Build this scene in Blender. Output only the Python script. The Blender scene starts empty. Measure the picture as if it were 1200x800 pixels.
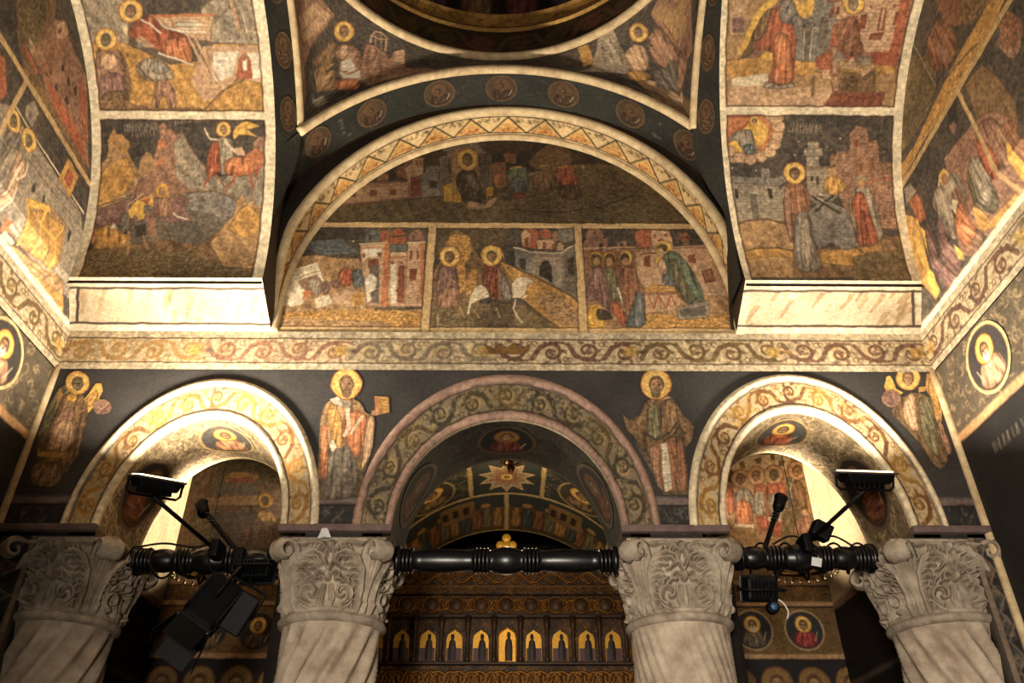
# Builds a frescoed church narthex arcade seen from below.
import bpy, bmesh, math, random
import numpy as np
from mathutils import Vector, Matrix, Euler
# ---------------------------------------------------------------- geometry of the place (metres, eye height EZ)
EZ = 1.6
D = 4.0                       # east arcade wall front plane
XN, XS = -2.66, 2.53          # side walls below the cornice
XNU, XSU = -2.555, 2.43       # side walls above the cornice (they lean in over a small cove)
ZC0, ZC1 = 2.72, 2.88         # cornice top / vault springing
VY, VZ, VR = 2.20, 2.88, 1.46 # north-south barrel vault axis and radius
XVL, XVR = -1.43, 1.37        # inner ends of the two barrel vault bays
AX, AZ, AR = -0.04, 2.89, 1.60 # great arches under the dome
DX, DY, DRr = -0.07, 2.19, 1.24 # dome ring
ZR = 4.62
YF = 3.43                     # front of the east great arch
THICK = 0.54
ARCH = {'L': (-1.66, 0.477, 0.650, 0.672, 0.900), 'C': (0.0, 0.603, 0.645, 0.810, 0.940), 'R': (1.645, 0.485, 0.700, 0.682, 0.945)}
ZS = 1.49                     # springing of the arcade
LX, LA, LB = 0.0, 1.43, 1.57  # lunette ellipse
YB = 6.15                     # far wall of the side bays
def _w(x, y, z): return np.stack([np.broadcast_to(np.asarray(q, float), np.broadcast(x, y, z).shape) for q in (x, y, np.asarray(z)+EZ)], -1)
def sstep(t): t = np.clip(t, 0, 1); return t*t*(3-2*t)
def lun_front(z): return D - 0.24*sstep((z-2.70)/0.75)
def surf_E(u, v): return _w(u, D+0*u, v)
def surf_cove(u, v): k = v/0.376; return _w(u, D-0.34*k, ZC0+0.16*k)
def surf_VA(u, v): a = v/VR; return _w(u, VY+VR*np.cos(a), VZ+VR*np.sin(a))
def surf_N(u, v): return _w(np.where(v < ZC1, XN+(XNU-XN)*np.clip((v-ZC0)/(ZC1-ZC0), 0, 1), XNU), u, v)
def surf_S(u, v): return _w(np.where(v < ZC1, XS+(XSU-XS)*np.clip((v-ZC0)/(ZC1-ZC0), 0, 1), XSU), u, v)
def surf_NL(u, v): return _w(XN+0*u, u, v)
def surf_SL(u, v): return _w(XS+0*u, u, v)
def _pend(u, v, sgn):
    # u: angle from east (0) towards the side (pi/2); v: 0 at the ring, 1 at the arches
    c, s = np.cos(u), np.sin(u)
    h = DRr
    m = np.maximum(np.abs(c), np.abs(s))
    qx, qy = s/m*h, c/m*h
    rx, ry = s*DRr, c*DRr
    zq = AZ+np.sqrt(np.maximum(AR**2-np.where(c >= s, (sgn*qx+DX-AX)**2, qy**2), 0.01))
    x = rx+(qx-rx)*v; y = ry+(qy-ry)*v; z = ZR+(zq-ZR)*v
    b = 0.10*np.sin(np.pi*np.clip(v, 0, 1))*np.clip((ZR-zq)/0.8, 0, 1)
    return _w(DX+sgn*(x+b*s*0.5), DY+y+b*c*0.5, z+b*0.6)
def surf_PL(u, v): return _pend(u, v, -1)
def surf_PR(u, v): return _pend(u, v, 1)
def surf_EM(u, v):
    # east great arch soffit: u = angle*AR (0 south .. pi north), v in 0..1 front to back
    a = u/AR
    x = np.clip(AR*np.cos(a), -1.47, 1.41); z = AZ+AR*np.sin(a)
    yv = VY+np.sqrt(np.maximum(VR**2-(z-VZ)**2, 0))
    y0 = np.maximum(YF, np.where(z > VZ, yv, 3.66)); y1 = lun_front(z)
    return _w(AX+x+0.0, y0+(np.maximum(y1, y0)-y0)*v, z)
def surf_ZG(u, v):
    a = u/1.5
    z = AZ+LB*np.sin(a)
    y1 = lun_front(z)
    return _w(LX+LA*np.cos(a), y1+(D-y1)*v, z)
def _arc(k, u, v):
    xc, a, b, A, B = ARCH[k]
    return _w(xc+a*np.cos(u), D+v, ZS+b*np.sin(u))
def surf_AL(u, v): return _arc('L', u, v)
def surf_AC(u, v): return _arc('C', u, v)
def surf_AR(u, v): return _arc('R', u, v)
def surf_B(u, v): return _w(u, YB+0*u, v)
def surf_BN(u, v): return _w(-2.62+0*u, u, v)
def surf_BS(u, v): return _w(2.50+0*u, u, v)
NVR, NVZ = 1.14, 1.40
def surf_NV(u, v): return _w(NVR*np.cos(u/NVR), v, NVZ+NVR*np.sin(u/NVR))
SURF = dict(E=surf_E, K=surf_cove, VA=surf_VA, N=surf_N, S=surf_S, NL=surf_NL, SL=surf_SL, PL=surf_PL, PR=surf_PR, EM=surf_EM, ZG=surf_ZG,
            AL=surf_AL, AC=surf_AC, AR=surf_AR, B=surf_B, BN=surf_BN, BS=surf_BS, NV=surf_NV)
# ---------------------------------------------------------------- the murals: strokes in mm of wall coordinates
MURAL = {
'vault_left_upper': '''
p v -2638 1805 -1310 1813 -1390 1039 -2799 1032
p g -2520 1713 -2221 1715 -2284 1430 -2565 1429
h g -2515 1759 -2258 1761 -2269 1621 -2326 1478 -2432 1506 -2546 1448 -2558 1572
p k -2054 1785 -1734 1787 -1830 1633 -1967 1627 -2084 1622 -2133 1669
h o -2573 1438 -2432 1506 -2277 1469 -2039 1359 -1830 1385 -1767 1472 -1398 1484 -1432 1039 -2653 1032
p P -1829 1462 -1451 1464 -1462 1250 -1626 1269 -1737 1179 -1864 1148 -1927 1257 -1871 1385
p C -1773 1424 -1619 1434 -1676 1288 -1803 1258
p C -1589 1425 -1476 1425 -1491 1279 -1574 1279
h g -1876 1490 -1803 1671 -1655 1764 -1417 1766 -1450 1474 -1665 1472 -1815 1491
h g -1786 1481 -1748 1586 -1643 1671 -1526 1710 -1456 1654 -1461 1474
q P -2104 1622 -2011 1632 -1730 1633 -1773 1558 -1785 1486 -1903 1509 -1984 1542 -2055 1565
l O 16 -2113 1626 -1739 1638
l C 11 -2098 1603 -2026 1556 -1934 1538 -1807 1538
e w -1891 1576 81 0 4 24
l b 5 -1970 1590 -1808 1591
l b 5 -1974 1566 -1812 1567
d r -2275 1526 -2223 1583 -2164 1621 -2102 1631 -2055 1565 -1984 1537 -1912 1519 -1904 1442 -1906 1355 -1994 1384 -2089 1432 -2176 1460 -2230 1498
d O -2068 1499 -1902 1519 -1906 1355 -1985 1374 -2070 1422
p P -2230 1498 -2186 1517 -2142 1479 -2115 1460 -2178 1450 -2214 1479
l C 11 -2101 1422 -2008 1393 -1906 1355
l C 11 -2176 1612 -2122 1584 -2071 1537
l P 16 -1915 1528 -1861 1385 -1784 1243
l P 16 -1880 1529 -1827 1404 -1751 1258
l b 5 -1897 1519 -1773 1248
H q -2221 1654 70 0 16 65
p c -2291 1592 -2255 1574 -2272 1517 -2294 1536
p s -2226 1469 -2192 1484 -2183 1450 -2221 1440
d q -2469 1449 -2406 1430 -2343 1440 -2309 1401 -2296 1324 -2317 1075 -2510 1074 -2509 1234 -2492 1352
d p -2481 1293 -2375 1313 -2318 1275 -2317 1075 -2505 1074
d P -2461 1410 -2367 1420 -2336 1362 -2405 1313 -2464 1333
l B 5 -2360 1430 -2331 1392 -2317 1284
H n -2403 1497 66 0 14 62
d g -2258 1334 -2210 1383 -2146 1397 -2087 1383 -2042 1335 -2029 1276 -2093 1256 -2165 1256 -2225 1275
d s -2160 1373 -2087 1378 -2038 1325 -2109 1295 -2167 1324
l B 11 -2236 1344 -2193 1285 -2154 1266
d q -2154 1266 -2050 1266 -2027 1187 -2030 1087 -2077 1086 -2091 1177 -2123 1167 -2150 1086 -2191 1086 -2162 1186
d B -2483 1194 -2315 1215 -2317 1070 -2505 1069
p r -1657 1268 -1624 1386 -1588 1434 -1553 1386 -1553 1279
p q -1607 1405 -1573 1435 -1566 1357 -1599 1337
p C -1605 1376 -1578 1386 -1579 1328 -1601 1318
h o -1878 1088 -1756 1199 -1636 1278 -1534 1259 -1423 1220 -1432 1039 -1881 1037
l b 11 -1857 1098 -1735 1209 -1616 1269
p P -1645 1765 -1615 1765 -1593 1549 -1609 1540
l b 5 -1610 1765 -1591 1559
l C 5 -1569 1663 -1559 1540
i b -2631 1174 -2500 1184 -2170 1096 -1856 1118 -1860 1037 -2653 1032
''',
'vault_left_lower': '''
p k -2691 1083 -1388 1090 -1298 -125 -2518 -132
p G -2581 584 -1442 725 -1393 158 -2529 152
T c -2353 983 -2164 999 21
T c -2354 957 -2155 974 21
T P -2302 926 -2156 943 26
T c -2039 1005 -1861 1027 21
h g -1839 549 -1713 697 -1569 778 -1508 894 -1434 936 -1416 450 -1530 450 -1729 471
p q -1570 894 -1528 936 -1486 946 -1466 884 -1518 852 -1560 831
h q -2315 524 -2274 645 -2185 743 -2167 838 -2135 933 -2144 994 -2111 1020 -2092 974 -2071 985 -2041 943 -1998 964 -1958 882 -1905 803 -1851 745 -1765 681 -1719 605 -1732 505 -1946 470
h g -2052 891 -1999 959 -1958 871 -1872 755 -1742 637 -1734 527 -1925 582 -2036 679
p O -2151 901 -2114 922 -2104 870 -2146 849
p O -2165 775 -2124 807 -2113 765 -2154 754
h t -2591 500 -2538 693 -2469 795 -2454 868 -2448 941 -2416 983 -2401 941 -2370 947 -2355 921 -2324 900 -2334 838 -2301 774 -2256 700 -2280 591 -2366 524 -2483 467 -2563 444
p o -2459 910 -2416 972 -2401 931 -2439 879
p o -2423 879 -2370 942 -2360 911 -2412 848
p o -2386 837 -2334 906 -2324 869 -2365 816
h o -2559 489 -2505 677 -2437 774 -2344 806 -2287 689 -2341 579 -2457 501
p t -2260 785 -2219 838 -2188 828 -2164 743 -2214 689 -2275 656
p g -1785 924 -1748 935 -1706 914 -1675 831 -1684 756 -1768 756
d g -1790 914 -1706 914 -1674 778 -1693 703 -1776 691
d r -1847 819 -1822 903 -1780 914 -1769 809 -1756 713 -1838 680 -1855 723
d O -1747 777 -1696 809 -1612 810 -1549 842 -1517 800 -1526 725 -1598 692 -1734 692
p O -1612 820 -1549 863 -1497 842 -1516 736 -1589 725
l r 16 -1589 746 -1563 616
l r 16 -1661 703 -1710 627
l r 16 -1828 702 -1856 626
l r 16 -1537 746 -1546 693
p y -1696 945 -1673 997 -1631 1023 -1589 1023 -1527 998 -1580 982 -1611 982 -1580 961 -1539 931 -1601 946 -1654 946 -1685 914
l o 5 -1663 976 -1610 1008 -1558 998
l c 16 -1738 914 -1696 852 -1644 831
l c 11 -1862 981 -1832 924 -1790 919
p P -1686 862 -1633 873 -1612 820 -1664 820
H f -1747 981 47 0 1 46
p G -2122 469 -2059 559 -1957 592 -1791 593 -1663 550 -1592 449 -1647 381 -1781 380 -1883 379 -2041 401
h s -2053 503 -1946 581 -1790 588 -1662 539 -1614 461 -1721 403 -1809 448 -1925 470
h p -2115 503 -2028 570 -1943 548 -1967 470 -1907 402 -2017 379 -2103 401
l b 11 -2098 447 -2058 548 -1957 592 -1791 593 -1663 550 -1593 461
l c 11 -2060 469 -2003 424 -1939 408
h p -2571 433 -2416 501 -2286 546 -2109 547 -2097 435 -2295 377 -2543 330
l b 11 -2566 467 -2438 512 -2348 546
l c 5 -2312 502 -2227 580
h b -2528 -132 -2574 152 -2547 248 -2267 225 -2073 274 -1851 228 -1716 357 -1408 359 -1337 -125
i m -2554 152 -2265 214 -1853 180 -1686 96 -1425 35 -1396 -125 -2518 -132
h t -1781 240 -1717 369 -1663 438 -1651 528 -1624 583 -1592 506 -1559 550 -1534 495 -1504 506 -1502 427 -1443 405 -1410 382 -1369 60 -1674 83
h o -1684 346 -1635 472 -1587 506 -1520 450 -1480 359 -1562 277
p y -2303 468 -2273 524 -2214 558 -2168 564 -2161 491 -2198 502 -2207 412 -2226 400 -2262 434 -2288 400
p r -2233 536 -2173 558 -2198 502
p O -2224 547 -2188 552 -2199 514
p y -2183 558 -2163 564 -2160 486 -2183 502
p G -2219 502 -2155 491 -2160 446 -2212 446
d o -2526 295 -2504 341 -2455 353 -2377 377 -2336 319 -2299 343 -2250 296 -2265 214 -2424 201 -2488 212
p O -2520 318 -2485 347 -2465 295 -2498 260
p C -2389 388 -2351 342 -2392 342
d G -2355 434 -2306 457 -2262 366 -2291 296 -2338 331
p K -2252 366 -2192 378 -2169 297 -2228 285
p q -2187 412 -2137 424 -2107 297 -2158 297
l t 16 -2280 319 -2255 166
l t 11 -2189 297 -2151 202
l b 11 -2417 213 -2416 165
p K -2534 259 -2486 248 -2475 200 -2526 200
l B 11 -2089 378 -2022 274 -1968 173
e Y -2113 592 36 0 -3 44
e q -2113 586 21 0 -2 27
d q -2141 547 -2069 559 -2029 470 -2053 413 -2128 435
''',
'vault_right_upper': '''
p q 1149 1851 2354 1859 2523 1035 1232 1028
p t 1232 1829 1498 1830 1505 1501 1311 1403
p P 1311 1829 1400 1830 1396 1548 1316 1451
p p 1323 1633 1392 1643 1405 1557 1334 1557
p t 1315 1547 1446 1558 1392 1413 1320 1413
p s 1694 1597 1749 1855 1926 1856 2015 1397 1725 1395
p G 1746 1588 1817 1588 1833 1401 1782 1401
l c 5 1763 1579 1781 1405
l c 5 1814 1579 1822 1406
l c 11 1736 1588 1828 1588
h o 1271 1393 1413 1413 1592 1424 1777 1396 2010 1397 2348 1389 2362 1301 1281 1275
p t 1279 1305 2358 1330 2389 1060 1294 1054
p c 1363 1295 1578 1326 1603 1167 1362 1166
p P 1356 1256 2109 1240 2121 1120 1333 1115
l b 5 1302 1393 1423 1413 1516 1414
p y 1389 1442 1417 1548 1451 1653 1500 1719 1551 1766 1587 1738 1527 1681 1499 1606 1464 1500 1422 1423
p y 1636 1831 1775 1832 1791 1720 1792 1664 1758 1635 1715 1645 1676 1692
e t 1712 1757 40 0 -8 37
d b 1403 1413 1451 1519 1478 1615 1534 1700 1571 1663 1536 1568 1486 1491 1464 1423
d r 1539 1672 1582 1710 1646 1691 1690 1616 1727 1521 1728 1415 1741 1268 1659 1247 1584 1272 1598 1336 1609 1414 1583 1453 1479 1467 1483 1510 1540 1539
d O 1580 1549 1682 1549 1739 1278 1658 1257 1603 1287 1610 1404
d s 1578 1728 1665 1748 1715 1645 1782 1617 1822 1617 1828 1588 1747 1583 1682 1607 1609 1616
d g 1572 1287 1659 1252 1739 1278 1748 1248 1670 1238 1545 1237
p t 1567 1227 1598 1227 1612 1187 1570 1187
p t 1723 1238 1744 1238 1779 1198 1737 1198
l R 5 1589 1453 1479 1467
p y 1533 1443 1595 1443 1600 1404 1517 1404
q P 1854 1833 2313 1835 2347 1448 2236 1437 2119 1456 2059 1647 1942 1627
p r 2278 1835 2347 1836 2365 1554 2351 1370 2215 1379 2182 1447 2294 1457 2303 1601
p R 2186 1704 2226 1704 2239 1572 2193 1572
p P 2199 1695 2214 1695 2221 1581 2206 1581
q R 2161 1552 2241 1562 2229 1524 2158 1519
p R 2077 1656 2115 1666 2125 1581 2094 1581
p R 2284 1676 2299 1676 2303 1601 2283 1601
e R 2125 1708 10 0 -2 9
e R 2270 1709 10 0 -3 9
p R 1895 1702 1915 1702 1917 1646 1897 1646
p R 1925 1702 1945 1703 1951 1656 1931 1655
l R 11 1868 1730 1966 1740
p G 1855 1655 1887 1646 1933 1455 1872 1454 1845 1550
q r 1852 1416 1932 1464 1976 1377 1930 1338 1864 1367
l b 21 1861 1308 1862 1199
l b 16 1965 1309 1998 1200
l b 16 1868 1338 1994 1328
q P 1898 1348 1990 1358 1987 1299 1914 1298
q r 1927 1599 1980 1637 1998 1646 2057 1656 2090 1600 2108 1514 2137 1466 2105 1417 2065 1407 1995 1455 1999 1368 1987 1299 1952 1328 1930 1474
d u 1939 1589 1990 1637 2059 1647 2108 1514 2127 1466 2093 1427 2029 1436 1992 1474
d q 1937 1493 1992 1474 2016 1319 1964 1318
p s 1983 1465 2021 1426 2009 1368 1985 1387
q P 2010 1358 2083 1427 2138 1339
q g 2103 1427 2186 1427 2201 1398 2145 1359
q P 2138 1339 2213 1388 2227 1369 2154 1300
q b 2001 1348 2129 1329 2154 1300 2228 1359 2250 1201 2032 1180
i B 2026 1319 2132 1310 2136 1190 2041 1190
l B 16 2030 1200 2035 1139
l B 16 2144 1210 2151 1140
l B 16 2237 1221 2245 1151
p R 1932 1119 1985 1229 2310 1221 2280 1110
l b 5 1942 1124 1996 1220 2301 1216
H g 2021 1722 65 0 -15 61
''',
'vault_right_lower': '''
p k 1259 1130 2567 1137 2453 -6 1204 -13
T c 1759 1016 1928 1006 21
T c 1750 980 1898 970 26
T P 1834 996 1908 991 21
E P 1402 973 295 2 -8 184
E O 1402 973 242 1 -6 148
e y 1413 973 190 1 -5 118
p r 1261 1085 1524 1086 1474 1024 1444 983 1382 931 1330 857 1267 868
p O 1336 1065 1494 1065 1433 1004 1371 972 1330 910
d g 1361 952 1433 993 1496 994 1519 932 1552 869 1488 837 1446 858 1403 931 1372 920
d h 1435 900 1519 911 1541 848 1467 837
E P 1362 858 42 0 0 32
E P 1425 826 37 0 0 32
E P 1494 811 37 0 0 32
E P 1562 827 37 0 0 32
E P 1615 859 37 0 0 32
E P 1646 906 37 0 -1 31
E P 1661 958 37 0 -1 31
E P 1664 1015 42 0 -2 36
E P 1651 1066 47 0 -2 36
H t 1516 1045 32 0 -1 31
l y 5 1601 1005 1573 869
e c 1729 985 5 0 0 5
e c 1530 741 5 0 0 5
e c 1382 757 5 0 0 5
e c 1794 923 5 0 0 5
e c 1773 839 5 0 0 5
e c 2052 945 5 0 0 5
e c 1974 892 5 0 0 5
e c 2323 863 5 0 0 5
q g 1369 665 1654 666 1673 623 1716 656 1705 376 1357 316
q s 1350 708 1655 699 1709 732 1728 689 1674 645 1359 665
q s 1561 758 1614 758 1613 699 1560 698
p G 1487 594 1529 595 1533 421 1491 420
l c 5 1482 600 1535 600
p K 1395 632 1415 627 1418 566 1397 566
p K 1594 633 1620 628 1627 562 1601 567
q g 1837 839 1921 839 1926 765 1984 765 1974 569 1840 602
q g 1826 881 1942 882 1942 840 1826 839
q g 1846 923 1920 923 1921 882 1847 881
l b 11 1825 764 1984 760
p K 1866 711 1882 711 1881 678 1865 678
p K 1903 711 1919 711 1916 657 1901 657
q q 1984 765 1995 850 2027 840 2037 872 2101 861 2111 914 2103 976 2149 1023 2202 1008 2225 967 2227 925 2269 936 2291 894 2291 799 2407 800 2444 380 2097 355 2021 636
p u 2132 841 2185 841 2191 669 2139 680
p u 2217 841 2259 831 2267 702 2225 713
p R 2136 935 2163 935 2164 893 2137 893
p b 2290 767 2417 768 2421 746 2295 746
p R 2319 703 2351 703 2355 604 2334 604
h r 2192 680 2404 714 2434 460 2216 470
i q 2170 669 2425 703 2437 403 2218 401
h t 1319 350 1428 420 1586 432 1716 387 1723 199 1354 197
h o 1344 197 1461 234 1615 235 1714 211 1735 40 1362 38
h t 1336 137 1606 175 1735 151 1712 21 1339 19
h b 1716 223 1973 225 2243 297 2459 345 2462 25 1681 21
h o 1866 200 2078 237 2169 178 2052 104 1874 127
h m 2067 177 2480 239 2457 6 2029 4
l B 11 1329 351 1438 414 1585 427 1697 399
l B 11 1363 185 1481 228 1625 235 1714 211
q s 1852 490 1972 547 2072 492 2093 401 2111 249 2022 213 1950 272 1870 224 1844 330
p G 1947 400 1979 412 1984 296 1952 284
l s 48 1849 591 2056 446
l s 48 2052 636 1860 468
l K 16 1870 580 2028 469
l K 16 2030 614 1883 485
l c 5 1846 613 1950 536
l c 5 2043 658 1966 602
d o 1949 679 1982 712 2024 712 2066 690 2083 625 2017 581 1945 602
e f 1999 739 26 0 1 38
l B 11 1973 765 2016 776
d u 1711 656 1759 667 1822 656 1855 591 1847 490 1794 433 1756 467 1733 271 1702 271 1687 399 1689 545
d q 1700 645 1747 634 1724 283 1693 282 1693 467
d s 1755 456 1832 502 1839 365 1850 224 1862 66 1710 65 1723 271
d g 1784 433 1837 445 1842 176 1785 90 1745 90
H b 1766 727 69 0 1 70
d g 2087 536 2125 625 2180 658 2231 637 2262 504 2278 321 2226 262 2143 320 2097 355
d r 2124 603 2188 615 2209 504 2228 401 2247 262 2099 243 2124 401 2104 503
d R 2156 492 2187 492 2175 261 2131 249
e f 2175 669 26 0 2 33
l g 16 2144 680 2172 713 2207 680
p o 2109 237 2255 250 2228 214 2133 202
''',
'lunette_upper': '''
p d -1871 4638 1814 4669 1605 3419 -1650 3400
p K -1228 4550 1291 4571 1371 4214 -1161 3985
h m -1423 3750 -1021 3784 -587 3842 -206 3853 262 3792 727 3748 1358 3674 1515 3568 -1450 3549
i m 29 4077 577 4208 996 4126 1358 3674 29 3650
q q -1224 3830 -1095 3977 -688 4013 -614 3980 -606 3850 -906 3800 -1182 3767
p P -1189 3830 -1086 3952 -698 3988 -688 3858 -908 3824 -1172 3783
p R -1087 3903 -1051 3904 -1046 3855 -1081 3855
p R -953 3921 -911 3921 -906 3864 -947 3864
p R -812 3930 -770 3930 -766 3873 -807 3873
l R 5 -1126 3936 -696 3972
q q -920 4078 -842 4079 -837 4012 -913 4003
q u -781 4062 -782 4147 -735 4164 -726 4216 -692 4251 -645 4268 -600 4234 -600 4148 -619 4063 -688 4013
q P -732 4130 -677 4199 -679 4233 -606 4234 -599 4131 -595 3867 -676 3850 -701 4029
p R -684 4046 -613 4063 -601 3866 -676 3858
p R -659 4216 -641 4216 -638 4165 -656 4165
p R -629 4216 -617 4216 -614 4165 -626 4165
q s -614 4080 -489 4090 -460 3876 -593 3842
l c 5 -620 4080 -477 4098
p K -550 4014 -497 4014 -493 3940 -546 3940
q s -588 4148 -493 4166 -477 4098 -584 4080
q s -491 4252 -437 4270 -440 4340 -380 4394 -306 4395 -245 4431 -219 4395 -168 4307 -118 4272 -113 3902 -466 3867
q s -472 4358 -430 4403 -391 4358 -389 4305 -463 4305
q s -282 4413 -252 4458 -214 4413 -212 4342 -280 4341
p G -484 4235 -387 4253 -360 3884 -454 3867
p G -216 4272 -124 4255 -125 3902 -195 3885
p K -429 4235 -411 4235 -398 4082 -416 4082
p K -179 4237 -161 4237 -158 4084 -176 4083
q Y -453 3965 -389 3999 -321 3941 -316 3804 -440 3820
l B 5 -388 3990 -370 3820
q Y -149 3951 -102 3959 -101 3870 -148 3854
p t -397 4201 -389 4305 -317 4359 -242 4324 -202 4185 -196 3902 -384 3884
d K -372 4032 -333 4116 -286 4150 -225 4117 -198 3983 -159 3853 -147 3790 -228 3773 -299 3805 -337 3901
d z -331 4066 -237 4117 -196 3918 -159 3805 -275 3789
d G -307 4066 -248 4083 -197 3967 -208 3902 -281 3983
p P -286 3757 -264 3821 -147 3790 -124 3854 -65 3854 -123 3766 -204 3742
H b -289 4228 79 1 -4 114
q v -217 4280 -137 4290 -126 4000 -198 4000
q u -117 4186 -20 4204 -7 3968 -66 3935 -115 4034
q u -33 4290 53 4300 65 4187 -20 4187
p O -103 4067 -50 4084 -67 4034 -78 3919
l b 11 -205 3789 29 3936 -31 3985
i b 138 4205 213 4310 276 4381 376 4400 448 4329 468 4225 391 4121 270 4120 186 4137
d e -8 4135 65 4170 138 4153 160 4036 123 3904 29 3919 5 4018
d h 5 4035 101 4069 135 3936 52 3871
l y 16 17 4136 89 4153
l y 11 222 4154 284 4172
d b 161 4086 234 4137 318 4104 339 4004 300 3889 194 3888
l P 11 149 4077 209 4095
d r 330 4087 356 4155 442 4190 475 4105 494 3988 433 3955 350 3971
l Y 16 362 4147 417 4164
d B 338 3971 482 3988 524 3890 474 3826 369 3841
p R 29 3903 111 3920 123 3839 40 3855
l B 11 64 3871 52 3759
l B 11 170 3888 180 3760
l B 11 265 3889 285 3761
l B 11 393 3857 378 3762
l B 11 476 3858 483 3762
e P 532 4156 12 0 1 17
l z 11 29 3744 318 3714 611 3763 854 3877
''',
'lunette_left': '''
p v -1697 3662 -519 3670 -462 2665 -1518 2660
p k -1516 3609 -945 3613 -948 3317 -1471 3328
p h -1433 3438 -1100 3477 -975 3360 -1194 3330
h t -1575 2981 -1402 3314 -1239 3337 -1108 3309 -970 3310 -856 3053 -818 2880 -502 2908 -488 2665 -1570 2660
h c -1474 3015 -1387 3215 -1231 3272 -1166 3119 -1307 2970 -1405 2916
i o -1557 2876 -502 2908 -488 2665 -1570 2660
i t -1550 2837 -707 2816 -750 2714 -1564 2685
p q -1340 3118 -1217 3174 -1150 3078 -1249 3010
d g -1277 3132 -1204 3160 -1165 3024 -1204 2997 -1254 3050
d p -1184 3092 -1146 3133 -1114 3051 -1150 2997
l B 5 -1353 3132 -1252 3188 -1157 3216
p O -1295 3037 -1233 3050 -1226 3003 -1278 2990
p c -1398 3009 -1306 3037 -1271 2943 -1352 2916
p c -1213 2983 -1120 3011 -1090 2944 -1181 2904
d r -1079 3203 -1040 3245 -991 3203 -980 3106 -1030 3065 -1081 3133
d h -1002 3203 -961 3232 -912 3176 -902 3079 -976 3065
d p -1134 3119 -1081 3133 -1053 3079 -1105 3065
p P -1099 3011 -1019 3065 -907 3025 -876 2932 -991 2918 -1090 2944
p o -981 3011 -908 3039 -887 2932 -961 2932
l b 5 -1114 3051 -1053 3079 -973 3038
q P -972 3433 -803 3434 -747 2920 -875 2919 -888 3052 -936 3204
p C -952 3404 -823 3405 -828 3332 -936 3303
p R -952 3353 -930 3353 -926 3317 -948 3317
p R -847 3361 -825 3361 -822 3325 -844 3325
l O 11 -957 3397 -811 3397
p R -908 3303 -836 3303 -831 3246 -850 3218 -896 3232
p G -886 3246 -832 3261 -803 2946 -856 2945
p C -909 3148 -869 3190 -833 3149 -834 3053 -864 3025 -848 2972 -877 2945
p O -810 3449 -777 3449 -742 2920 -790 2919
q P -769 3361 -658 3362 -631 2920 -747 2920
p C -755 3261 -722 3261 -696 2946 -728 2946
p R -704 3247 -660 3247 -644 2953 -692 2953
e R -745 3275 11 0 -1 14
e R -690 3276 11 0 -1 14
l O 11 -760 3318 -660 3319
q h -775 3427 -668 3428 -664 3369 -770 3369
q r -786 3493 -673 3494 -669 3435 -775 3434
q r -772 3531 -737 3584 -699 3539 -674 3509 -775 3501
q P -659 3450 -557 3450 -535 2921 -636 2920
p O -575 3465 -548 3480 -523 2987 -546 2934
p R -642 3377 -625 3377 -620 3305 -637 3304
p R -597 3377 -581 3377 -576 3305 -593 3305
p R -631 3226 -582 3227 -581 3136 -625 3136
l R 5 -634 3115 -592 3136
q h -946 3455 -947 3522 -906 3560 -847 3538 -839 3456
p K -923 3508 -900 3508 -896 3463 -919 3463
q r -848 3553 -791 3553 -782 3442 -838 3441
p R -823 3523 -806 3523 -801 3471 -818 3471
q q -659 3457 -654 3539 -599 3570 -563 3540 -547 3465
p K -629 3509 -618 3509 -615 3465 -626 3465
l c 11 -977 3433 -798 3442
l c 11 -658 3442 -546 3450
e c -1019 3455 6 0 -1 7
''',
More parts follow.
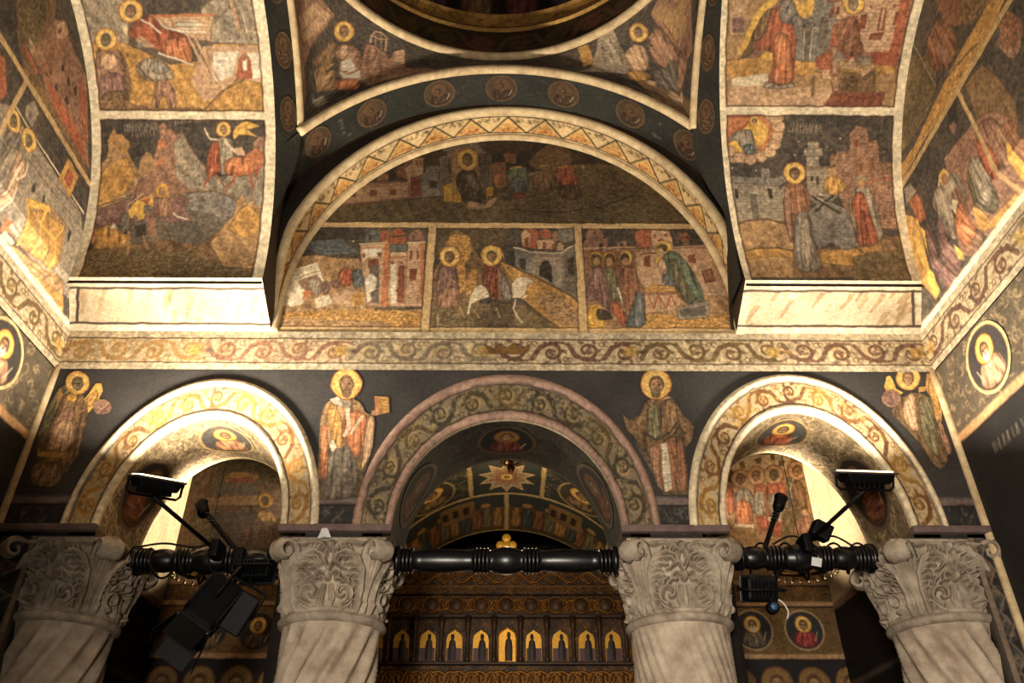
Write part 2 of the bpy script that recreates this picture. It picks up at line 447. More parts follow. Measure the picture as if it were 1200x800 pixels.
'lunette_middle': '''
p k -548 3670 606 3677 546 2670 -488 2665
p d -486 3601 29 3619 -27 3410 -472 3334
h b -493 3123 -437 3291 -410 3437 -370 3556 -301 3541 -243 3482 -217 3365 -137 3265 -156 3125 -184 2923 -481 2908
i o -410 3422 -369 3526 -266 3512 -229 3394 -281 3264 -252 3056 -346 2988 -413 3263
i o -256 3194 -192 3250 -196 2975 -261 2988
h b -49 3279 51 3237 138 3182 29 3044 -36 3057
p m -503 2921 -185 2949 82 2937 501 2796 494 2670 -488 2665
i m -492 2908 29 2924 29 2693 -479 2690
p d -210 2896 29 2924 50 2768 -201 2767
T c -286 3587 -86 3588 16
d p -450 3235 -402 3263 -347 3263 -311 3193 -302 2935 -439 2921 -452 3055
d q -436 3055 -307 3083 -301 2922 -444 2908
l t 11 -410 3207 -375 3151 -330 3117
l t 11 -301 2922 -267 2844
l c 5 -431 2869 -431 2766
H b -377 3328 67 0 -4 87
l b 11 -478 3334 -442 3392 -387 3422 -330 3400 -300 3335
q s 40 3410 151 3360 352 3354 439 3427 536 3442 508 2926 353 3059 192 3140 51 3252
p s 51 3381 140 3338 138 3182 62 3237
p g 157 3338 346 3339 343 3073 246 3113 160 3168
p G 364 3354 522 3398 500 2966 364 3059
p K 205 3252 234 3302 267 3296 288 3239 284 3113 247 3141 204 3168
p K 73 3309 117 3309 117 3210 78 3238
p K 384 3311 430 3340 428 3170 391 3197
l c 11 40 3410 152 3367 353 3361 440 3434
l b 5 40 3381 151 3338 352 3332
q r 86 3544 132 3590 189 3575 210 3515 186 3396 96 3410
q P 85 3529 120 3574 154 3529 146 3403 90 3425
p R 108 3484 136 3499 141 3403 107 3418
q P 187 3470 312 3485 309 3397 197 3389
q r 211 3545 257 3575 291 3545 289 3485 221 3485
p R 232 3455 254 3455 253 3397 230 3396
p R 288 3441 310 3441 309 3397 287 3397
q q 290 3530 325 3561 347 3516 333 3456 300 3470
q s 338 3591 407 3607 440 3576 436 3471 378 3441 334 3471
q P 321 3426 345 3456 377 3427 365 3383 320 3382
h o -49 3294 29 3251 149 3182 246 3127 363 3046 508 2926 500 2771 301 2770 240 2846 135 2937 61 3058
i t 158 3018 299 3059 472 2848 468 2770 291 2795
l B 11 7 3265 138 3182 352 3046 477 2939
l B 11 93 2950 198 2859 322 2770
q c -225 3042 -199 3083 -167 3097 -123 3070 -116 3003 -175 2976 -227 2942 -235 2857 -252 2870 -244 2962
p d -111 2989 29 2990 61 2911 29 2845 -99 2884
q c 23 3098 50 3153 105 3168 149 3140 170 3113 126 3099 115 3031 82 2990 29 2990
l c 11 50 2977 39 2911 60 2845 92 2807
l c 11 93 2990 125 3017
l t 11 -205 2896 -172 2844
l t 11 -67 2910 -45 2845
d u -159 3250 -115 3279 -60 3265 -26 3195 29 3030 29 2977 -100 2976 -123 3057 -167 3125
d R -148 3236 -82 3251 -57 3003 -111 3003
d s -48 3209 7 3126 29 2977 -36 2976
H b -105 3336 67 0 -1 87
l y 5 -177 3336 -162 3394 -106 3424 -50 3395 -27 3322
''',
'lunette_right': '''
p k 433 3676 1649 3684 1480 2675 391 2669
p q 455 3398 536 3442 842 3400 1358 3433 1427 2931 1414 2852 433 2926
p P 840 3371 1039 3401 1321 3403 1371 3133 1383 2997 1254 2997 1003 3063 829 3062
p u 499 3383 834 3371 808 3062 519 3128
q q 514 3464 524 3547 567 3600 612 3578 636 3517 628 3473
q q 491 3442 515 3479 663 3495 663 3399 489 3398
p K 598 3443 627 3450 622 3384 600 3384
q q 717 3458 786 3466 781 3407 725 3407
p K 745 3444 762 3444 759 3414 742 3414
l P 11 477 3398 838 3415
l P 11 1097 3416 1302 3432
q r 844 3549 952 3603 951 3415 849 3408
q P 952 3603 1078 3603 1096 3409 950 3408
e R 977 3512 11 0 1 15
e R 1052 3520 11 0 2 15
p R 990 3475 1027 3497 1034 3460 1000 3460
l R 11 954 3565 1080 3565
q q 1139 3536 1197 3543 1200 3432 1155 3431
p R 1130 3505 1211 3513 1208 3491 1127 3483
p R 1178 3344 1225 3359 1227 3287 1182 3287
q R 1251 3216 1320 3238 1327 3133 1260 3119
p q 1262 3216 1307 3224 1309 3161 1269 3146
p R 893 3342 932 3343 923 3242 880 3256
l R 11 867 3357 1014 3372
h t 1049 2995 1268 3024 1374 3011 1423 2775 426 2758 477 2939 880 2915
i o 878 2889 1086 2851 1410 2891 1409 2750 655 2746
i Y 508 2926 584 2953 614 2759 468 2758
d p 505 3184 549 3269 614 3255 639 3129 670 2953 694 2849 643 2874 565 2980 513 3019
d p 495 3087 550 3101 565 2980 500 2966
d n 624 3241 681 3255 706 3157 715 2980 670 2953 636 3088
l c 16 700 3075 723 2954
d u 722 3213 769 3256 823 3242 837 3144 873 3062 828 2928 772 2888 721 2927 721 3061
d r 638 2953 683 2980 710 2914 747 2849 720 2772 681 2810
d h 747 2849 819 3062 850 3048 865 2981 851 2772 709 2772
d K 550 2913 624 2900 662 2836 555 2822
E Y 573 3312 45 0 4 65
e B 573 3304 39 0 3 58
e f 578 3290 22 0 2 36
E Y 662 3312 45 0 4 65
e B 662 3305 39 0 4 58
e f 661 3291 22 0 2 36
E y 769 3320 45 0 5 65
e B 762 3306 33 0 5 58
e f 766 3291 22 0 3 36
E y 1028 3401 56 0 8 74
e B 1017 3409 39 0 4 37
e P 1002 3372 22 0 4 37
E y 985 3307 28 0 4 36
d P 973 3300 1020 3329 1046 3257 1019 3215 976 3229
d e 1011 3343 1060 3387 1115 3373 1171 3287 1212 3174 1243 2997 1195 2956 1129 2943 1094 3009 1049 3090 1010 3131 1032 3229
d n 1054 3329 1097 3315 1155 3064 1198 2983 1120 2956 1062 3104
d h 996 3201 1048 3173 1086 3036 1045 3049 987 3117
q o 869 3076 931 3103 1060 3090 1077 3050 881 3035
q P 935 3145 990 3145 985 3104 920 3103
l R 11 861 3048 902 2915
l R 11 946 3035 922 2902
l R 11 978 3035 1008 2916
l R 11 1054 3036 1017 2903
l R 11 1076 3036 1111 2969
p P 869 3021 1063 3022 1088 2956 1028 2903 867 2889
l r 11 890 3021 912 2915 955 3022 987 2915 1031 3022 1054 2942
q g 1056 2916 1163 2956 1263 2983 1249 2845 1057 2831
p G 1071 2903 1236 2943 1236 2864 1075 2851
''',
'pendentive_left': '''
p k 1517 1074 -7 -540 -10 1440 1010 1186
p b 1126 1043 789 841 596 808 760 1097 973 990
q q 1418 647 1191 254 1087 210 1091 381 1104 629 1086 789 1008 773 1034 1000 1193 1022
p P 1252 751 1216 357 1101 247 1110 450 1152 730
l u 5 1197 860 1164 406
q q 852 253 792 264 721 336 689 436 677 296 617 220 582 590 461 651 355 760 642 769 760 778 816 620
p P 677 296 621 238 595 534 658 464
d q 837 276 766 299 711 563 699 775 756 749
p P 791 697 600 737 469 696 644 737
l P 11 828 236 840 166 828 112 798 101 751 133 725 312
l P 5 822 137 792 264
l P 5 793 118 752 295
l P 11 836 164 790 179 742 150
q o 1045 590 1033 511 1002 406 955 423 988 500
d b 1042 472 1022 330 984 301 963 393 980 455 1049 650 1070 630
d t 1045 653 996 492 936 472 923 565 886 701 970 629
d q 992 316 957 261 898 286 843 369 803 609 842 639 907 576 931 432
d P 976 286 928 274 903 396 939 401
p w 927 419 886 399 840 515 858 542 909 500
q w 917 496 867 571 820 542 794 675 878 629
d O 919 582 877 598 805 647 789 781 856 731 911 661
p R 939 168 932 196 933 223 940 245 954 256 972 257 990 284 1010 300 1028 305 1041 298 1049 277 1050 247 1044 212 1031 179 1013 152 992 134 972 125 953 143
p y 943 169 937 195 937 220 944 239 957 250 973 251 990 278 1009 293 1025 297 1038 290 1045 271 1045 244 1040 212 1028 181 1011 156 992 140 973 130 956 146
p 236,196,112 952 172 947 193 947 212 953 228 963 237 975 247 990 265 1005 276 1019 280 1029 273 1035 258 1035 236 1030 211 1021 187 1007 166 992 153 976 146 963 154
p 92,68,46 968 174 963 189 963 202 966 213 972 219 980 235 990 246 1000 252 1009 253 1016 248 1021 237 1022 223 1019 206 1013 191 1004 178 994 169 984 165 974 166
p q 970 185 967 196 966 206 969 214 973 219 979 233 986 241 994 246 1001 246 1007 243 1010 235 1010 224 1008 212 1004 200 997 190 990 183 982 180 975 181
l z 5 1001 230 993 216
l z 5 986 205 977 192
p g 975 683 935 692 910 779 943 775
''',
'pendentive_right': '''
p k -12 -540 1512 918 1003 1134 -13 1440
p b 791 653 971 599 1040 924 975 951 890 914
q q 1048 113 1240 54 1390 417 1150 801 1101 725 1076 538 1060 341 1046 195
p t 1062 116 1224 165 1334 372 1171 608 1077 471
l u 11 1079 255 1089 522
p q 1196 150 1214 338 1153 296 1143 181
q o 542 127 612 118 622 469 549 611 539 422
q g 681 87 724 46 805 40 795 195 805 497 770 633 640 664 575 661
d g 701 106 788 80 781 548 661 622
p g 504 742 653 501 796 500 797 606 573 700
d P 795 348 882 248 917 287 917 382 875 546 819 614 793 522
d q 954 203 1044 224 1058 372 1084 562 1054 595 969 467 925 442 934 319
d G 922 490 1004 437 1049 599 1014 662 961 648 898 696 894 602
d o 775 596 837 546 880 561 886 608 824 691 772 689
d q 1080 567 1119 669 1080 744 991 679 964 631
p P 867 639 903 628 886 691 861 679
p P 947 663 995 676 989 711 943 750 930 723
p R 979 183 966 205 949 226 930 242 910 248 893 244 879 229 872 204 871 172 877 140 889 114 907 96 928 88 948 90 966 100 980 116 986 142 986 166
p y 975 178 963 203 947 222 930 236 912 242 896 238 883 223 876 200 875 172 881 143 892 118 909 101 928 94 947 96 963 104 976 117 982 140 982 162
p 236,196,112 966 178 956 196 944 212 929 223 915 227 902 223 892 211 886 193 885 170 890 147 899 128 913 114 928 107 943 108 956 115 966 127 971 142 971 160
p 92,68,46 953 172 947 185 938 197 928 205 918 208 910 205 904 197 901 184 901 168 905 152 911 138 920 127 931 121 941 121 949 125 955 133 958 145 957 158
p q 944 179 939 190 932 199 925 205 918 207 911 205 906 199 904 189 904 177 907 165 912 154 919 145 927 141 934 140 941 143 945 149 948 158 947 168
l z 5 915 164 924 167
l z 5 930 170 939 173
''',
'angel_left': '''
d n -2641 2078 -2605 2328 -2555 2357 -2445 2289 -2386 2188 -2370 1973 -2391 1768 -2522 1718
p o -2592 2288 -2584 2322 -2539 2243 -2570 2187
p y -2432 2244 -2416 2289 -2396 2358 -2364 2363 -2339 2312 -2347 2255 -2373 2177 -2402 2144
d o -2425 2255 -2377 2323 -2350 2266 -2386 2188
d b -2574 2078 -2574 2198 -2559 2277 -2508 2300 -2439 2266 -2386 2188 -2367 2025 -2357 1869 -2422 1808 -2524 1808 -2570 1920
d q -2565 2111 -2541 2187 -2470 2210 -2421 2079 -2401 1920 -2551 1920 -2560 2035
d P -2549 2089 -2511 2122 -2440 2111 -2410 1920 -2545 1930
p o -2583 1930 -2420 1920 -2426 1879 -2582 1899
d b -2590 1868 -2419 1859 -2409 1709 -2571 1728
E q -2313 2205 53 0 -14 50
e p -2313 2205 44 0 -11 39
l P 5 -2344 2210 -2309 2188 -2289 2222
e Y -2502 2266 29 0 -7 23
H n -2502 2363 69 0 -25 82
''',
'bishop_left': '''
p d -1045 1977 -1031 2084 -970 2139 -841 2106 -751 1978 -793 1665 -1000 1645
d G -1006 1894 -950 1978 -855 1978 -802 1834 -820 1655 -982 1645 -1008 1773
d t -1049 2227 -996 2272 -965 2261 -898 2272 -835 2239 -809 2172 -759 2156 -743 2096 -765 1926 -791 1813 -821 1833 -822 1936 -893 1978 -945 1936 -992 2009 -990 1773 -1025 1762 -1045 1977 -1057 2138
d o -1034 2182 -1003 2249 -967 2194 -915 2084 -917 1936 -968 1967 -999 2063
d O -926 2172 -850 2194 -776 2139 -789 1978 -825 1874 -883 1967 -928 2031
d O -1050 2084 -1014 2106 -971 1773 -1016 1763
d P -788 2161 -747 2139 -746 1926 -798 1793 -796 1957
l w 21 -917 2227 -890 2074 -909 2031
l w 16 -826 2150 -872 2042
q w -988 1978 -968 2009 -943 1957 -966 1915
p w -1024 2261 -968 2283 -921 2216 -991 2227
l K 5 -967 2272 -948 2238
p g -954 2250 -895 2250 -900 2205 -939 2205
q o -766 2279 -682 2279 -673 2173 -745 2161
p O -766 2279 -746 2279 -730 2161 -745 2161
e f -755 2172 19 0 -2 17
H q -938 2364 90 0 -12 105 y b
''',
'bishop_right': '''
p d 720 1984 782 2091 855 2146 995 2092 974 1680 845 1679
d u 772 1984 851 2005 969 2038 976 1779 976 1699 837 1689 796 1839
d q 780 1963 849 1984 837 1778 847 1699 813 1729
d u 950 2038 992 1985 977 1709 930 1699
d b 759 2156 797 2245 839 2279 888 2268 950 2291 973 2235 1004 2168 1063 2092 1045 2027 996 1943 985 2091 911 2027 849 1984 771 1973 734 1984 702 2058 700 2145
d n 804 2223 867 2257 885 2146 860 2005 784 2005
d b 896 2257 957 2269 992 2146 953 2059 890 2016
l t 5 817 2257 861 2201
l t 11 888 2268 938 2280
l z 11 883 2223 876 2113
l z 11 778 2048 841 2005 913 2048 970 2124
q w 858 1984 898 1995 894 1709 847 1699
p b 662 2167 708 2123 753 2091 728 2026 683 2058
H f 873 2371 90 0 11 106 y m
''',
'angel_right': '''
d b 2192 2184 2289 2285 2358 2320 2425 2309 2471 2263 2451 2097 2445 1885 2369 1824 2327 1937 2307 2000 2257 2096
p y 2210 2365 2236 2424 2259 2436 2270 2401 2274 2343 2308 2320 2259 2285 2211 2331
p o 2445 2343 2485 2449 2519 2461 2532 2367 2511 2230 2461 2097 2448 2152 2458 2286
d o 2455 2343 2502 2437 2522 2367 2491 2196 2461 2230
d P 2289 2251 2348 2320 2375 2309 2340 2151 2335 2064 2289 2075 2262 2151
d n 2378 2286 2461 2297 2448 2185 2419 1990 2403 1906 2356 1937 2335 2032
d q 2461 2163 2480 2097 2480 1937 2445 1916 2441 2032
E q 2228 2279 55 0 15 57
e p 2228 2279 45 0 12 46
H f 2366 2419 71 0 23 83
p o 2408 2355 2462 2366 2441 2332 2398 2320
''',
'wall_left_upper': '''
p k 2037 3499 2800 4821 4368 2767 3209 2030
p b 2367 3911 2590 4283 2808 3809 2736 3496 2565 3618
i m 2433 3865 2595 4124 2705 3817 2734 3634 2642 3582
q q 2602 3641 2708 3672 2728 3928 2727 3989 2811 4080 2889 4030 3138 3997 3454 3566 2995 3534 2810 3634
p u 2790 3607 2808 3900 2856 3921 2872 3656
p r 2617 3619 2684 3626 2800 3620 2800 3592 2676 3585
p P 2639 3693 2707 3701 2714 3637 2674 3641
p q 2813 3892 2861 3944 3149 3947 3293 3734 2997 3681 2872 3685
p r 3071 3926 3184 3912 3364 3663 3267 3704
q P 2754 3980 2795 4073 2861 4039 2845 3968 2802 3908
p R 2780 3971 2796 4010 2812 3985 2791 3955
p r 2846 3637 2910 3660 3296 3661 3454 3566 3313 3534 3017 3560
p K 2862 3701 2867 3738 2883 3714 2883 3684
p K 2921 3824 2927 3862 2949 3830 2943 3807
p K 2999 3803 3005 3842 3034 3816 3033 3785
p K 3074 3822 3081 3861 3115 3827 3109 3803
p K 2937 3679 2943 3716 2975 3683 2969 3661
p K 3048 3699 3055 3737 3088 3703 3082 3681
p b 2676 3585 2795 3600 2968 3573 3409 3563 3463 3518 2914 3508 2702 3493
p r 2280 3343 2577 3425 2683 3293 2612 2958 2515 2847
q g 2549 2944 2580 3116 2754 3287 2858 3237 2878 3340 2971 3367 3215 3360 3546 3274 3727 3094 3880 2822 3602 2800 3082 2783 2850 2740
p s 2635 2924 2741 3232 2863 3178 2893 2840 2813 2760
p k 2725 3331 2723 3437 3175 3358 3467 3408 3554 3281 3335 3276 2981 3269 2878 3260
p k 3292 3371 3315 3465 3506 3489 3553 3350
p g 2822 3369 2857 3452 2924 3436 2924 3326 2857 3316
p G 2852 3364 2867 3396 2898 3364 2883 3332
l c 11 2764 3299 2965 3292 3256 3299 3568 3294
l B 5 2990 3201 3214 3210 3554 3281
l B 5 3005 3152 3241 3171 3560 3204
q o 3257 3267 3260 3449 3400 3439 3407 3265
p r 3294 3304 3294 3400 3370 3401 3372 3300
l y 5 3277 3425 3289 3313 3390 3290 3374 3412
p K 3098 3068 3115 3098 3135 3054 3118 3025
p K 3203 3081 3215 3106 3230 3069 3218 3045
p K 3507 3117 3538 3104 3538 3039 3509 3066
d G 2800 3046 2779 3225 2838 3215 2893 3211 2937 3068 2882 2949
d g 2866 2813 2824 3035 2892 3134 2968 3100 3012 2957 3012 2777
d P 2981 2692 2936 2943 2902 3145 2989 3122 3045 3065 3013 3008 3018 2843 3102 2628
l c 11 2952 3020 2989 2991 3029 3062 3004 3126
l c 11 2964 2862 2973 3067
l c 11 3031 2784 3012 2957
q t 3122 2978 3277 3088 3464 3117 3503 2996 3542 2839 3363 2802 3262 2788 3167 2873
q y 3117 2986 3271 3082 3316 3060 3131 2938
q o 3234 2812 3153 2933 3291 3037 3459 2821 3370 2808
q o 3297 3029 3456 3097 3484 2993 3525 2838 3468 2816
p t 3212 2927 3287 2957 3380 2841 3341 2832
l y 16 3111 2968 3262 2788
l y 16 3276 3074 3275 2947 3361 2812
l y 16 3241 2940 3421 2964 3519 2821
l y 11 3421 2964 3454 3069
p O 3081 2818 3139 2824 3173 2771 3123 2762
p w 3155 2754 3142 2778 3240 2781 3244 2761
p w 3138 2798 3133 2818 3218 2810 3229 2796
p w 3146 2830 3147 2842 3205 2835 3216 2821
h o 3314 2725 3420 2764 3561 2830 3658 2844 3949 2707 3803 2667 3523 2642
h t 3174 2736 3273 2774 3447 2798 3556 2813 3650 2837 3738 2805 3343 2738 3206 2716
l B 5 3323 2721 3418 2775 3491 2786 3542 2790 3604 2839 3686 2841
H n 2796 3225 62 0 0 62
H n 2944 3242 65 0 0 65
''',
'wall_right_upper': '''
p k 2762 5014 1735 3161 2796 1791 4364 2788
i m 3188 4041 2907 3993 2856 3770 3049 3640 3347 3684
q m 3246 4032 3007 4129 2947 3967 2920 3703 3263 3665 3420 3688
l g 11 2953 4137 2932 3718
l q 5 2931 4026 2670 4052
d u 2868 4018 2696 4012 2639 3849 2674 3675 2849 3716 2914 3846
p q 2782 3914 2737 3761 2785 3750 2820 3889
p u 2665 4126 2419 3977 2355 3797 2589 3777 2680 3910
i b 2516 3976 2331 3834 2233 3602 2594 3710
p o 3461 3626 3277 3606 2935 3648 2721 3665 2360 3657 2210 3637 2165 3564 2548 3503 2914 3522 3222 3547 3498 3531
i o 3405 3596 2841 3633 2649 3627 2539 3518 2909 3530 3206 3572 3454 3559
l B 11 3011 3698 2741 3634 2542 3565
l B 5 2565 3669 2360 3657
q b 2744 3482 2587 3444 2533 3268 2511 3062 2594 2859 2718 2875 2765 3173
p b 2645 3410 2568 3393 2574 3359 2645 3383
i q 2453 3440 2348 3428 2285 3336 2352 3234 2423 3266
i u 2374 3535 2302 3497 2260 3328 2329 3268 2424 3360
q q 2965 3414 2915 3398 2907 3321 2950 3315 2974 3369
q q 3099 3303 2817 3258 2732 3224 2650 3166 2556 2993 2624 2720 2843 2387 3088 2591 3179 2966
d q 2816 3231 2683 3167 2623 3010 2691 2847 2785 2885 2838 3063
p k 2924 3354 2809 3355 2747 3308 2869 3291 3070 3285
q r 3521 3381 3419 3353 3404 3270 3417 3147 3490 3174
p O 3430 3336 3410 3261 3431 3160 3474 3199
q g 3511 3472 3444 3462 3414 3362 3548 3378
h o 3592 3349 3488 3212 3524 3018 3596 2824 3695 2775 3678 2888 3659 3134
p y 3589 3167 3531 3077 3556 2854 3620 2780 3695 2775 3605 2894
p y 3501 3157 3469 3102 3481 2807 3498 2747 3542 2745 3525 2817
d p 3461 3148 3405 3097 3467 2783 3456 2714 3597 2739 3552 2814
d p 3332 3109 3228 3075 3314 2840 3402 2756 3478 2768
d g 3335 3204 3152 3223 3052 3160 3037 2980 3177 2842 3288 2854 3311 3012
d q 3182 3083 3081 3086 3073 2953 3086 2832 3175 2757 3295 2752 3328 2803 3225 2897
d O 3181 2993 3103 2994 3105 2850 3161 2792 3263 2797 3255 2850
p y 3304 2856 3312 2802 3340 2777 3361 2807
p c 3158 3059 3131 3009 3179 2966 3201 3024
d n 2983 3089 2888 3066 2839 2929 2892 2815 2997 2786 3023 2846 3015 2984
d g 2958 3127 2838 3063 2838 2880 2977 2815 2995 2879
d r 2845 3159 2785 3143 2758 3001 2766 2889 2828 2859 2854 2932 2862 3026
h o 3037 2895 3023 2846 3032 2795 3111 2772 3127 2810
h o 3122 2794 2997 2786 2824 2773 2845 2736 3033 2749
p y 2668 2964 2632 2948 2665 2819 2728 2713 2767 2729
d u 2668 3062 2564 3027 2569 2832 2646 2687 2675 2772 2641 2910
l c 11 3221 3213 3183 3255 3133 3251 3110 3193
e y 3157 3215 -37 -37 -24 36
e q 3156 3201 -25 -25 -18 28
''',
'saint_crowd': '''
p t 1804 3052 3055 3057 2800 2014 1655 2012
p c 1866 2972 2450 2974 2347 2815 1830 2736
p b 1967 2877 2013 2893 2018 2830 1967 2830
p b 2103 2909 2164 2925 2156 2877 2110 2861
p b 2240 2941 2286 2957 2275 2894 2238 2893
p b 2304 2894 2362 2894 2338 2846 2295 2846
d r 1819 2659 1881 2690 1869 2436 1795 2406
d r 2047 2660 2138 2691 2198 2630 2150 2292 2023 2277
d g 2039 2615 2141 2630 2129 2407 2015 2392
d r 2149 2676 2240 2707 2337 2691 2359 2585 2304 2235 2096 2221
d g 2147 2585 2252 2615 2328 2570 2305 2379 2147 2349
d O 1849 2392 2004 2407 1998 2291 1849 2305
d g 1878 2584 1930 2645 2016 2645 2043 2554 2018 2407 1862 2392
d O 1881 2509 1930 2554 2010 2525 1989 2320 1844 2320
p c 1840 2334 2006 2334 2001 2306 1835 2305
d b 2366 2692 2447 2738 2485 2646 2440 2292 2310 2264
d G 2332 2738 2392 2753 2373 2511 2311 2481
p c 2127 2393 2277 2378 2272 2349 2115 2364
l r 16 2032 2407 2049 2263
e B 1876 2752 36 0 10 62
H q 1959 2736 79 0 14 85 P
H q 2092 2760 79 0 15 86 P
H n 2244 2768 79 0 16 86 P
H f 2446 2808 79 0 17 86 P
l c 5 2309 2691 2354 2631 2404 2738
h m 2246 2437 2387 2511 2538 2365 2491 2082 2179 2081
d P 2386 2437 2451 2481 2501 2321 2454 2293
d q 2330 2364 2484 2437 2480 2222 2302 2221
''',
'bay_left_scene': '''
p b -2946 3035 -1818 3039 -1661 2004 -2694 2001
i m -2855 2955 -1842 2959 -1794 2648 -2781 2645
i o -2366 2753 -2201 2785 -2050 2739 -2084 2693 -2336 2677
p r -2317 2723 -2121 2739 -2097 2685 -2294 2677
d b -2622 2753 -2553 2830 -2461 2799 -2440 2631 -2525 2571
p G -2435 2677 -2079 2662 -2091 2572 -2441 2571
p t -2477 2541 -2063 2572 -2019 2483 -2475 2467
l B 11 -2464 2482 -1836 2469
l B 5 -2428 2445 -2095 2439
p K -2103 2483 -2075 2483 -2071 2424 -2089 2410
p v -2451 2423 -2037 2425 -1986 2140 -2323 2139
i B -2592 2496 -2425 2497 -2309 2070 -2496 2070
i m -2556 2336 -2442 2380 -2283 2139 -2483 2070
p r -2093 2280 -2065 2280 -2061 2182 -2077 2196
i b -2064 2424 -1829 2425 -1772 2072 -2000 2071
d o -2042 2454 -1984 2439 -1884 2425 -1842 2338 -1994 2338
l P 11 -1974 2381 -1893 2396
H B -1978 2528 63 0 -12 67 Y
''',
'naos_vault': '''
p k 2714 4541 801 4425 484 5718 3007 5981
''',
}
# ---------------------------------------------------------------- painter: frescoes drawn with numpy into per-vertex pigment
rng = np.random.default_rng(7)
PAL = dict(k=(54,51,49), K=(38,34,31), c=(228,211,178), C=(238,226,202), o=(186,138,74), y=(226,178,84), Y=(214,160,62), r=(158,82,58), R=(118,62,46),
           b=(112,86,60), B=(82,62,44), g=(146,134,116), G=(96,90,82), n=(92,90,66), e=(88,104,86), p=(112,82,78), P=(196,158,124), w=(216,206,184),
           t=(164,128,88), f=(172,130,90), s=(118,114,108), O=(186,112,74), m=(100,86,60), d=(70,60,46), v=(78,70,62), q=(142,104,84), u=(128,84,62), h=(84,92,96), z=(46,40,34))
def vnoise(ny, nx, cell, r=rng):
    gy, gx = max(2, int(ny/cell)+3), max(2, int(nx/cell)+3)
    g = r.random((gy, gx))
    y = np.arange(ny)/cell; x = np.arange(nx)/cell
    iy, ix = y.astype(int), x.astype(int)
    fy, fx = sstep(y-iy)[:, None], sstep(x-ix)[None, :]
    iy = np.minimum(iy, gy-2); ix = np.minimum(ix, gx-2)
    a = g[np.ix_(iy, ix)]; b = g[np.ix_(iy, ix+1)]; c = g[np.ix_(iy+1, ix)]; d = g[np.ix_(iy+1, ix+1)]
    return (a*(1-fx)+b*fx)*(1-fy)+(c*(1-fx)+d*fx)*fy
def col(c):
    return np.array(PAL[c] if isinstance(c, str) else c, float)
def soften(pts):
    """round the corners of a hand-drawn outline"""
    for _ in range(2):
        q = []
        for (x0, y0), (x1, y1) in zip(pts, pts[1:]+pts[:1]):
            q += [(x0*0.8+x1*0.2, y0*0.8+y1*0.2), (x0*0.2+x1*0.8, y0*0.2+y1*0.8)]
        pts = q
    return pts
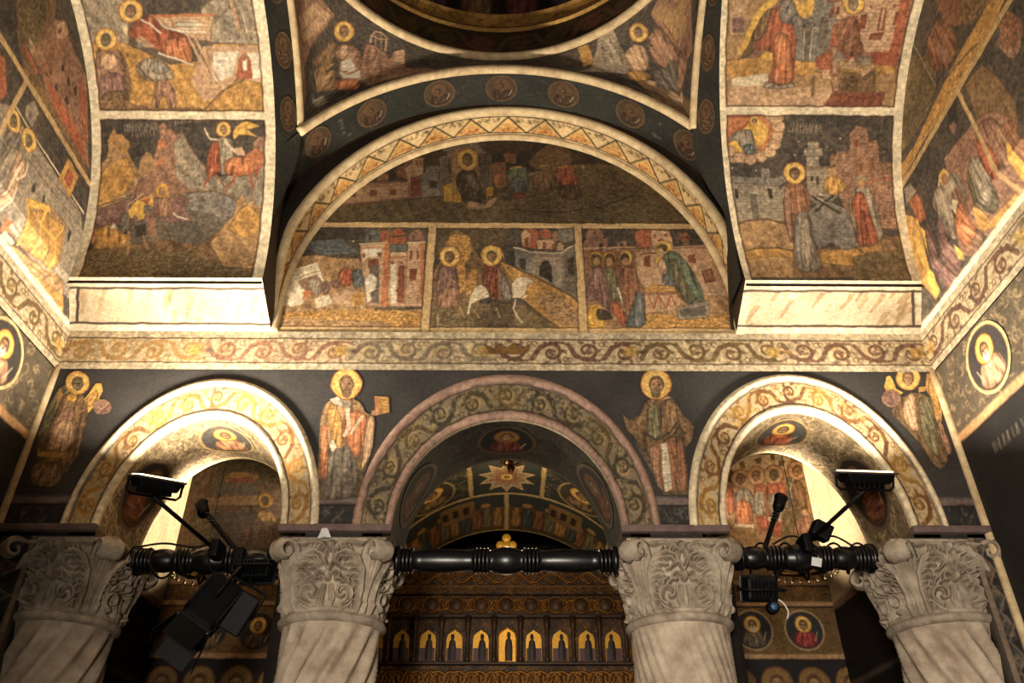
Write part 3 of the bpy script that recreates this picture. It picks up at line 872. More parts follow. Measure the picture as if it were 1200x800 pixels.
class Canvas:
    """pigment on one wall: u across, v up, in metres"""
    def __init__(s, u0, v0, u1, v1, res=0.005, bg='k', mottle=0.10, warp=0.004):
        s.u0, s.v0, s.u1, s.v1, s.res = u0, v0, u1, v1, res
        s.nx, s.ny = max(4, int((u1-u0)/res)+1), max(4, int((v1-v0)/res)+1)
        n1 = vnoise(s.ny, s.nx, 0.05/res); n2 = vnoise(s.ny, s.nx, 0.05/res)
        U, V = np.meshgrid(np.linspace(u0, u1, s.nx), np.linspace(v0, v1, s.ny))
        s.U0, s.V0 = U, V
        s.U = U+(n1-0.5)*2*warp; s.V = V+(n2-0.5)*2*warp
        s.st = vnoise(s.ny, s.nx, 0.018/res); s.big = vnoise(s.ny, s.nx, 0.16/res); s.fine = vnoise(s.ny, s.nx, max(1.3, 0.008/res))
        s.a = np.empty((s.ny, s.nx, 3)); s.a[:] = col(bg)
        s.a *= (1+mottle*(s.big*1.4+s.st*0.6-1.0))[..., None]
        s.m = np.zeros((s.ny, s.nx))
    def box(s, x0, y0, x1, y1, pad):
        i0 = max(0, int((x0-pad-s.u0)/s.res)); i1 = min(s.nx, int((x1+pad-s.u0)/s.res)+2)
        j0 = max(0, int((y0-pad-s.v0)/s.res)); j1 = min(s.ny, int((y1+pad-s.v0)/s.res)+2)
        return (slice(j0, j1), slice(i0, i1)) if i1 > i0 and j1 > j0 else None
    def sd(s, pts, sl):
        X, Y = s.U[sl], s.V[sl]
        d = np.full(X.shape, 1e9); ins = np.zeros(X.shape, bool)
        n = len(pts)
        for i in range(n):
            (x0, y0), (x1, y1) = pts[i], pts[(i+1) % n]
            ex, ey = x1-x0, y1-y0
            t = np.clip(((X-x0)*ex+(Y-y0)*ey)/(ex*ex+ey*ey+1e-12), 0, 1)
            d = np.minimum(d, (X-x0-t*ex)**2+(Y-y0-t*ey)**2)
            if y0 != y1:
                cr = ((y0 > Y) != (y1 > Y)) & (X < (x1-x0)*(Y-y0)/(y1-y0)+x0)
                ins ^= cr
        d = np.sqrt(d)
        return np.where(ins, -d, d)
    def put(s, sl, al, c):
        al = al[..., None]
        s.a[sl] = s.a[sl]*(1-al)+c*al
        s.m[sl] = np.maximum(s.m[sl], al[..., 0])
    def poly(s, pts, c, out=0.0, style='', al=1.0):
        pts = [(float(x), float(y)) for x, y in pts]
        if style in ('d', 'i'): pts = soften(pts)
        xs, ys = [p[0] for p in pts], [p[1] for p in pts]
        sl = s.box(min(xs), min(ys), max(xs), max(ys), 0.02)
        if sl is None: return
        d = s.sd(pts, sl)
        c = col(c)
        A = np.clip(0.5-d/s.res/1.4, 0, 1)*al
        tone = 1+0.10*(s.st[sl]*2-1)+0.10*(s.big[sl]*2-1)
        if style == 'd':      # drapery: folds that run down the figure and gather towards it
            P = np.array(pts); cx, cy = P.mean(0)
            w = max(P[:, 0].max()-P[:, 0].min(), 0.03); hh = max(P[:, 1].max()-P[:, 1].min(), 0.03)
            X, Y = s.U[sl], s.V[sl]
            ph = (X-cx)/(0.55+0.45*np.clip((P[:, 1].max()-Y)/hh, 0, 1))/w
            fold = np.sin(ph*21+3*s.big[sl]+cx*40)*0.5+np.sin(ph*37+(Y-cy)/hh*5)*0.35+np.sin(ph*11-(Y-cy)/hh*7)*0.4
            w2 = 0.22*min(w, hh)
            tone = tone*(1+0.20*fold)*(1-0.28*np.clip((-0.55-fold)*3, 0, 1))*(0.80+0.32*np.clip(-d/w2, 0, 1))
            lit = np.clip((fold-0.62)*2.2, 0, 1)*np.clip(-d/0.012, 0, 1)*0.30
        elif style == '' and out > 0:    # masonry: faint courses and a lighter upper edge
            tone = tone*(1+0.07*np.sin(s.V[sl]*300)+0.05*np.sin(s.U[sl]*170+2*np.sin(s.V[sl]*150)))
        elif style == 'h':    # rock: slanting brushed ledges
            X, Y = s.U[sl], s.V[sl]
            q = np.sin((X*0.8+Y*0.5)*75+6*s.big[sl])*0.5+np.sin((X*1.1-Y*0.35)*120+9*s.st[sl])*0.5
            tone = tone*(1+0.20*q+0.10*np.clip(1+d/0.03, 0, 1))
        elif style == 'i':    # stippled foliage and ground
            tone = tone*(1+0.16*(s.fine[sl]*2-1)+0.14*np.sin(s.V[sl]*260+7*s.st[sl]+5*s.big[sl]))
        cc = np.clip(c*tone[..., None], 0, 255)
        if style == 'd': cc = cc*(1-lit[..., None])+np.array((214, 192, 158.))*lit[..., None]
        s.put(sl, A, cc)
        if out > 0:
            A2 = np.clip(1-np.abs(d)/out, 0, 1)*0.55*al*(0.5+0.8*s.st[sl])
            s.put(sl, A2, np.array((52, 36, 28.)))
    def line(s, pts, c, w=0.006, al=1.0, taper=False):
        n = len(pts)
        for i in range(n-1):
            (x0, y0), (x1, y1) = pts[i], pts[i+1]
            ww = w*(1-0.8*i/max(1, n-1)) if taper else w
            sl = s.box(min(x0, x1), min(y0, y1), max(x0, x1), max(y0, y1), ww+0.006)
            if sl is None: continue
            X, Y = s.U[sl], s.V[sl]
            ex, ey = x1-x0, y1-y0
            t = np.clip(((X-x0)*ex+(Y-y0)*ey)/(ex*ex+ey*ey+1e-12), 0, 1)
            d = np.hypot(X-x0-t*ex, Y-y0-t*ey)
            s.put(sl, np.clip((ww*0.5-d)/s.res+0.5, 0, 1)*al, col(c))
    def ell(s, cx, cy, ax, ay, bx, by, c, out=0.0, al=1.0, k=1.0):
        pts = [(cx+k*(ax*math.cos(t)+bx*math.sin(t)), cy+k*(ay*math.cos(t)+by*math.sin(t))) for t in np.linspace(0, 2*math.pi, 24, endpoint=False)]
        s.poly(pts, c, out, '', al)
    def halo(s, cx, cy, ax, ay, bx, by, fc='f', ring='y', beard=''):
        E = lambda dx, dy, sx, sy, c, out=0, al=1.0: s.ell(cx+ax*dx+bx*dy, cy+ay*dx+by*dy, ax*sx, ay*sx, bx*sy, by*sy, c, out, al)
        r = math.hypot(ax, ay)
        if ring: 
            E(0, 0, 1.04, 1.04, 'R'); E(0, 0, 0.96, 0.96, ring); E(0, 0, 0.78, 0.78, (236,196,112) if ring == 'y' else ring)
        E(0, -0.02, 0.50, 0.58, (92, 68, 46))                                            # hair
        E(0, -0.12, 0.38, 0.47, fc, 0.003)                                      # face
        if beard: E(0, -0.52, 0.34, 0.40, beard)
        E(0, -0.62 if not beard else -0.34, 0.13, 0.05, 'R')
        for q in (-0.18, 0.18):
            E(q, -0.04, 0.11, 0.05, 'z'); E(q, 0.07, 0.14, 0.025, 'b')
        E(0.03, -0.18, 0.05, 0.16, 'b')
        E(-0.2, -0.2, 0.1, 0.2, (196, 156, 112), 0, 0.5)
    def script(s, x0, y0, x1, y1, h, c='c', seed=1):
        r = np.random.default_rng(seed)
        L = math.hypot(x1-x0, y1-y0); dx, dy = (x1-x0)/L, (y1-y0)/L
        q = 0.0
        while q < L:
            w = h*r.uniform(0.3, 0.7)
            x, y = x0+dx*q, y0+dy*q
            s.line([(x, y), (x-dy*h, y+dx*h)], c, h*0.16, 0.6)
            k = r.integers(0, 4)
            if k == 0: s.line([(x-dy*h, y+dx*h), (x+dx*w*0.7, y+dy*w*0.7)], c, h*0.14, 0.55)
            elif k == 1: s.line([(x-dy*h*0.5, y+dx*h*0.5), (x+dx*w*0.8-dy*h*0.5, y+dy*w*0.8+dx*h*0.5)], c, h*0.14, 0.55)
            elif k == 2: s.line([(x+dx*w*0.7, y+dy*w*0.7), (x+dx*w*0.7-dy*h, y+dy*w*0.7+dx*h)], c, h*0.16, 0.55)
            q += w+h*0.35
    def stripe(s, axis, x0, x1, c, al=1.0, jag=0.003):
        Q = s.U if axis == 'u' else s.V
        s.band(Q, x0, x1, c, al)
    def band(s, Q, x0, x1, c, al=1.0):
        A = np.clip((Q-x0)/s.res+0.5, 0, 1)*np.clip((x1-Q)/s.res+0.5, 0, 1)*al
        tone = 1+0.12*(s.st*2-1)+0.08*(s.big*2-1)
        s.put((slice(None), slice(None)), A, np.clip(col(c)*tone[..., None], 0, 255))
    def rinceau(s, x0, x1, yc, h, cols, seed=3, al=0.9, unit=1.25, flip=False):
        """scrolling acanthus along the band between x0 and x1, band height h about yc"""
        r = np.random.default_rng(seed)
        n = max(1, int(round((x1-x0)/(h*unit)))); p = (x1-x0)/n
        def leaf(bx, by, a, L, w, c):
            tx, ty = bx+L*math.cos(a), by+L*math.sin(a); nx_, ny_ = -math.sin(a)*w, math.cos(a)*w
            k = 0.25*L*r.choice((-1, 1))
            s.poly([(bx+nx_*0.3, by+ny_*0.3), (bx+(tx-bx)*0.35+nx_, by+(ty-by)*0.35+ny_), (bx+(tx-bx)*0.75+nx_*0.8, by+(ty-by)*0.75+ny_*0.8), (tx+k*math.sin(a), ty-k*math.cos(a)),
                    (bx+(tx-bx)*0.6-nx_*0.5, by+(ty-by)*0.6-ny_*0.5), (bx+(tx-bx)*0.3-nx_*0.8, by+(ty-by)*0.3-ny_*0.8)], c, 0, '', al)
        for i in range(n):
            c = cols[i % len(cols)]; sg = 1 if (i+flip) % 2 == 0 else -1
            xa = x0+i*p; cx = xa+p*0.52; cy = yc-sg*0.05*h; R = 0.36*h
            s.ell(cx-R*0.2, cy, R*0.75, 0, 0, R*0.75, (206, 164, 92), 0, 0.40 if r.random() < 0.5 else 0.15)
            # stem arching over the curl, then rolling inwards
            pts = [(xa, yc-sg*0.30*h), (xa+p*0.10, yc-sg*0.05*h), (xa+p*0.20, yc+sg*0.20*h)]
            for k in range(24):
                a = k/23*2*math.pi*1.25; rr = R*(1.12-0.85*k/23)
                pts.append((cx+rr*math.cos(math.pi*0.75-a), cy+sg*rr*math.sin(math.pi*0.75-a)))
            s.line(pts, c, h*0.19, al, True)
            s.line([(xa+p*0.16, yc+sg*0.05*h), (xa+p*0.5, yc+sg*0.40*h), (xa+p*0.85, yc+sg*0.38*h), (xa+p, yc+sg*0.30*h)], c, h*0.10, al)
            for k, a in enumerate((2.4, 1.3, 0.3, -0.7, -1.8)):                  # lobes that spring from the curl
                bx, by = cx+R*0.95*math.cos(a), cy+sg*R*0.95*math.sin(a)
                leaf(bx, by, sg*(a-0.9)+r.uniform(-0.2, 0.2), h*0.30, h*0.085, c)
            for a in (2.0, 0.2, -1.6): leaf(cx+R*0.62*math.cos(a), cy+sg*R*0.62*math.sin(a), sg*(a+2.6), h*0.26, h*0.075, c)
            s.ell(cx, cy, h*0.07, 0, 0, h*0.07, c, 0, al)
            for q, w in ((0.05, 0.34), (0.93, -0.32)):                           # tendrils in the corners
                tx = xa+p*q; ty = yc+sg*h*w
                s.line([(tx+0.10*h*math.cos(t), ty+0.10*h*math.sin(t)) for t in np.linspace(0, 5, 9)], c, h*0.045, al*0.8)
    def tangle(s, x0, y0, x1, y1, c, n=60, seed=5, al=0.6, size=0.05, inside=None):
        """dense painted foliage: many small curled strokes"""
        r = np.random.default_rng(seed)
        for i in range(n):
            x, y = r.uniform(x0, x1), r.uniform(y0, y1)
            if inside and not inside(x, y): continue
            a0 = r.uniform(0, 6.28); sg = r.choice((-1, 1)); sz = size*r.uniform(0.5, 1.1)
            pts = [(x+sz*(1-k/11)*math.cos(a0+sg*k*0.5), y+sz*(1-k/11)*math.sin(a0+sg*k*0.5)) for k in range(9)]
            s.line(pts, c, sz*0.22, al, True)
    def run(s, text):
        """draw a list of strokes: letter, colour, numbers in mm of this wall"""
        for ln in text.strip().split('\n'):
            f = ln.split()
            if not f: continue
            op, c = f[0], f[1]
            if ',' in c: c = tuple(int(q) for q in c.split(','))
            x = [float(q)/1000 for q in f[2:] if not q.isalpha()]
            ex = [q for q in f[2:] if q.isalpha()]
            if op in 'pqdDhi':
                pts = list(zip(x[0::2], x[1::2]))
                s.poly(pts, c, 0.0045 if op in 'qdh' else 0, {'p': '', 'q': '', 'd': 'd', 'D': 'd', 'h': 'h', 'i': 'i'}[op])
            elif op == 'l': s.line(list(zip(x[1::2], x[2::2])), c, x[0])
            elif op == 'e': s.ell(*x[:6], c)
            elif op == 'E': s.ell(*x[:6], c, 0.006)
            elif op == 'H': s.halo(*x[:6], fc=c, ring=(ex[0] if ex and ex[0] != 'x' else ('y' if not ex else '')), beard=(ex[1] if len(ex) > 1 else ''))
            elif op == 'T': s.script(x[0], x[1], x[2], x[3], x[4], c, int(abs(x[0]*1000)) % 97)
    def fade(s, f=0.16, dust=(168, 138, 98)):
        """thin and worn pigment: tan plaster shows through in patches"""
        k = f*(0.35+1.3*np.clip(s.big*0.6+s.st*0.5+s.fine*0.35-0.25, 0, 1))
        s.a = s.a*(1-k[..., None])+np.array(dust, float)*k[..., None]
        s1 = vnoise(s.ny, s.nx*4, 0.050/s.res)[:, ::4]; s2 = vnoise(s.ny*4, s.nx, 0.044/s.res)[::4]
        q = vnoise(s.ny, s.nx, 0.09/s.res)
        br = s1*q+s2*(1-q)                                                     # brush direction changes over the wall
        s.a *= (1+0.26*(s.fine-0.5)+0.12*(s.st-0.5)+0.20*(br-0.5))[..., None]
        return s
    def sample(s, u, v):
        fx = np.clip((u-s.u0)/(s.u1-s.u0)*(s.nx-1), 0, s.nx-1.001); fy = np.clip((v-s.v0)/(s.v1-s.v0)*(s.ny-1), 0, s.ny-1.001)
        ix, iy = fx.astype(int), fy.astype(int); fx = (fx-ix)[..., None]; fy = (fy-iy)[..., None]
        a = s.a
        return (a[iy, ix]*(1-fx)+a[iy, ix+1]*fx)*(1-fy)+(a[iy+1, ix]*(1-fx)+a[iy+1, ix+1]*fx)*fy
def lin(c):
    c = np.clip(np.asarray(c, float)/255.0, 0, 1)
    return np.where(c <= 0.04045, c/12.92, ((c+0.055)/1.055)**2.4)

# ---------------------------------------------------------------- materials
def new_mat(name):
    m = bpy.data.materials.new(name); m.use_nodes = True
    nt = m.node_tree; nt.nodes.clear()
    out = nt.nodes.new('ShaderNodeOutputMaterial'); b = nt.nodes.new('ShaderNodeBsdfPrincipled')
    nt.links.new(b.outputs[0], out.inputs[0])
    return m, nt, b
def nd(nt, t, **kw):
    n = nt.nodes.new(t)
    for k, v in kw.items(): setattr(n, k, v)
    return n
def mixmul(nt, a, b, fac):
    m = nd(nt, 'ShaderNodeMix', data_type='RGBA', blend_type='MULTIPLY')
    if isinstance(fac, float): m.inputs[0].default_value = fac
    else: nt.links.new(fac, m.inputs[0])
    nt.links.new(a, m.inputs[6]); nt.links.new(b, m.inputs[7])
    return m.outputs[2]
def ramp(nt, src, stops):
    r = nd(nt, 'ShaderNodeValToRGB')
    e = r.color_ramp.elements
    while len(e) < len(stops): e.new(0.5)
    for i, (p, c) in enumerate(stops):
        e[i].position = p; e[i].color = (*c, 1) if len(c) == 3 else c
    nt.links.new(src, r.inputs[0])
    return r.outputs[0]
def noise(nt, vec, scale, detail=4, rough=0.6):
    n = nd(nt, 'ShaderNodeTexNoise'); n.inputs['Scale'].default_value = scale; n.inputs['Detail'].default_value = detail; n.inputs['Roughness'].default_value = rough
    if vec is not None: nt.links.new(vec, n.inputs['Vector'])
    return n.outputs['Fac']
def fresco_material(name='fresco_plaster', wear=1.0, rough=0.72):
    m, nt, b = new_mat(name)
    at = nd(nt, 'ShaderNodeAttribute', attribute_name='Pigment')
    tc = nd(nt, 'ShaderNodeTexCoord')
    v = tc.outputs['Object']
    c = at.outputs['Color']
    soot = ramp(nt, noise(nt, v, 2.3, 5, 0.62), [(0.30, (0.55, 0.52, 0.48)), (0.62, (1.05, 1.03, 1.0))])
    c = mixmul(nt, c, soot, 0.40*wear)
    grain = ramp(nt, noise(nt, v, 60, 6, 0.75), [(0.30, (0.52, 0.50, 0.47)), (0.55, (1.0, 1.0, 1.0)), (0.75, (1.25, 1.22, 1.18))])
    c = mixmul(nt, c, grain, 0.75*wear)
    flake = nd(nt, 'ShaderNodeMix', data_type='RGBA')
    fl = ramp(nt, noise(nt, v, 17, 8, 0.75), [(0.66, (0, 0, 0)), (0.72, (1, 1, 1))])
    fm = nd(nt, 'ShaderNodeMath', operation='MULTIPLY'); nt.links.new(fl, fm.inputs[0]); fm.inputs[1].default_value = 0.28*wear
    nt.links.new(fm.outputs[0], flake.inputs[0]); nt.links.new(c, flake.inputs[6]); flake.inputs[7].default_value = (0.42, 0.33, 0.24, 1)
    c = flake.outputs[2]
    vo = nd(nt, 'ShaderNodeTexVoronoi', feature='DISTANCE_TO_EDGE'); vo.inputs['Scale'].default_value = 3.1
    wv = nd(nt, 'ShaderNodeVectorMath', operation='ADD'); nn = nd(nt, 'ShaderNodeTexNoise'); nn.inputs['Scale'].default_value = 4; nn.inputs['Detail'].default_value = 6
    nt.links.new(v, nn.inputs['Vector']); nt.links.new(v, wv.inputs[0]); nt.links.new(nn.outputs['Color'], wv.inputs[1]); nt.links.new(wv.outputs[0], vo.inputs['Vector'])
    crack = ramp(nt, vo.outputs['Distance'], [(0.0, (0.55, 0.5, 0.45)), (0.006, (1, 1, 1))])
    c = mixmul(nt, c, crack, 0.35*wear)
    nt.links.new(c, b.inputs['Base Color'])
    b.inputs['Roughness'].default_value = rough
    b.inputs['Specular IOR Level'].default_value = 0.25
    bp = nd(nt, 'ShaderNodeBump'); bp.inputs['Strength'].default_value = 0.25; bp.inputs['Distance'].default_value = 0.01
    nt.links.new(noise(nt, v, 22, 8, 0.65), bp.inputs['Height']); nt.links.new(bp.outputs[0], b.inputs['Normal'])
    return m
def plain_material(name, c, rough=0.6, metal=0.0, spec=0.4, grain=0.25, scale=30, bump=0.1, emit=None, estr=0.0, c2=None):
    m, nt, b = new_mat(name)
    tc = nd(nt, 'ShaderNodeTexCoord')
    base = nd(nt, 'ShaderNodeMix', data_type='RGBA')
    l1 = lin(c); l2 = lin(c2) if c2 is not None else l1*0.45
    base.inputs[6].default_value = (*l2, 1); base.inputs[7].default_value = (*l1, 1)
    f = ramp(nt, noise(nt, tc.outputs['Object'], scale, 6, 0.65), [(0.5-grain, (0, 0, 0)), (0.5+grain*0.6, (1, 1, 1))])
    nt.links.new(f, base.inputs[0]); nt.links.new(base.outputs[2], b.inputs['Base Color'])
    b.inputs['Roughness'].default_value = rough; b.inputs['Metallic'].default_value = metal; b.inputs['Specular IOR Level'].default_value = spec
    if bump:
        bp = nd(nt, 'ShaderNodeBump'); bp.inputs['Strength'].default_value = bump; bp.inputs['Distance'].default_value = 0.01
        nt.links.new(noise(nt, tc.outputs['Object'], scale*1.7, 8, 0.7), bp.inputs['Height']); nt.links.new(bp.outputs[0], b.inputs['Normal'])
    if emit is not None:
        b.inputs['Emission Color'].default_value = (*lin(emit), 1); b.inputs['Emission Strength'].default_value = estr
    return m

# ---------------------------------------------------------------- mesh helpers
COL = bpy.context.scene.collection
def link(o, parent=None):
    COL.objects.link(o)
    if parent is not None:
        o.parent = parent
        o.matrix_parent_inverse = Matrix.Translation(parent.location).inverted() if parent.type == 'EMPTY' else Matrix()
    return o
def tag(o, label=None, cat=None, group=None, kind=None):
    if label: o['label'] = label
    if cat: o['category'] = cat
    if group: o['group'] = group
    if kind: o['kind'] = kind
    return o
def empty(name, loc, label=None, cat=None, group=None):
    o = bpy.data.objects.new(name, None); o.location = loc; o.empty_display_size = 0.05
    COL.objects.link(o)
    return tag(o, label, cat, group)
def mesh_np(name, V, Fq, mat, parent=None, colors=None, smooth=True):
    """V (n,3) and quads (m,4) as arrays"""
    me = bpy.data.meshes.new(name)
    V = np.asarray(V, np.float32).reshape(-1, 3); Fq = np.asarray(Fq, np.int32).reshape(-1, 4)
    me.vertices.add(len(V)); me.vertices.foreach_set('co', V.ravel())
    me.loops.add(Fq.size); me.loops.foreach_set('vertex_index', Fq.ravel())
    me.polygons.add(len(Fq)); me.polygons.foreach_set('loop_start', np.arange(0, Fq.size, 4, dtype=np.int32))
    if colors is not None:
        at = me.color_attributes.new('Pigment', 'FLOAT_COLOR', 'POINT')
        c = np.ones((len(V), 4), np.float32); c[:, :3] = lin(np.asarray(colors).reshape(-1, 3))
        at.data.foreach_set('color', c.ravel())
    me.update(calc_edges=True); me.validate()
    if smooth: me.polygons.foreach_set('use_smooth', np.ones(len(me.polygons), bool))
    me.materials.append(mat)
    o = bpy.data.objects.new(name, me)
    return link(o, parent)
def grid_faces(nu, nv, off=0, flip=False, wrap=False):
    i, j = np.meshgrid(np.arange(nu if wrap else nu-1), np.arange(nv-1))
    i2 = (i+1) % nu
    a = off+j*nu+i; b = off+j*nu+i2; c = off+(j+1)*nu+i2; d = off+(j+1)*nu+i
    q = np.stack([a, b, c, d] if not flip else [a, d, c, b], -1)
    return q.reshape(-1, 4)
class Acc:
    """collects grids (and their pigments) that make up ONE object"""
    def __init__(s): s.V, s.F, s.C, s.n = [], [], [], 0
    def grid(s, P, C=None, flip=False, wrap=False):
        nv, nu = P.shape[:2]
        s.V.append(P.reshape(-1, 3)); s.F.append(grid_faces(nu, nv, s.n, flip, wrap)); s.n += nu*nv
        s.C.append(np.broadcast_to(np.asarray(C if C is not None else (128, 128, 128), float), P.shape).reshape(-1, 3))
        return s
    def box(s, lo, hi, C=None):
        (a, b, c), (d, e, f) = lo, hi
        v = np.array([(x, y, z) for z in (c, f) for y in (b, e) for x in (a, d)], float)
        q = np.array([(0, 2, 3, 1), (4, 5, 7, 6), (0, 1, 5, 4), (2, 6, 7, 3), (0, 4, 6, 2), (1, 3, 7, 5)])+s.n
        s.V.append(v); s.F.append(q); s.n += 8
        s.C.append(np.broadcast_to(np.asarray(C if C is not None else (128, 128, 128), float), (8, 3)))
        return s
    def build(s, name, mat, parent=None, colored=False, smooth=True):
        return mesh_np(name, np.concatenate(s.V), np.concatenate(s.F), mat, parent, np.concatenate(s.C) if colored else None, smooth)
def tube_grid(path, r, n=8, up=(0, 0, 1), closed=False, sx=1.0, sy=1.0):
    P = np.asarray(path, float)
    T = np.roll(P, -1, 0)-np.roll(P, 1, 0) if closed else np.gradient(P, axis=0)
    T /= np.linalg.norm(T, axis=1)[:, None]+1e-12
    U = np.cross(np.broadcast_to(np.asarray(up, float), T.shape), T); L = np.linalg.norm(U, axis=1)
    U[L < 1e-4] = (1, 0, 0); U /= np.linalg.norm(U, axis=1)[:, None]
    W = np.cross(T, U)
    rr = np.broadcast_to(np.asarray(r, float), (len(P),))
    a = np.linspace(0, 2*np.pi, n, endpoint=False)
    G = P[:, None]+rr[:, None, None]*(np.cos(a)[None, :, None]*sx*U[:, None]+np.sin(a)[None, :, None]*sy*W[:, None])
    if closed: G = np.concatenate([G, G[:1]], 0)
    else: G = np.concatenate([np.repeat(P[:1, None], n, 1), G, np.repeat(P[-1:, None], n, 1)], 0)
    return G
def tube(name, path, r, mat, parent=None, n=8, up=(0, 0, 1), closed=False, sx=1.0, sy=1.0):
    return Acc().grid(tube_grid(path, r, n, up, closed, sx, sy), wrap=True).build(name, mat, parent)
def lathe_grid(prof, n=48, axis='z', org=(0, 0, 0)):
    """prof: (radius, height) pairs"""
    pr = np.asarray(prof, float); a = np.linspace(0, 2*np.pi, n, endpoint=False)
    x = pr[:, 0, None]*np.cos(a); y = pr[:, 0, None]*np.sin(a); h = np.repeat(pr[:, 1, None], n, 1)
    G = np.stack([x, y, h] if axis == 'z' else [h, x, y], -1)
    return G+np.asarray(org, float)
def rbox(name, size, mat, parent=None, loc=(0, 0, 0), rot=None, bev=0.006, seg=2, taper=None):
    """a bevelled block; taper scales its far (+z) face"""
    bm = bmesh.new(); bmesh.ops.create_cube(bm, size=1.0)
    for v in bm.verts:
        if taper and v.co.z > 0: v.co.x *= taper[0]; v.co.y *= taper[1]
        v.co = Vector((v.co.x*size[0], v.co.y*size[1], v.co.z*size[2]))
    if bev: bmesh.ops.bevel(bm, geom=bm.edges[:], offset=bev, segments=seg, affect='EDGES', profile=0.6)
    M = Matrix.Translation(loc) @ (rot.to_4x4() if rot is not None else Matrix())
    bm.transform(M)
    me = bpy.data.meshes.new(name); bm.to_mesh(me); bm.free(); me.materials.append(mat)
    o = bpy.data.objects.new(name, me)
    return link(o, parent)
def paint_panel(name, surf, cv, S, T, mat, eps=0.0, nrm=None, sc=(1, 1), clip=None, parent=None):
    """a plaster skin: S,T are (nv,nu) arrays of wall coordinates; pigment from the canvas cv"""
    P = SURF[surf](S, T)
    if eps:
        du = np.gradient(P, axis=1); dv = np.gradient(P, axis=0)
        N = np.cross(du, dv); N /= np.linalg.norm(N, axis=-1)[..., None]+1e-12
        to = np.array((0, 1.2, EZ+1.0))-P
        N *= np.sign((N*to).sum(-1))[..., None]
        P = P+N*eps
    C = cv.sample(S*sc[0], T*sc[1])
    nv, nu = S.shape
    Fq = grid_faces(nu, nv)
    if clip is not None:
        k = clip.reshape(-1)
        Fq = Fq[k[Fq].all(1)]
        used = np.unique(Fq); re = np.zeros(nu*nv, int); re[used] = np.arange(len(used))
        return mesh_np(name, P.reshape(-1, 3)[used], re[Fq], mat, parent, C.reshape(-1, 3)[used])
    return mesh_np(name, P, Fq, mat, parent, C)
def rect_grid(u0, u1, v0, v1, res):
    return np.meshgrid(np.linspace(u0, u1, max(2, int((u1-u0)/res)+1)), np.linspace(v0, v1, max(2, int((v1-v0)/res)+1)))

# ================================================================ the scene
PI = math.pi
FR = fresco_material('fresco_plaster')
FRD = fresco_material('sooted_fresco_plaster', 1.25)
CREAM = plain_material('cream_limewash', (228, 206, 160), 0.75, spec=0.2, grain=0.33, scale=14, c2=(150, 116, 80))
STONE = plain_material('carved_limestone', (186, 172, 152), 0.8, spec=0.2, grain=0.26, scale=11, bump=0.7, c2=(104, 90, 75))
STONED = plain_material('weathered_shaft_stone', (200, 184, 162), 0.78, spec=0.2, grain=0.26, scale=9, bump=0.7, c2=(134, 114, 94))
LACQ = plain_material('black_lacquered_wood', (13, 13, 16), 0.34, spec=0.6, grain=0.3, scale=25, bump=0.08)
BLACK = plain_material('black_powder_coat', (7, 7, 8), 0.55, spec=0.18, grain=0.3, scale=60, bump=0.03)
BLACK2 = plain_material('worn_black_metal', (16, 16, 18), 0.45, metal=0.2, spec=0.5, grain=0.3, scale=40, bump=0.03)
STEEL = plain_material('brushed_steel', (150, 152, 156), 0.3, metal=0.9, grain=0.3, scale=60, bump=0.02, c2=(90, 92, 96))
RUBBER = plain_material('cable_rubber', (12, 12, 13), 0.55, spec=0.3, grain=0.2, bump=0)
WHITE = plain_material('white_plastic', (225, 225, 222), 0.5, grain=0.2, bump=0, c2=(200, 200, 198))
WOOD = plain_material('dark_carved_walnut', (66, 42, 24), 0.5, spec=0.4, grain=0.4, scale=24, bump=0.3, c2=(24, 15, 9))
GILT = plain_material('old_gilding', (150, 102, 42), 0.45, metal=0.6, grain=0.4, scale=60, bump=0.3, c2=(58, 34, 14))
GOLD = plain_material('gold_leaf', (240, 186, 78), 0.34, metal=0.55, grain=0.35, scale=30, bump=0.15, c2=(200, 138, 46))
BRASS = plain_material('tarnished_brass', (110, 80, 42), 0.35, metal=0.9, grain=0.4, scale=30, bump=0.1, c2=(70, 46, 20))
DARKPL = plain_material('dark_plaster', (44, 40, 36), 0.85, spec=0.15, grain=0.4, scale=5, bump=0.3, c2=(28, 25, 22))
FLOORM = plain_material('flagstone', (120, 104, 86), 0.6, grain=0.35, scale=4, bump=0.2, c2=(84, 72, 60))
gm, gnt, gb = new_mat('cut_glass'); gb.inputs['Base Color'].default_value = (0.9, 0.92, 0.95, 1); gb.inputs['Roughness'].default_value = 0.05; gb.inputs['Transmission Weight'].default_value = 1.0
GLASS = gm
LAMPG = plain_material('lit_lamp_glass', (255, 240, 215), 0.2, grain=0.1, bump=0, emit=(255, 214, 150), estr=6.0)
LENS = plain_material('dark_lamp_lens', (30, 36, 44), 0.12, spec=0.8, grain=0.2, bump=0)
def st(o): o['kind'] = 'structure'; return o
def W3(x, y, z): return (x, y, z+EZ)
# ---------------------------------------------------------------- shell of the building
def slab(name, lo, hi, mat=DARKPL):
    return st(Acc().box((lo[0], lo[1], lo[2]+EZ), (hi[0], hi[1], hi[2]+EZ)).build(name, mat, smooth=False))
slab('floor', (-3.0, -3.5, -1.75), (2.9, 8.6, -1.60), FLOORM)
slab('wall_north', (XN-0.30, -0.6, -1.6), (XN-0.012, 8.6, 4.7))
slab('wall_south', (XS+0.012, -0.6, -1.6), (XS+0.30, 8.6, 4.7))
slab('wall_apse', (-2.9, 8.25, -1.6), (2.8, 8.6, 3.3))
slab('wall_east', (XN, D+0.03, 2.40), (XS, D+THICK, 4.75))
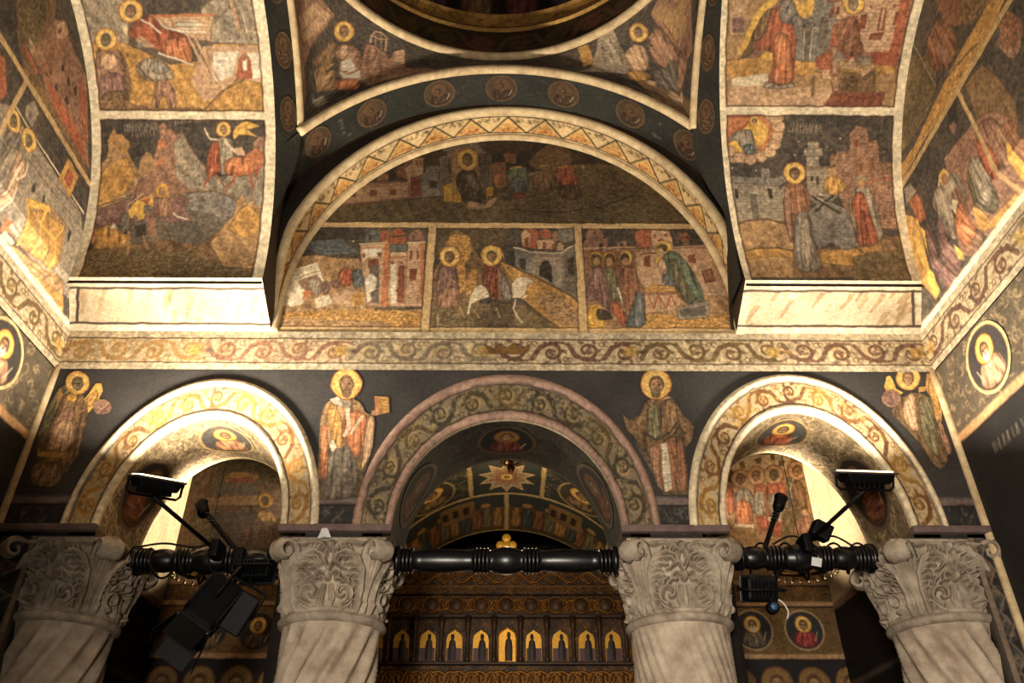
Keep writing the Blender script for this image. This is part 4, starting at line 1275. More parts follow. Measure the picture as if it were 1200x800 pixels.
# west wall with the open doorway the photographer stands in
aw = Acc()
aw.box(W3(-2.9, -0.75, -1.6), W3(-0.75, -0.5, 2.9)); aw.box(W3(0.75, -0.75, -1.6), W3(2.8, -0.5, 2.9)); aw.box(W3(-0.75, -0.75, 0.95), W3(0.75, -0.5, 2.9))
st(aw.build('wall_west', DARKPL, smooth=False))
slab('ceiling', (-2.9, -0.75, 2.78), (2.8, 0.55, 2.95))
# vault shells (outside the painted plaster)
for nm, x0, x1 in (('ceiling_vault_north', XN-0.1, XVL-0.005), ('ceiling_vault_south', XVR+0.03, XS+0.1)):
    aa = np.linspace(-0.02, PI+0.02, 60)
    G = lambda r: np.stack([np.stack([np.full(60, x), VY+r*np.cos(aa), VZ+r*np.sin(aa)+EZ], -1) for x in (x0, x1)])
    A = Acc(); A.grid(G(VR+0.02)); A.grid(G(VR+0.22), flip=True); st(A.build(nm, DARKPL))
# ---------------------------------------------------------------- murals on the two barrel vault bays
MUR_G = 'framed mural scenes on the vaults and walls'
def frescoed(o, label, cat='fresco', group=MUR_G): return tag(o, label, cat, group)
def strokes(cv, key, f=0.24): cv.run(MURAL[key]); return cv.fade(f)
def conform(fl, fr, v0, v1, nu, nv):
    T = np.repeat(np.linspace(v0, v1, nv)[:, None], nu, 1)
    s = np.linspace(0, 1, nu)[None, :]
    return fl(T)+(fr(T)-fl(T))*s, T
BORD = (226, 208, 172)
uLl, uLr = (lambda v: XNU+0*v), (lambda v: XVL+0*v)
uRl, uRr = (lambda v: 1.395-0.085*np.minimum(v, 1.9)), (lambda v: XSU+0*v)
def vault_panel(name, key, ul, ur, v0, v1, label, bl, br, bb, bt):
    u0, u1 = -2.6 if ul is uLl else 1.15, -1.4 if ul is uLl else 2.48
    cv = Canvas(u0, v0-0.01, u1, v1+0.01, 0.0045, 'b'); strokes(cv, key)
    for q, b in ((cv.U-ul(cv.V), bl), (ur(cv.V)-cv.U, br), (cv.V-v0, bb), (v1-cv.V, bt)):
        if b: cv.band(q, b, b+0.010, (72, 50, 36), 0.7)
    cv.band(cv.U-ul(cv.V), -0.1, bl, BORD); cv.band(ur(cv.V)-cv.U, -0.1, br, BORD)
    if bb: cv.band(cv.V-v0, -0.1, bb, BORD)
    if bt: cv.band(v1-cv.V, -0.1, bt, BORD)
    S, T = conform(ul, ur, v0, v1, int((u1-u0)/0.0045), int((v1-v0)/0.0045))
    return frescoed(paint_panel(name, 'VA', cv, S, T, FR), label)
vault_panel('fresco_panel', 'vault_left_upper', uLl, uLr, 1.061, 2.26, 'mural of a red-robed mother reclining above a seated man and a bent shepherd', 0.055, 0.062, 0.024, 0)
vault_panel('fresco_panel', 'vault_left_lower', uLl, uLr, 0.0, 1.061, 'mural of a yellow-winged angel above jagged hills and riders on donkeys', 0.055, 0.062, 0.0, 0.024)
vault_panel('fresco_panel', 'vault_right_upper', uRl, uRr, 1.108, 2.26, 'mural of a red-robed angel striding towards a woman beside a lectern', 0.035, 0.055, 0.024, 0)
vault_panel('fresco_panel', 'vault_right_lower', uRl, uRr, 0.0, 1.108, 'mural of two standing women by a cross-shaped tower under a red fiery cloud', 0.035, 0.055, 0.0, 0.024)
# sloping ledges under the vaults
def ledge(name, left, label):
    ul, ur = ((lambda v: XN+(XNU-XN)*v/0.376), (lambda v: XVL+0*v-0.004)) if left else ((lambda v: 1.395+0*v), (lambda v: XS+(XSU-XS)*v/0.376))
    u0, u1 = (-2.7, -1.4) if left else (1.35, 2.6)
    cv = Canvas(u0, -0.01, u1, 0.39, 0.004, (206, 184, 148), 0.20)
    r = np.random.default_rng(4 if left else 9)
    for i in range(34):
        x = r.uniform(u0, u1); y = r.uniform(0.02, 0.3); L = r.uniform(0.05, 0.16)
        cv.poly([(x, y), (x+0.02, y), (x+0.02+L*0.5, y+L), (x+L*0.35, y+L)], (150, 116, 76) if i % 3 else (190, 162, 118), 0, '', 0.35 if left else 0.6)
    cv.band(cv.U-ul(cv.V), -0.1, 0.045, (216, 198, 164)); cv.band(ur(cv.V)-cv.U, -0.1, 0.03, (216, 198, 164))
    cv.band(cv.V, -0.1, 0.06, (220, 202, 168)); cv.band(cv.V, 0.315, 0.5, (220, 202, 168))
    for Q, a, b in ((cv.V, 0.060, 0.076), (cv.V, 0.300, 0.314)): cv.band(Q+0.004*cv.big, a, b, (58, 44, 32), 0.9)
    e = (cv.U-ul(cv.V)) if left else (ur(cv.V)-cv.U)
    ins = (cv.V > 0.06) & (cv.V < 0.314) & (e > 0.04) & (e < 0.058)
    cv.a[ins] = (70, 54, 40)
    cv.a *= 0.84
    S, T = conform(ul, ur, 0, 0.376, int((u1-u0)/0.0045), 84)
    return frescoed(paint_panel(name, 'K', cv, S, T, FR), label, 'painted ledge', 'sloping ledges under the vault murals')
ledge('painted_ledge', True, 'cream sloping ledge with faded marbling under the mural of donkey riders')
ledge('painted_ledge', False, 'cream sloping ledge with slanting marbled veins under the fiery cloud mural')
# ---------------------------------------------------------------- lunette
def ell_x(z): return LA*np.sqrt(np.clip(1-((np.maximum(z, AZ)-AZ)/LB)**2, 0, 1))
XD1, XD2, ZD = -0.502, 0.468, 3.60
def lun_panel(key, fl, fr, v0, v1, label, edges):
    cv = Canvas(-1.5, v0-0.02, 1.5, v1+0.02, 0.005, 'd') if key == 'lunette_upper' else Canvas({'lunette_left': -1.5, 'lunette_middle': -0.56, 'lunette_right': 0.42}[key], v0-0.02, {'lunette_left': -0.44, 'lunette_middle': 0.54, 'lunette_right': 1.5}[key], v1+0.02, 0.0045, 'd')
    strokes(cv, key)
    if key == 'lunette_upper': cv.a *= 0.76                       # upper scene darkened evenly, darkest of the four
    for e, w in edges:
        q = {'l': cv.U-fl(cv.V), 'r': fr(cv.V)-cv.U, 'b': cv.V-v0, 't': v1-cv.V}[e]
        cv.band(q, -0.2, w, (204, 172, 122)); cv.band(q, w, w+0.008, (60, 42, 30), 0.6)
    S, T = conform(fl, fr, v0, v1, int((cv.u1-cv.u0)/0.005), int((v1-v0)/0.005))
    return frescoed(paint_panel('fresco_panel', 'E', cv, S, T, FR, 0.004), label)
lun_panel('lunette_upper', lambda z: LX-ell_x(z), lambda z: LX+ell_x(z), ZD, AZ+LB-0.002, 'dark half-round mural of a haloed figure enthroned amid buildings and horsemen', [('b', 0.022)])
lun_panel('lunette_left', lambda z: LX-ell_x(z), lambda z: XD1+0*z, ZC0, ZD, 'mural of riders approaching a pale walled town with red-edged towers', [('b', 0.045), ('t', 0.024), ('r', 0.026)])
lun_panel('lunette_middle', lambda z: XD1+0*z, lambda z: XD2+0*z, ZC0, ZD, 'mural of two haloed figures, one on a white horse, below a grey city', [('b', 0.045), ('t', 0.024), ('r', 0.026), ('l', 0.024)])
lun_panel('lunette_right', lambda z: XD2+0*z, lambda z: LX+ell_x(z), ZC0, ZD, 'mural of three women facing a green-robed priest bowing over a table', [('b', 0.045), ('t', 0.024), ('l', 0.024)])
# zigzag soffit band around the lunette, and the arch above with its roundels
aa = np.linspace(0, PI, 330)
ztail = np.linspace(ZC0, AZ, 14)[:-1]
def lun_path(za=ZC0, n=160, a=LA, b=LB):
    t = np.linspace(0, PI, n)
    P = [(LX+a, z) for z in np.linspace(za, AZ, 8)[:-1]]+[(LX+a*math.cos(q), AZ+b*math.sin(q)) for q in t]+[(LX-a, z) for z in np.linspace(AZ, za, 8)[1:]]
    return np.array(P)
pth = lun_path(n=420); seg = np.r_[0, np.cumsum(np.hypot(*np.diff(pth, axis=0).T))]
Lz = seg[-1]
cv = Canvas(0, 0, Lz, 0.24, 0.0045, (216, 186, 134), 0.12, 0.002)
nz = 19; pz = Lz/nz
r = np.random.default_rng(3)
for i in range(nz):
    x = i*pz
    cv.poly([(x, 0.045), (x+pz/2, 0.185), (x+pz, 0.045)], (214, 176, 112))
    cv.poly([(x+pz*0.16, 0.058), (x+pz/2, 0.160), (x+pz*0.84, 0.058)], (196, 142, 78), 0, 'i', 0.6)
    for q, yy in ((0.0, 0.165), (0.5, 0.075)):
        for k in range(16):
            xx, y2 = x+pz*q+r.uniform(-0.34, 0.34)*pz, yy+r.uniform(-0.022, 0.02)
            if abs(xx-x-pz*q) > pz*0.42*((y2-0.05)/0.13 if q == 0 else (0.185-y2)/0.13): continue
            tp = [(xx+0.010*math.cos(t), y2+0.010*math.sin(t)) for t in np.linspace(r.uniform(0, 3), 5, 6)]
            cv.line(tp, (88, 70, 46) if q == 0 else (150, 84, 40), 0.005, 0.8)
    cv.line([(x, 0.045), (x+pz/2, 0.188), (x+pz, 0.045)], (38, 30, 24), 0.011)
for a_, b_, c_ in ((-.1, 0.042, BORD), (0.188, 0.4, (226, 202, 154))): cv.band(cv.V, a_, b_, c_)
for q in (0.042, 0.188): cv.band(cv.V, q, q+0.009, (44, 34, 26), 0.9)
T_, S_ = np.linspace(0, 1, 50), seg
PP = np.empty((50, len(pth), 3))
y1 = lun_front(pth[:, 1])
for j, t in enumerate(T_):
    PP[j] = np.stack([pth[:, 0], D-0.0-(D-y1)*t, pth[:, 1]+EZ], -1)
SS, TT = np.meshgrid(S_, T_*0.24)
tag(mesh_np('painted_arch_band', PP, grid_faces(len(pth), 50), FR, None, cv.sample(SS, TT)), 'cream arch soffit with black zigzag triangles framing the half-round mural', 'arch band')
# rims of cream plaster
def rim(name, P, r_, up=(0, 0, 1), closed=False, sx=1, sy=1):
    o = tube(name, P, r_, CREAM, None, 10, up, closed, sx, sy); return st(o)
k_ = 0
def trim(P, r_, up=(0, 0, 1), closed=False, sx=1, sy=1):
    global k_
    k_ += 1
    return rim('trim_%d' % k_, P, r_, up, closed, sx, sy)
p1 = lun_path(n=120, a=LA-0.012, b=LB-0.012)
trim(np.stack([p1[:, 0], np.full(len(p1), D-0.012), p1[:, 1]+EZ], -1), 0.026, (0, 1, 0))
p2 = lun_path(za=2.78, n=120, a=LA-0.002, b=LB-0.002)
trim(np.stack([p2[:, 0], lun_front(p2[:, 1])-0.004, p2[:, 1]+EZ], -1), 0.0 + 0.030*sstep((p2[:, 1]-2.72)/0.5)+0.002, (0, 1, 0))
# flat face between the zigzag band and the arch with roundels
A = Acc()
ps = lun_path(za=ZC0, n=160)
zo = ps[:, 1]; t_ = np.arctan2(zo-AZ, (ps[:, 0]-LX)/LA*LB)
xo = np.clip(AX+AR*np.cos(t_), AX-1.47, AX+1.41); zo2 = np.where(zo > AZ, AZ+AR*np.sin(t_), zo)
inn = np.stack([ps[:, 0], lun_front(zo), zo+EZ], -1); outn = np.stack([xo, lun_front(zo), zo2+EZ], -1)
A.grid(np.stack([inn, outn]), (48, 40, 34)); st(A.build('trim_arch_step', FRD, None, True))
# soffit with roundels
ua = np.linspace(0, PI, 300)
cv = Canvas(0, 0, PI*AR, 0.33, 0.005, (44, 44, 38), 0.2)
r = np.random.default_rng(12)
for k in range(9):
    for q in range(5):
        a = (0.5+(k-4+0.5)*0.150)*PI*AR*1.0+r.uniform(-.03, .03); w = r.uniform(0.09, 0.25)
        cv.ell(a, w, 0.011, 0, 0, 0.011, (118, 112, 96), 0, 0.8); cv.ell(a, w, 0.004, 0, 0, 0.004, (60, 50, 40))
cv.tangle(0, 0.02, PI*AR, 0.31, (84, 70, 52), 150, 8, 0.5, 0.035)
cv.band(cv.V, 0.30, 0.4, (96, 66, 46), 0.7)
S, T = np.meshgrid(ua*AR, np.linspace(0, 1, 60))
PE = surf_EM(S, T)
tag(mesh_np('ceiling_arch_soffit', PE, grid_faces(300, 60), FRD, None, cv.sample(S, T*0.33)), 'dark arch soffit dotted with pale florets behind the row of roundels'); st(bpy.data.objects['ceiling_arch_soffit'])
def bust(cv, cx, cy, r, up, robe='b', bg='k', fc='f', ring='y', beard='', rim_c=(150, 118, 76), rim2='B', old=0.0):
    """half-length figure in a round field; up = unit vector towards the head"""
    ux, uy = up; rx_, ry_ = uy, -ux
    q = lambda a, b: (cx+r*(a*rx_+b*ux), cy+r*(a*ry_+b*uy))
    cv.ell(cx, cy, r*1.02, 0, 0, r*1.02, rim_c); cv.ell(cx, cy, r*0.90, 0, 0, r*0.90, rim2); cv.ell(cx, cy, r*0.87, 0, 0, r*0.87, bg)
    cv.poly([q(-0.62, -0.60), q(-0.52, -0.15), q(-0.25, 0.0), q(0.25, 0.0), q(0.52, -0.15), q(0.62, -0.60), q(0.3, -0.82), q(-0.3, -0.82)], robe, 0.004, 'd')
    cv.poly([q(-0.22, 0.0), q(0.22, 0.0), q(0.08, -0.35), q(-0.1, -0.35)], tuple(col(robe)*1.3), 0, 'd')
    cv.line([q(0.45, -0.5), q(0.62, -0.1)], 'c', r*0.05, 0.7)
    hx, hy = q(0, 0.27)
    cv.halo(hx, hy, rx_*r*0.42, ry_*r*0.42, ux*r*0.42, uy*r*0.42, fc, ring, beard)
def roundel(surf, uc, vc, r, up, label, robe='b', bg='k', fc='f', ring='y', beard='', rim_c=(150, 118, 76), sc=(1, 1), eps=0.004, cat='painted roundel', group='painted roundels of saints', mat=None, asp=1.0, oldm=1.0, name='saint_roundel'):
    """a round painted field: (uc, vc) in metres along the wall"""
    cv = Canvas(uc-r*1.1, vc-r*1.1*asp, uc+r*1.1, vc+r*1.1*asp, max(0.0022, r/36), 'k', 0.12, 0.002)
    V0 = cv.V.copy(); cv.V = vc+(cv.V-vc)/asp
    bust(cv, uc, vc, r, up, robe, bg, fc, ring, beard, rim_c)
    cv.a *= oldm
    n = max(14, int(r/0.005)); th = np.linspace(0, 2*PI, 72); rr = np.linspace(0.02, 1.0, n)
    S = uc+r*rr[:, None]*np.cos(th)[None]; T = vc+r*asp*rr[:, None]*np.sin(th)[None]
    o = paint_panel(name, surf, cv, S/sc[0], T/sc[1], mat or FR, eps, sc=sc)
    return tag(o, label, cat, group)
EMC = [('leftmost, beside the foot of the left pendentive', 5.03-1.135), ('second from the left end', 0), ('third from the left end', 0), ('at the crown above the lunette', 0), ('third from the right end', 0), ('second from the right end', 0), ('rightmost, beside the foot of the right pendentive', 0)]
for i, ((w, _), a) in enumerate(zip(EMC, (2.42, 2.150, 1.845, 1.575, 1.305, 1.000, 0.715))):
    roundel('EM', a*AR, 0.155, 0.112, (0, -1), 'dark roundel on the arch soffit, '+w, robe=(58, 42, 30), bg=(72, 57, 39), ring=(84, 65, 40), fc=(56, 41, 31), rim_c=(88, 69, 45), sc=(1, 0.33), mat=FRD, group='dark roundels along the great arch soffit', eps=0.004)
# ends of the vault bays beside the lunette (returns of the arch)
for sgn, x in ((-1, XVL-0.002), (1, 1.395)):
    z = np.linspace(ZC0, 3.7, 60); yv = np.where(z < VZ, D-0.34*(z-ZC0)/0.16, VY+np.sqrt(np.maximum(VR**2-(z-VZ)**2, 0)))
    t = np.linspace(0, 1, 24)
    Y = yv[:, None]+(lun_front(z)-yv)[:, None]*t[None]+0.0
    cvn = (70, 56, 42)
    G = np.stack([np.full(Y.shape, x), Y, np.repeat(z[:, None], 24, 1)+EZ], -1)
    o = Acc().grid(G, cvn).build('trim_return', FRD, None, True); st(o)
# side strips of the north and south great arches, with small roundels
def strip_surf(sgn):
    xo = XVL if sgn < 0 else 1.30; xi = -1.31 if sgn < 0 else 1.17
    def f(u, v):
        a = u/1.5
        w = sstep((np.minimum(a, PI-a)-0.22)/0.45)
        rr = VR+(AR-VR)*v*w
        xo_ = xo if sgn < 0 else 1.395-0.085*np.minimum(np.minimum(a, PI-a)*VR, 1.9)
        return _w(xo_+(xi-xo_)*v*w, VY+rr*np.cos(a), VZ+rr*np.sin(a))
    return f
SURF['NA'], SURF['SA'] = strip_surf(-1), strip_surf(1)
for key, sgn, side in (('NA', -1, 'left'), ('SA', 1, 'right')):
    cv = Canvas(0, 0, PI*1.5, 0.17, 0.005, (46, 44, 37), 0.2)
    cv.tangle(0, 0.02, PI*1.5, 0.15, (80, 68, 50), 120, 6, 0.5, 0.03)
    S, T = np.meshgrid(np.linspace(0.02, PI*1.5-0.02, 300), np.linspace(0, 1, 34))
    o = mesh_np('ceiling_arch_strip', SURF[key](S, T), grid_faces(300, 34), FRD, None, cv.sample(S, T*0.17)); st(o)
    for i, (a, w) in enumerate(((0.74, 'lowest'), (0.985, 'second from the bottom'), (1.225, 'third from the bottom'), (1.46, 'topmost in view'))):
        roundel(key, a*1.5, 0.085, 0.105, (-1, 0) if False else (1, 0), 'narrow dark roundel on the %s arch strip beside the pendentive, %s' % (side, w), robe=(80, 60, 40), bg=(80, 62, 42), ring=(104, 80, 46), fc=(70, 50, 36), rim_c=(100, 78, 48), sc=(1, 0.17), mat=FRD, asp=0.52, group='narrow roundels on the side arch strips')
# rims of the great arches
def circ_E(n=90):
    t = np.linspace(0.713, PI-0.654, n); return np.stack([AX+AR*np.cos(t), np.full(n, YF-0.005), AZ+AR*np.sin(t)-0.005+EZ], -1)
trim(circ_E(), 0.030, (0, 1, 0))
for x in (-1.31, 1.17):
    t = np.linspace(0.698, PI-0.698, 90)
    trim(np.stack([np.full(90, x), VY+(AR-0.004)*np.cos(t), VZ+(AR-0.004)*np.sin(t)+EZ], -1), 0.024, (1, 0, 0))
# pendentives
for surf, key, lab in (('PL', 'pendentive_left', 'pendentive mural of a haloed evangelist writing, in pink-brown robes, left of the dome'), ('PR', 'pendentive_right', 'pendentive mural of a haloed evangelist bent over a desk, right of the dome')):
    cv = Canvas(-0.02, -0.02, 1.98, 0.92, 0.005, 'k'); strokes(cv, key)
    cv.tangle(0.9 if surf == 'PL' else 0.7, 0.75, 1.2, 0.9, 'q', 30, 4, 0.4, 0.04)
    cv.band(cv.V, 0.865, 1.0, (84, 58, 44), 0.6); cv.band(cv.V, 0.88, 1.0, (110, 86, 60), 0.8)
    S, T = np.meshgrid(np.linspace(0, PI/2, 330), np.linspace(0, 1, 190))
    frescoed(paint_panel('pendentive_fresco', surf, cv, S, T, FR, sc=(1.24, 0.9)), lab, 'fresco', 'pendentive murals under the dome')
    # rear pendentives (behind the viewer) keep the dome closed
    P = SURF[surf](S[::6, ::6], T[::6, ::6]); P[..., 1] = 2*DY-P[..., 1]
    st(Acc().grid(P, (96, 84, 70)).build('ceiling_pendentive', FRD, None, True))
# dome: ring, painted drum, gilded cornice, shell
th = np.linspace(0, 2*PI, 160)
ring = np.stack([DX+DRr*np.sin(th[:-1]), DY+DRr*np.cos(th[:-1]), np.full(159, ZR+EZ)], -1)
trim(ring, 0.030, (0, 0, 1), True)
def drum(name, prof, cvf, mat, n=420):
    """prof: (radius, z) from below upwards"""
    pr = np.array(prof); L = np.r_[0, np.cumsum(np.hypot(*np.diff(pr, axis=0).T))]
    t = np.linspace(0, L[-1], max(6, int(L[-1]/0.006))); R_ = np.interp(t, L, pr[:, 0]); Z_ = np.interp(t, L, pr[:, 1])
    a = np.linspace(0, 2*PI, n)
    P = np.stack([DX+R_[:, None]*np.sin(a), DY+R_[:, None]*np.cos(a), np.repeat(Z_[:, None], n, 1)+EZ], -1)
    S, T = np.meshgrid(a*DRr, t)
    cv = cvf(2*PI*DRr, L[-1])
    return mesh_np(name, P, grid_faces(n, len(t)), mat, None, cv.sample(S, T))
def dr1(Lu, Lv):
    cv = Canvas(0, 0, Lu, Lv, 0.006, (52, 46, 34), 0.2); cv.rinceau(0, Lu, Lv*0.5, Lv*0.8, [(96, 68, 40), (86, 66, 36), (104, 62, 44)], 4, 0.8); cv.band(cv.V, -1, 0.02, (40, 34, 26)); cv.band(cv.V, Lv-0.02, 9, (70, 50, 34)); return cv
st(drum('ceiling_drum', [(DRr-0.01, ZR), (DRr-0.01, ZR+0.26)], dr1, FRD))
def dr2(Lu, Lv):
    cv = Canvas(0, 0, Lu, Lv, 0.006, (176, 134, 68), 0.2); cv.tangle(0, 0.03, Lu, Lv*0.8, (92, 64, 32), 420, 3, 0.8, 0.035); cv.band(cv.V, -1, 0.03, (196, 152, 84)); cv.band(cv.V, 0.03, 0.04, (60, 40, 24)); return cv
st(drum('ceiling_drum_cornice', [(DRr-0.01, ZR+0.26), (DRr-0.035, ZR+0.265), (DRr-0.035, ZR+0.29), (DRr-0.02, ZR+0.30), (DRr-0.03, ZR+0.39), (DRr-0.05, ZR+0.41), (DRr-0.02, ZR+0.42)], dr2, FRD))
def dr3(Lu, Lv):
    cv = Canvas(0, 0, Lu, Lv, 0.012, (46, 36, 36), 0.3)
    r = np.random.default_rng(2)
    for k in range(24):
        x = (k+0.5)/24*Lu; cv.poly([(x-0.12, 0.16), (x-0.1, 0.5), (x, 0.6), (x+0.1, 0.5), (x+0.12, 0.16)], [(120, 70, 66), (96, 76, 88), (128, 96, 70)][k % 3], 0.006, 'd')
        cv.halo(x, 0.62, 0.09, 0, 0, 0.09, 'f')
    return cv
st(drum('ceiling_dome', [(DRr-0.02, ZR+0.42), (DRr+0.05, ZR+0.43), (DRr+0.05, ZR+0.60)]+[((DRr+0.05)*math.cos(t), ZR+0.60+1.0*math.sin(t)) for t in np.linspace(0.1, PI/2-0.02, 14)], dr3, FRD))
# ---------------------------------------------------------------- side walls above the cornice
def wall_panels(surf, key, specs):
    cv = Canvas(1.0, 2.66, 3.95, 4.40, 0.005, 'k'); strokes(cv, key)
    for fn in specs['lines']: fn(cv)
    for (y0, y1, z0, z1, label) in specs['panels']:
        nu, nv = int((y1-y0)/0.0052), int((z1-z0)/0.0052)
        Y = np.linspace(y0, y1, nu)[None, :]; s = np.linspace(0, 1, nv)[:, None]
        if z1 > 3.8: top = np.minimum(z1, VZ+np.sqrt(np.maximum(VR**2-(Y-VY)**2, 0)))
        else: top = np.full(Y.shape, z1)
        T = z0+(np.maximum(top, z0)-z0)*s; S = np.broadcast_to(Y, T.shape).copy()
        if y1 > 3.4:     # follow the vault curve at the far end
            lim = np.where(T < ZC1, D-0.34*np.clip((T-ZC0)/0.16, 0, 1), VY+np.sqrt(np.maximum(VR**2-(T-VZ)**2, 0)))
            yy = np.linspace(0, 1, nu)[None, :]
            T = np.broadcast_to((z0+(z1-z0)*s), (nv, nu)).copy()
            lim = np.where(T < ZC1, D-0.34*np.clip((T-ZC0)/0.16, 0, 1), VY+np.sqrt(np.maximum(VR**2-(T-VZ)**2, 0)))
            S = y0+(np.maximum(lim, y0+0.01)-y0)*yy
        frescoed(paint_panel('fresco_panel', surf, cv, S, T, FR), label)
hb = lambda z, w, c=BORD: (lambda cv: (cv.band(cv.V, z-w, z+w, c), cv.band(cv.V, z-w-0.006, z-w, (60, 44, 32), 0.7)))
def vb(y, w, z0, z1):
    def f(cv): cv.poly([(y-w, z0), (y+w, z0), (y+w, z1), (y-w, z1)], (196, 162, 112))
    return f
wall_panels('N', 'wall_left_upper', dict(lines=[hb(3.490, 0.020, (190, 158, 108)), vb(2.755, 0.016, 2.7, 3.48), hb(2.735, 0.02)], panels=[
    (1.25, 3.6, 3.49, 4.33, 'mural of a red-roofed building against rocks, high on the left wall'),
    (2.755, 3.9, 2.70, 3.49, 'mural of two haloed figures beside a wooden chair on the left wall'),
    (1.25, 2.755, 2.70, 3.49, 'strip of mural with red building at the left edge of the left wall')]))
wall_panels('S', 'wall_right_upper', dict(lines=[hb(3.510, 0.020, (190, 158, 108)), vb(2.80, 0.014, 2.7, 3.50), hb(2.735, 0.02)], panels=[
    (1.25, 3.6, 3.51, 4.33, 'dim mural of houses above a broad ochre ground, high on the right wall'),
    (2.80, 3.9, 2.70, 3.51, 'mural of an orange-robed haloed figure and yellow rocks on the right wall'),
    (1.25, 2.80, 2.70, 3.51, 'dusky mural of a walled town beyond a thin divider on the right wall')]))
# ---------------------------------------------------------------- cornice friezes
COLS = [(118, 84, 66), (190, 148, 88), (164, 116, 92), (138, 122, 100), (106, 76, 62), (116, 92, 58)]
def frieze_canvas(L, seed):
    cv = Canvas(0, 2.44, L, 2.74, 0.0042, (226, 206, 166), 0.12, 0.003)
    cv.band(cv.V, 2.50, 2.675, (222, 200, 158))
    n = max(2, int(L/0.86)); 
    for i in range(n):
        a, b = L*i/n, L*(i+1)/n
        cv.rinceau(a, b, 2.588, 0.165, [COLS[(i+seed) % 6]], seed+i, 0.78, 1.35, bool(i % 2))
        for q in (a+0.02, b-0.02): cv.ell(q, 2.588, 0.03, 0, 0, 0.014, COLS[(i+seed+1) % 6], 0, 0.7)
        cv.poly([(b-0.11, 2.56), (b-0.03, 2.55), (b-0.02, 2.63), (b-0.10, 2.625)], 'y', 0, '', 0.6)
    for z, w in ((2.500, 0.008), (2.672, 0.008)): cv.band(cv.V+0.003*cv.big, z, z+w, (50, 36, 28), 0.85)
    for z0, z1 in ((2.40, 2.498), (2.682, 2.80)): cv.band(cv.V, z0, z1, (228, 210, 174))
    cv.band(cv.V, 2.40, 2.455, (196, 150, 112), 0.35)
    cv.fade(0.14); cv.a *= 0.84
    return cv
cv = frieze_canvas(XS-XN, 1); cv.u0, cv.u1 = XN, XS; cv.U += XN
cv.poly([(-0.10, 2.57), (0.10, 2.57), (0.14, 2.64), (0.08, 2.61), (0.04, 2.65), (0, 2.615), (-0.04, 2.65), (-0.08, 2.61), (-0.14, 2.64)], (112, 82, 44), 0.005)
S, T = rect_grid(XN, XS, 2.455, ZC0+0.005, 0.0045)
tag(paint_panel('scroll_frieze', 'E', cv, S, T, FR, 0.012), 'long cream frieze of brown and yellow acanthus scrolls across the arcade wall', 'frieze', 'scroll friezes at cornice height')
for surf, sd, lab in (('NL', 3, 'cream scroll frieze receding along the left wall'), ('SL', 2, 'cream scroll frieze receding along the right wall')):
    cv = frieze_canvas(3.0, sd); cv.u0, cv.u1 = 1.0, 4.0; cv.U += 1.0
    S, T = rect_grid(1.05, D, 2.455, ZC0+0.004, 0.005)
    tag(paint_panel('scroll_frieze', surf, cv, S, T, FR, 0.010), lab, 'frieze', 'scroll friezes at cornice height')
# side walls below the cornice
for surf, rr, sd in (('NL', [(3.515, 2.26, 'white-bearded saint in an oval on the left wall beside the corner angel'), (2.75, 2.26, None)], 1), ('SL', [(3.50, 2.245, 'bearded saint with raised hand in an oval on the right wall beside the corner angel'), (2.86, 2.25, 'haloed head in the oval at the right edge, nearer than its neighbour')], 2)):
    cv = Canvas(0.9, -1.6, D+0.01, 2.47, 0.008, (40, 38, 37), 0.15)
    cv.poly([(0.9, 2.03), (4.1, 2.03), (4.1, 2.5), (0.9, 2.5)], (92, 82, 66))
    cv.tangle(1.2, 2.05, 4.0, 2.45, (186, 160, 116), 420, 7+sd, 0.75, 0.035); cv.tangle(1.2, 2.05, 4.0, 2.45, (60, 50, 40), 200, 17+sd, 0.75, 0.03)
    cv.band(cv.V, 1.985, 2.035, (206, 160, 112)); cv.band(cv.V, 1.975, 1.985, (40, 28, 22))
    cv.script(2.6, 1.80, 3.72, 1.80, 0.05, (190, 176, 140), 5)
    cv.poly([(2.6, 1.05), (2.9, 1.2), (2.95, 1.75), (2.75, 1.9), (2.5, 1.75)], (150, 84, 44), 0, 'd')
    cv.poly([(3.05, 0.8), (3.25, 0.9), (3.3, 1.35), (3.2, 1.5), (3.05, 1.3)], (120, 104, 98), 0, 'd')
    S, T = rect_grid(1.0, D, -1.58, 2.456, 0.009)
    o = paint_panel('wall_north_plaster' if surf == 'NL' else 'wall_south_plaster', surf, cv, S, T, FR, 0.0); st(o)
    for (y, z, lab) in rr:
        if lab: roundel(surf, y, z, 0.195, (0, 1), lab, robe=(176, 136, 104), bg=(62, 58, 54), beard='w', ring='y', rim_c=(206, 178, 126), eps=0.006, group='ovals of saints on the side walls')
# ---------------------------------------------------------------- arcade wall
ZP = 1.447
def z_outer(x):
    z = np.full(x.shape, ZP)
    for k, (xc, a, b, A_, B_) in ARCH.items(): z = np.where(np.abs(x-xc) < a+0.001, ZS, z)
    for k, (xc, a, b, A_, B_) in ARCH.items():
        q = 1-((x-xc)/(A_-0.06))**2
        z = np.where(q > 0, np.maximum(z, ZS+(B_-0.06)*np.sqrt(np.maximum(q, 0))), z)
    return z
xs = np.linspace(XN, XS, 1040); ts = np.linspace(0, 1, 90)
zb = z_outer(xs)
SX = np.repeat(xs[None], 90, 0); TZ = zb[None]+(2.47-zb)[None]*ts[:, None]
cv = Canvas(XN-0.01, 1.43, XS+0.01, 2.48, 0.006, (60, 57, 54), 0.16)
cv.poly([(-2.7, 1.4), (2.6, 1.4), (2.6, 1.66), (-2.7, 1.66)], (50, 47, 46))
cv.tangle(-2.66, 1.50, 2.5, 1.62, (112, 104, 92), 260, 4, 0.7, 0.03)
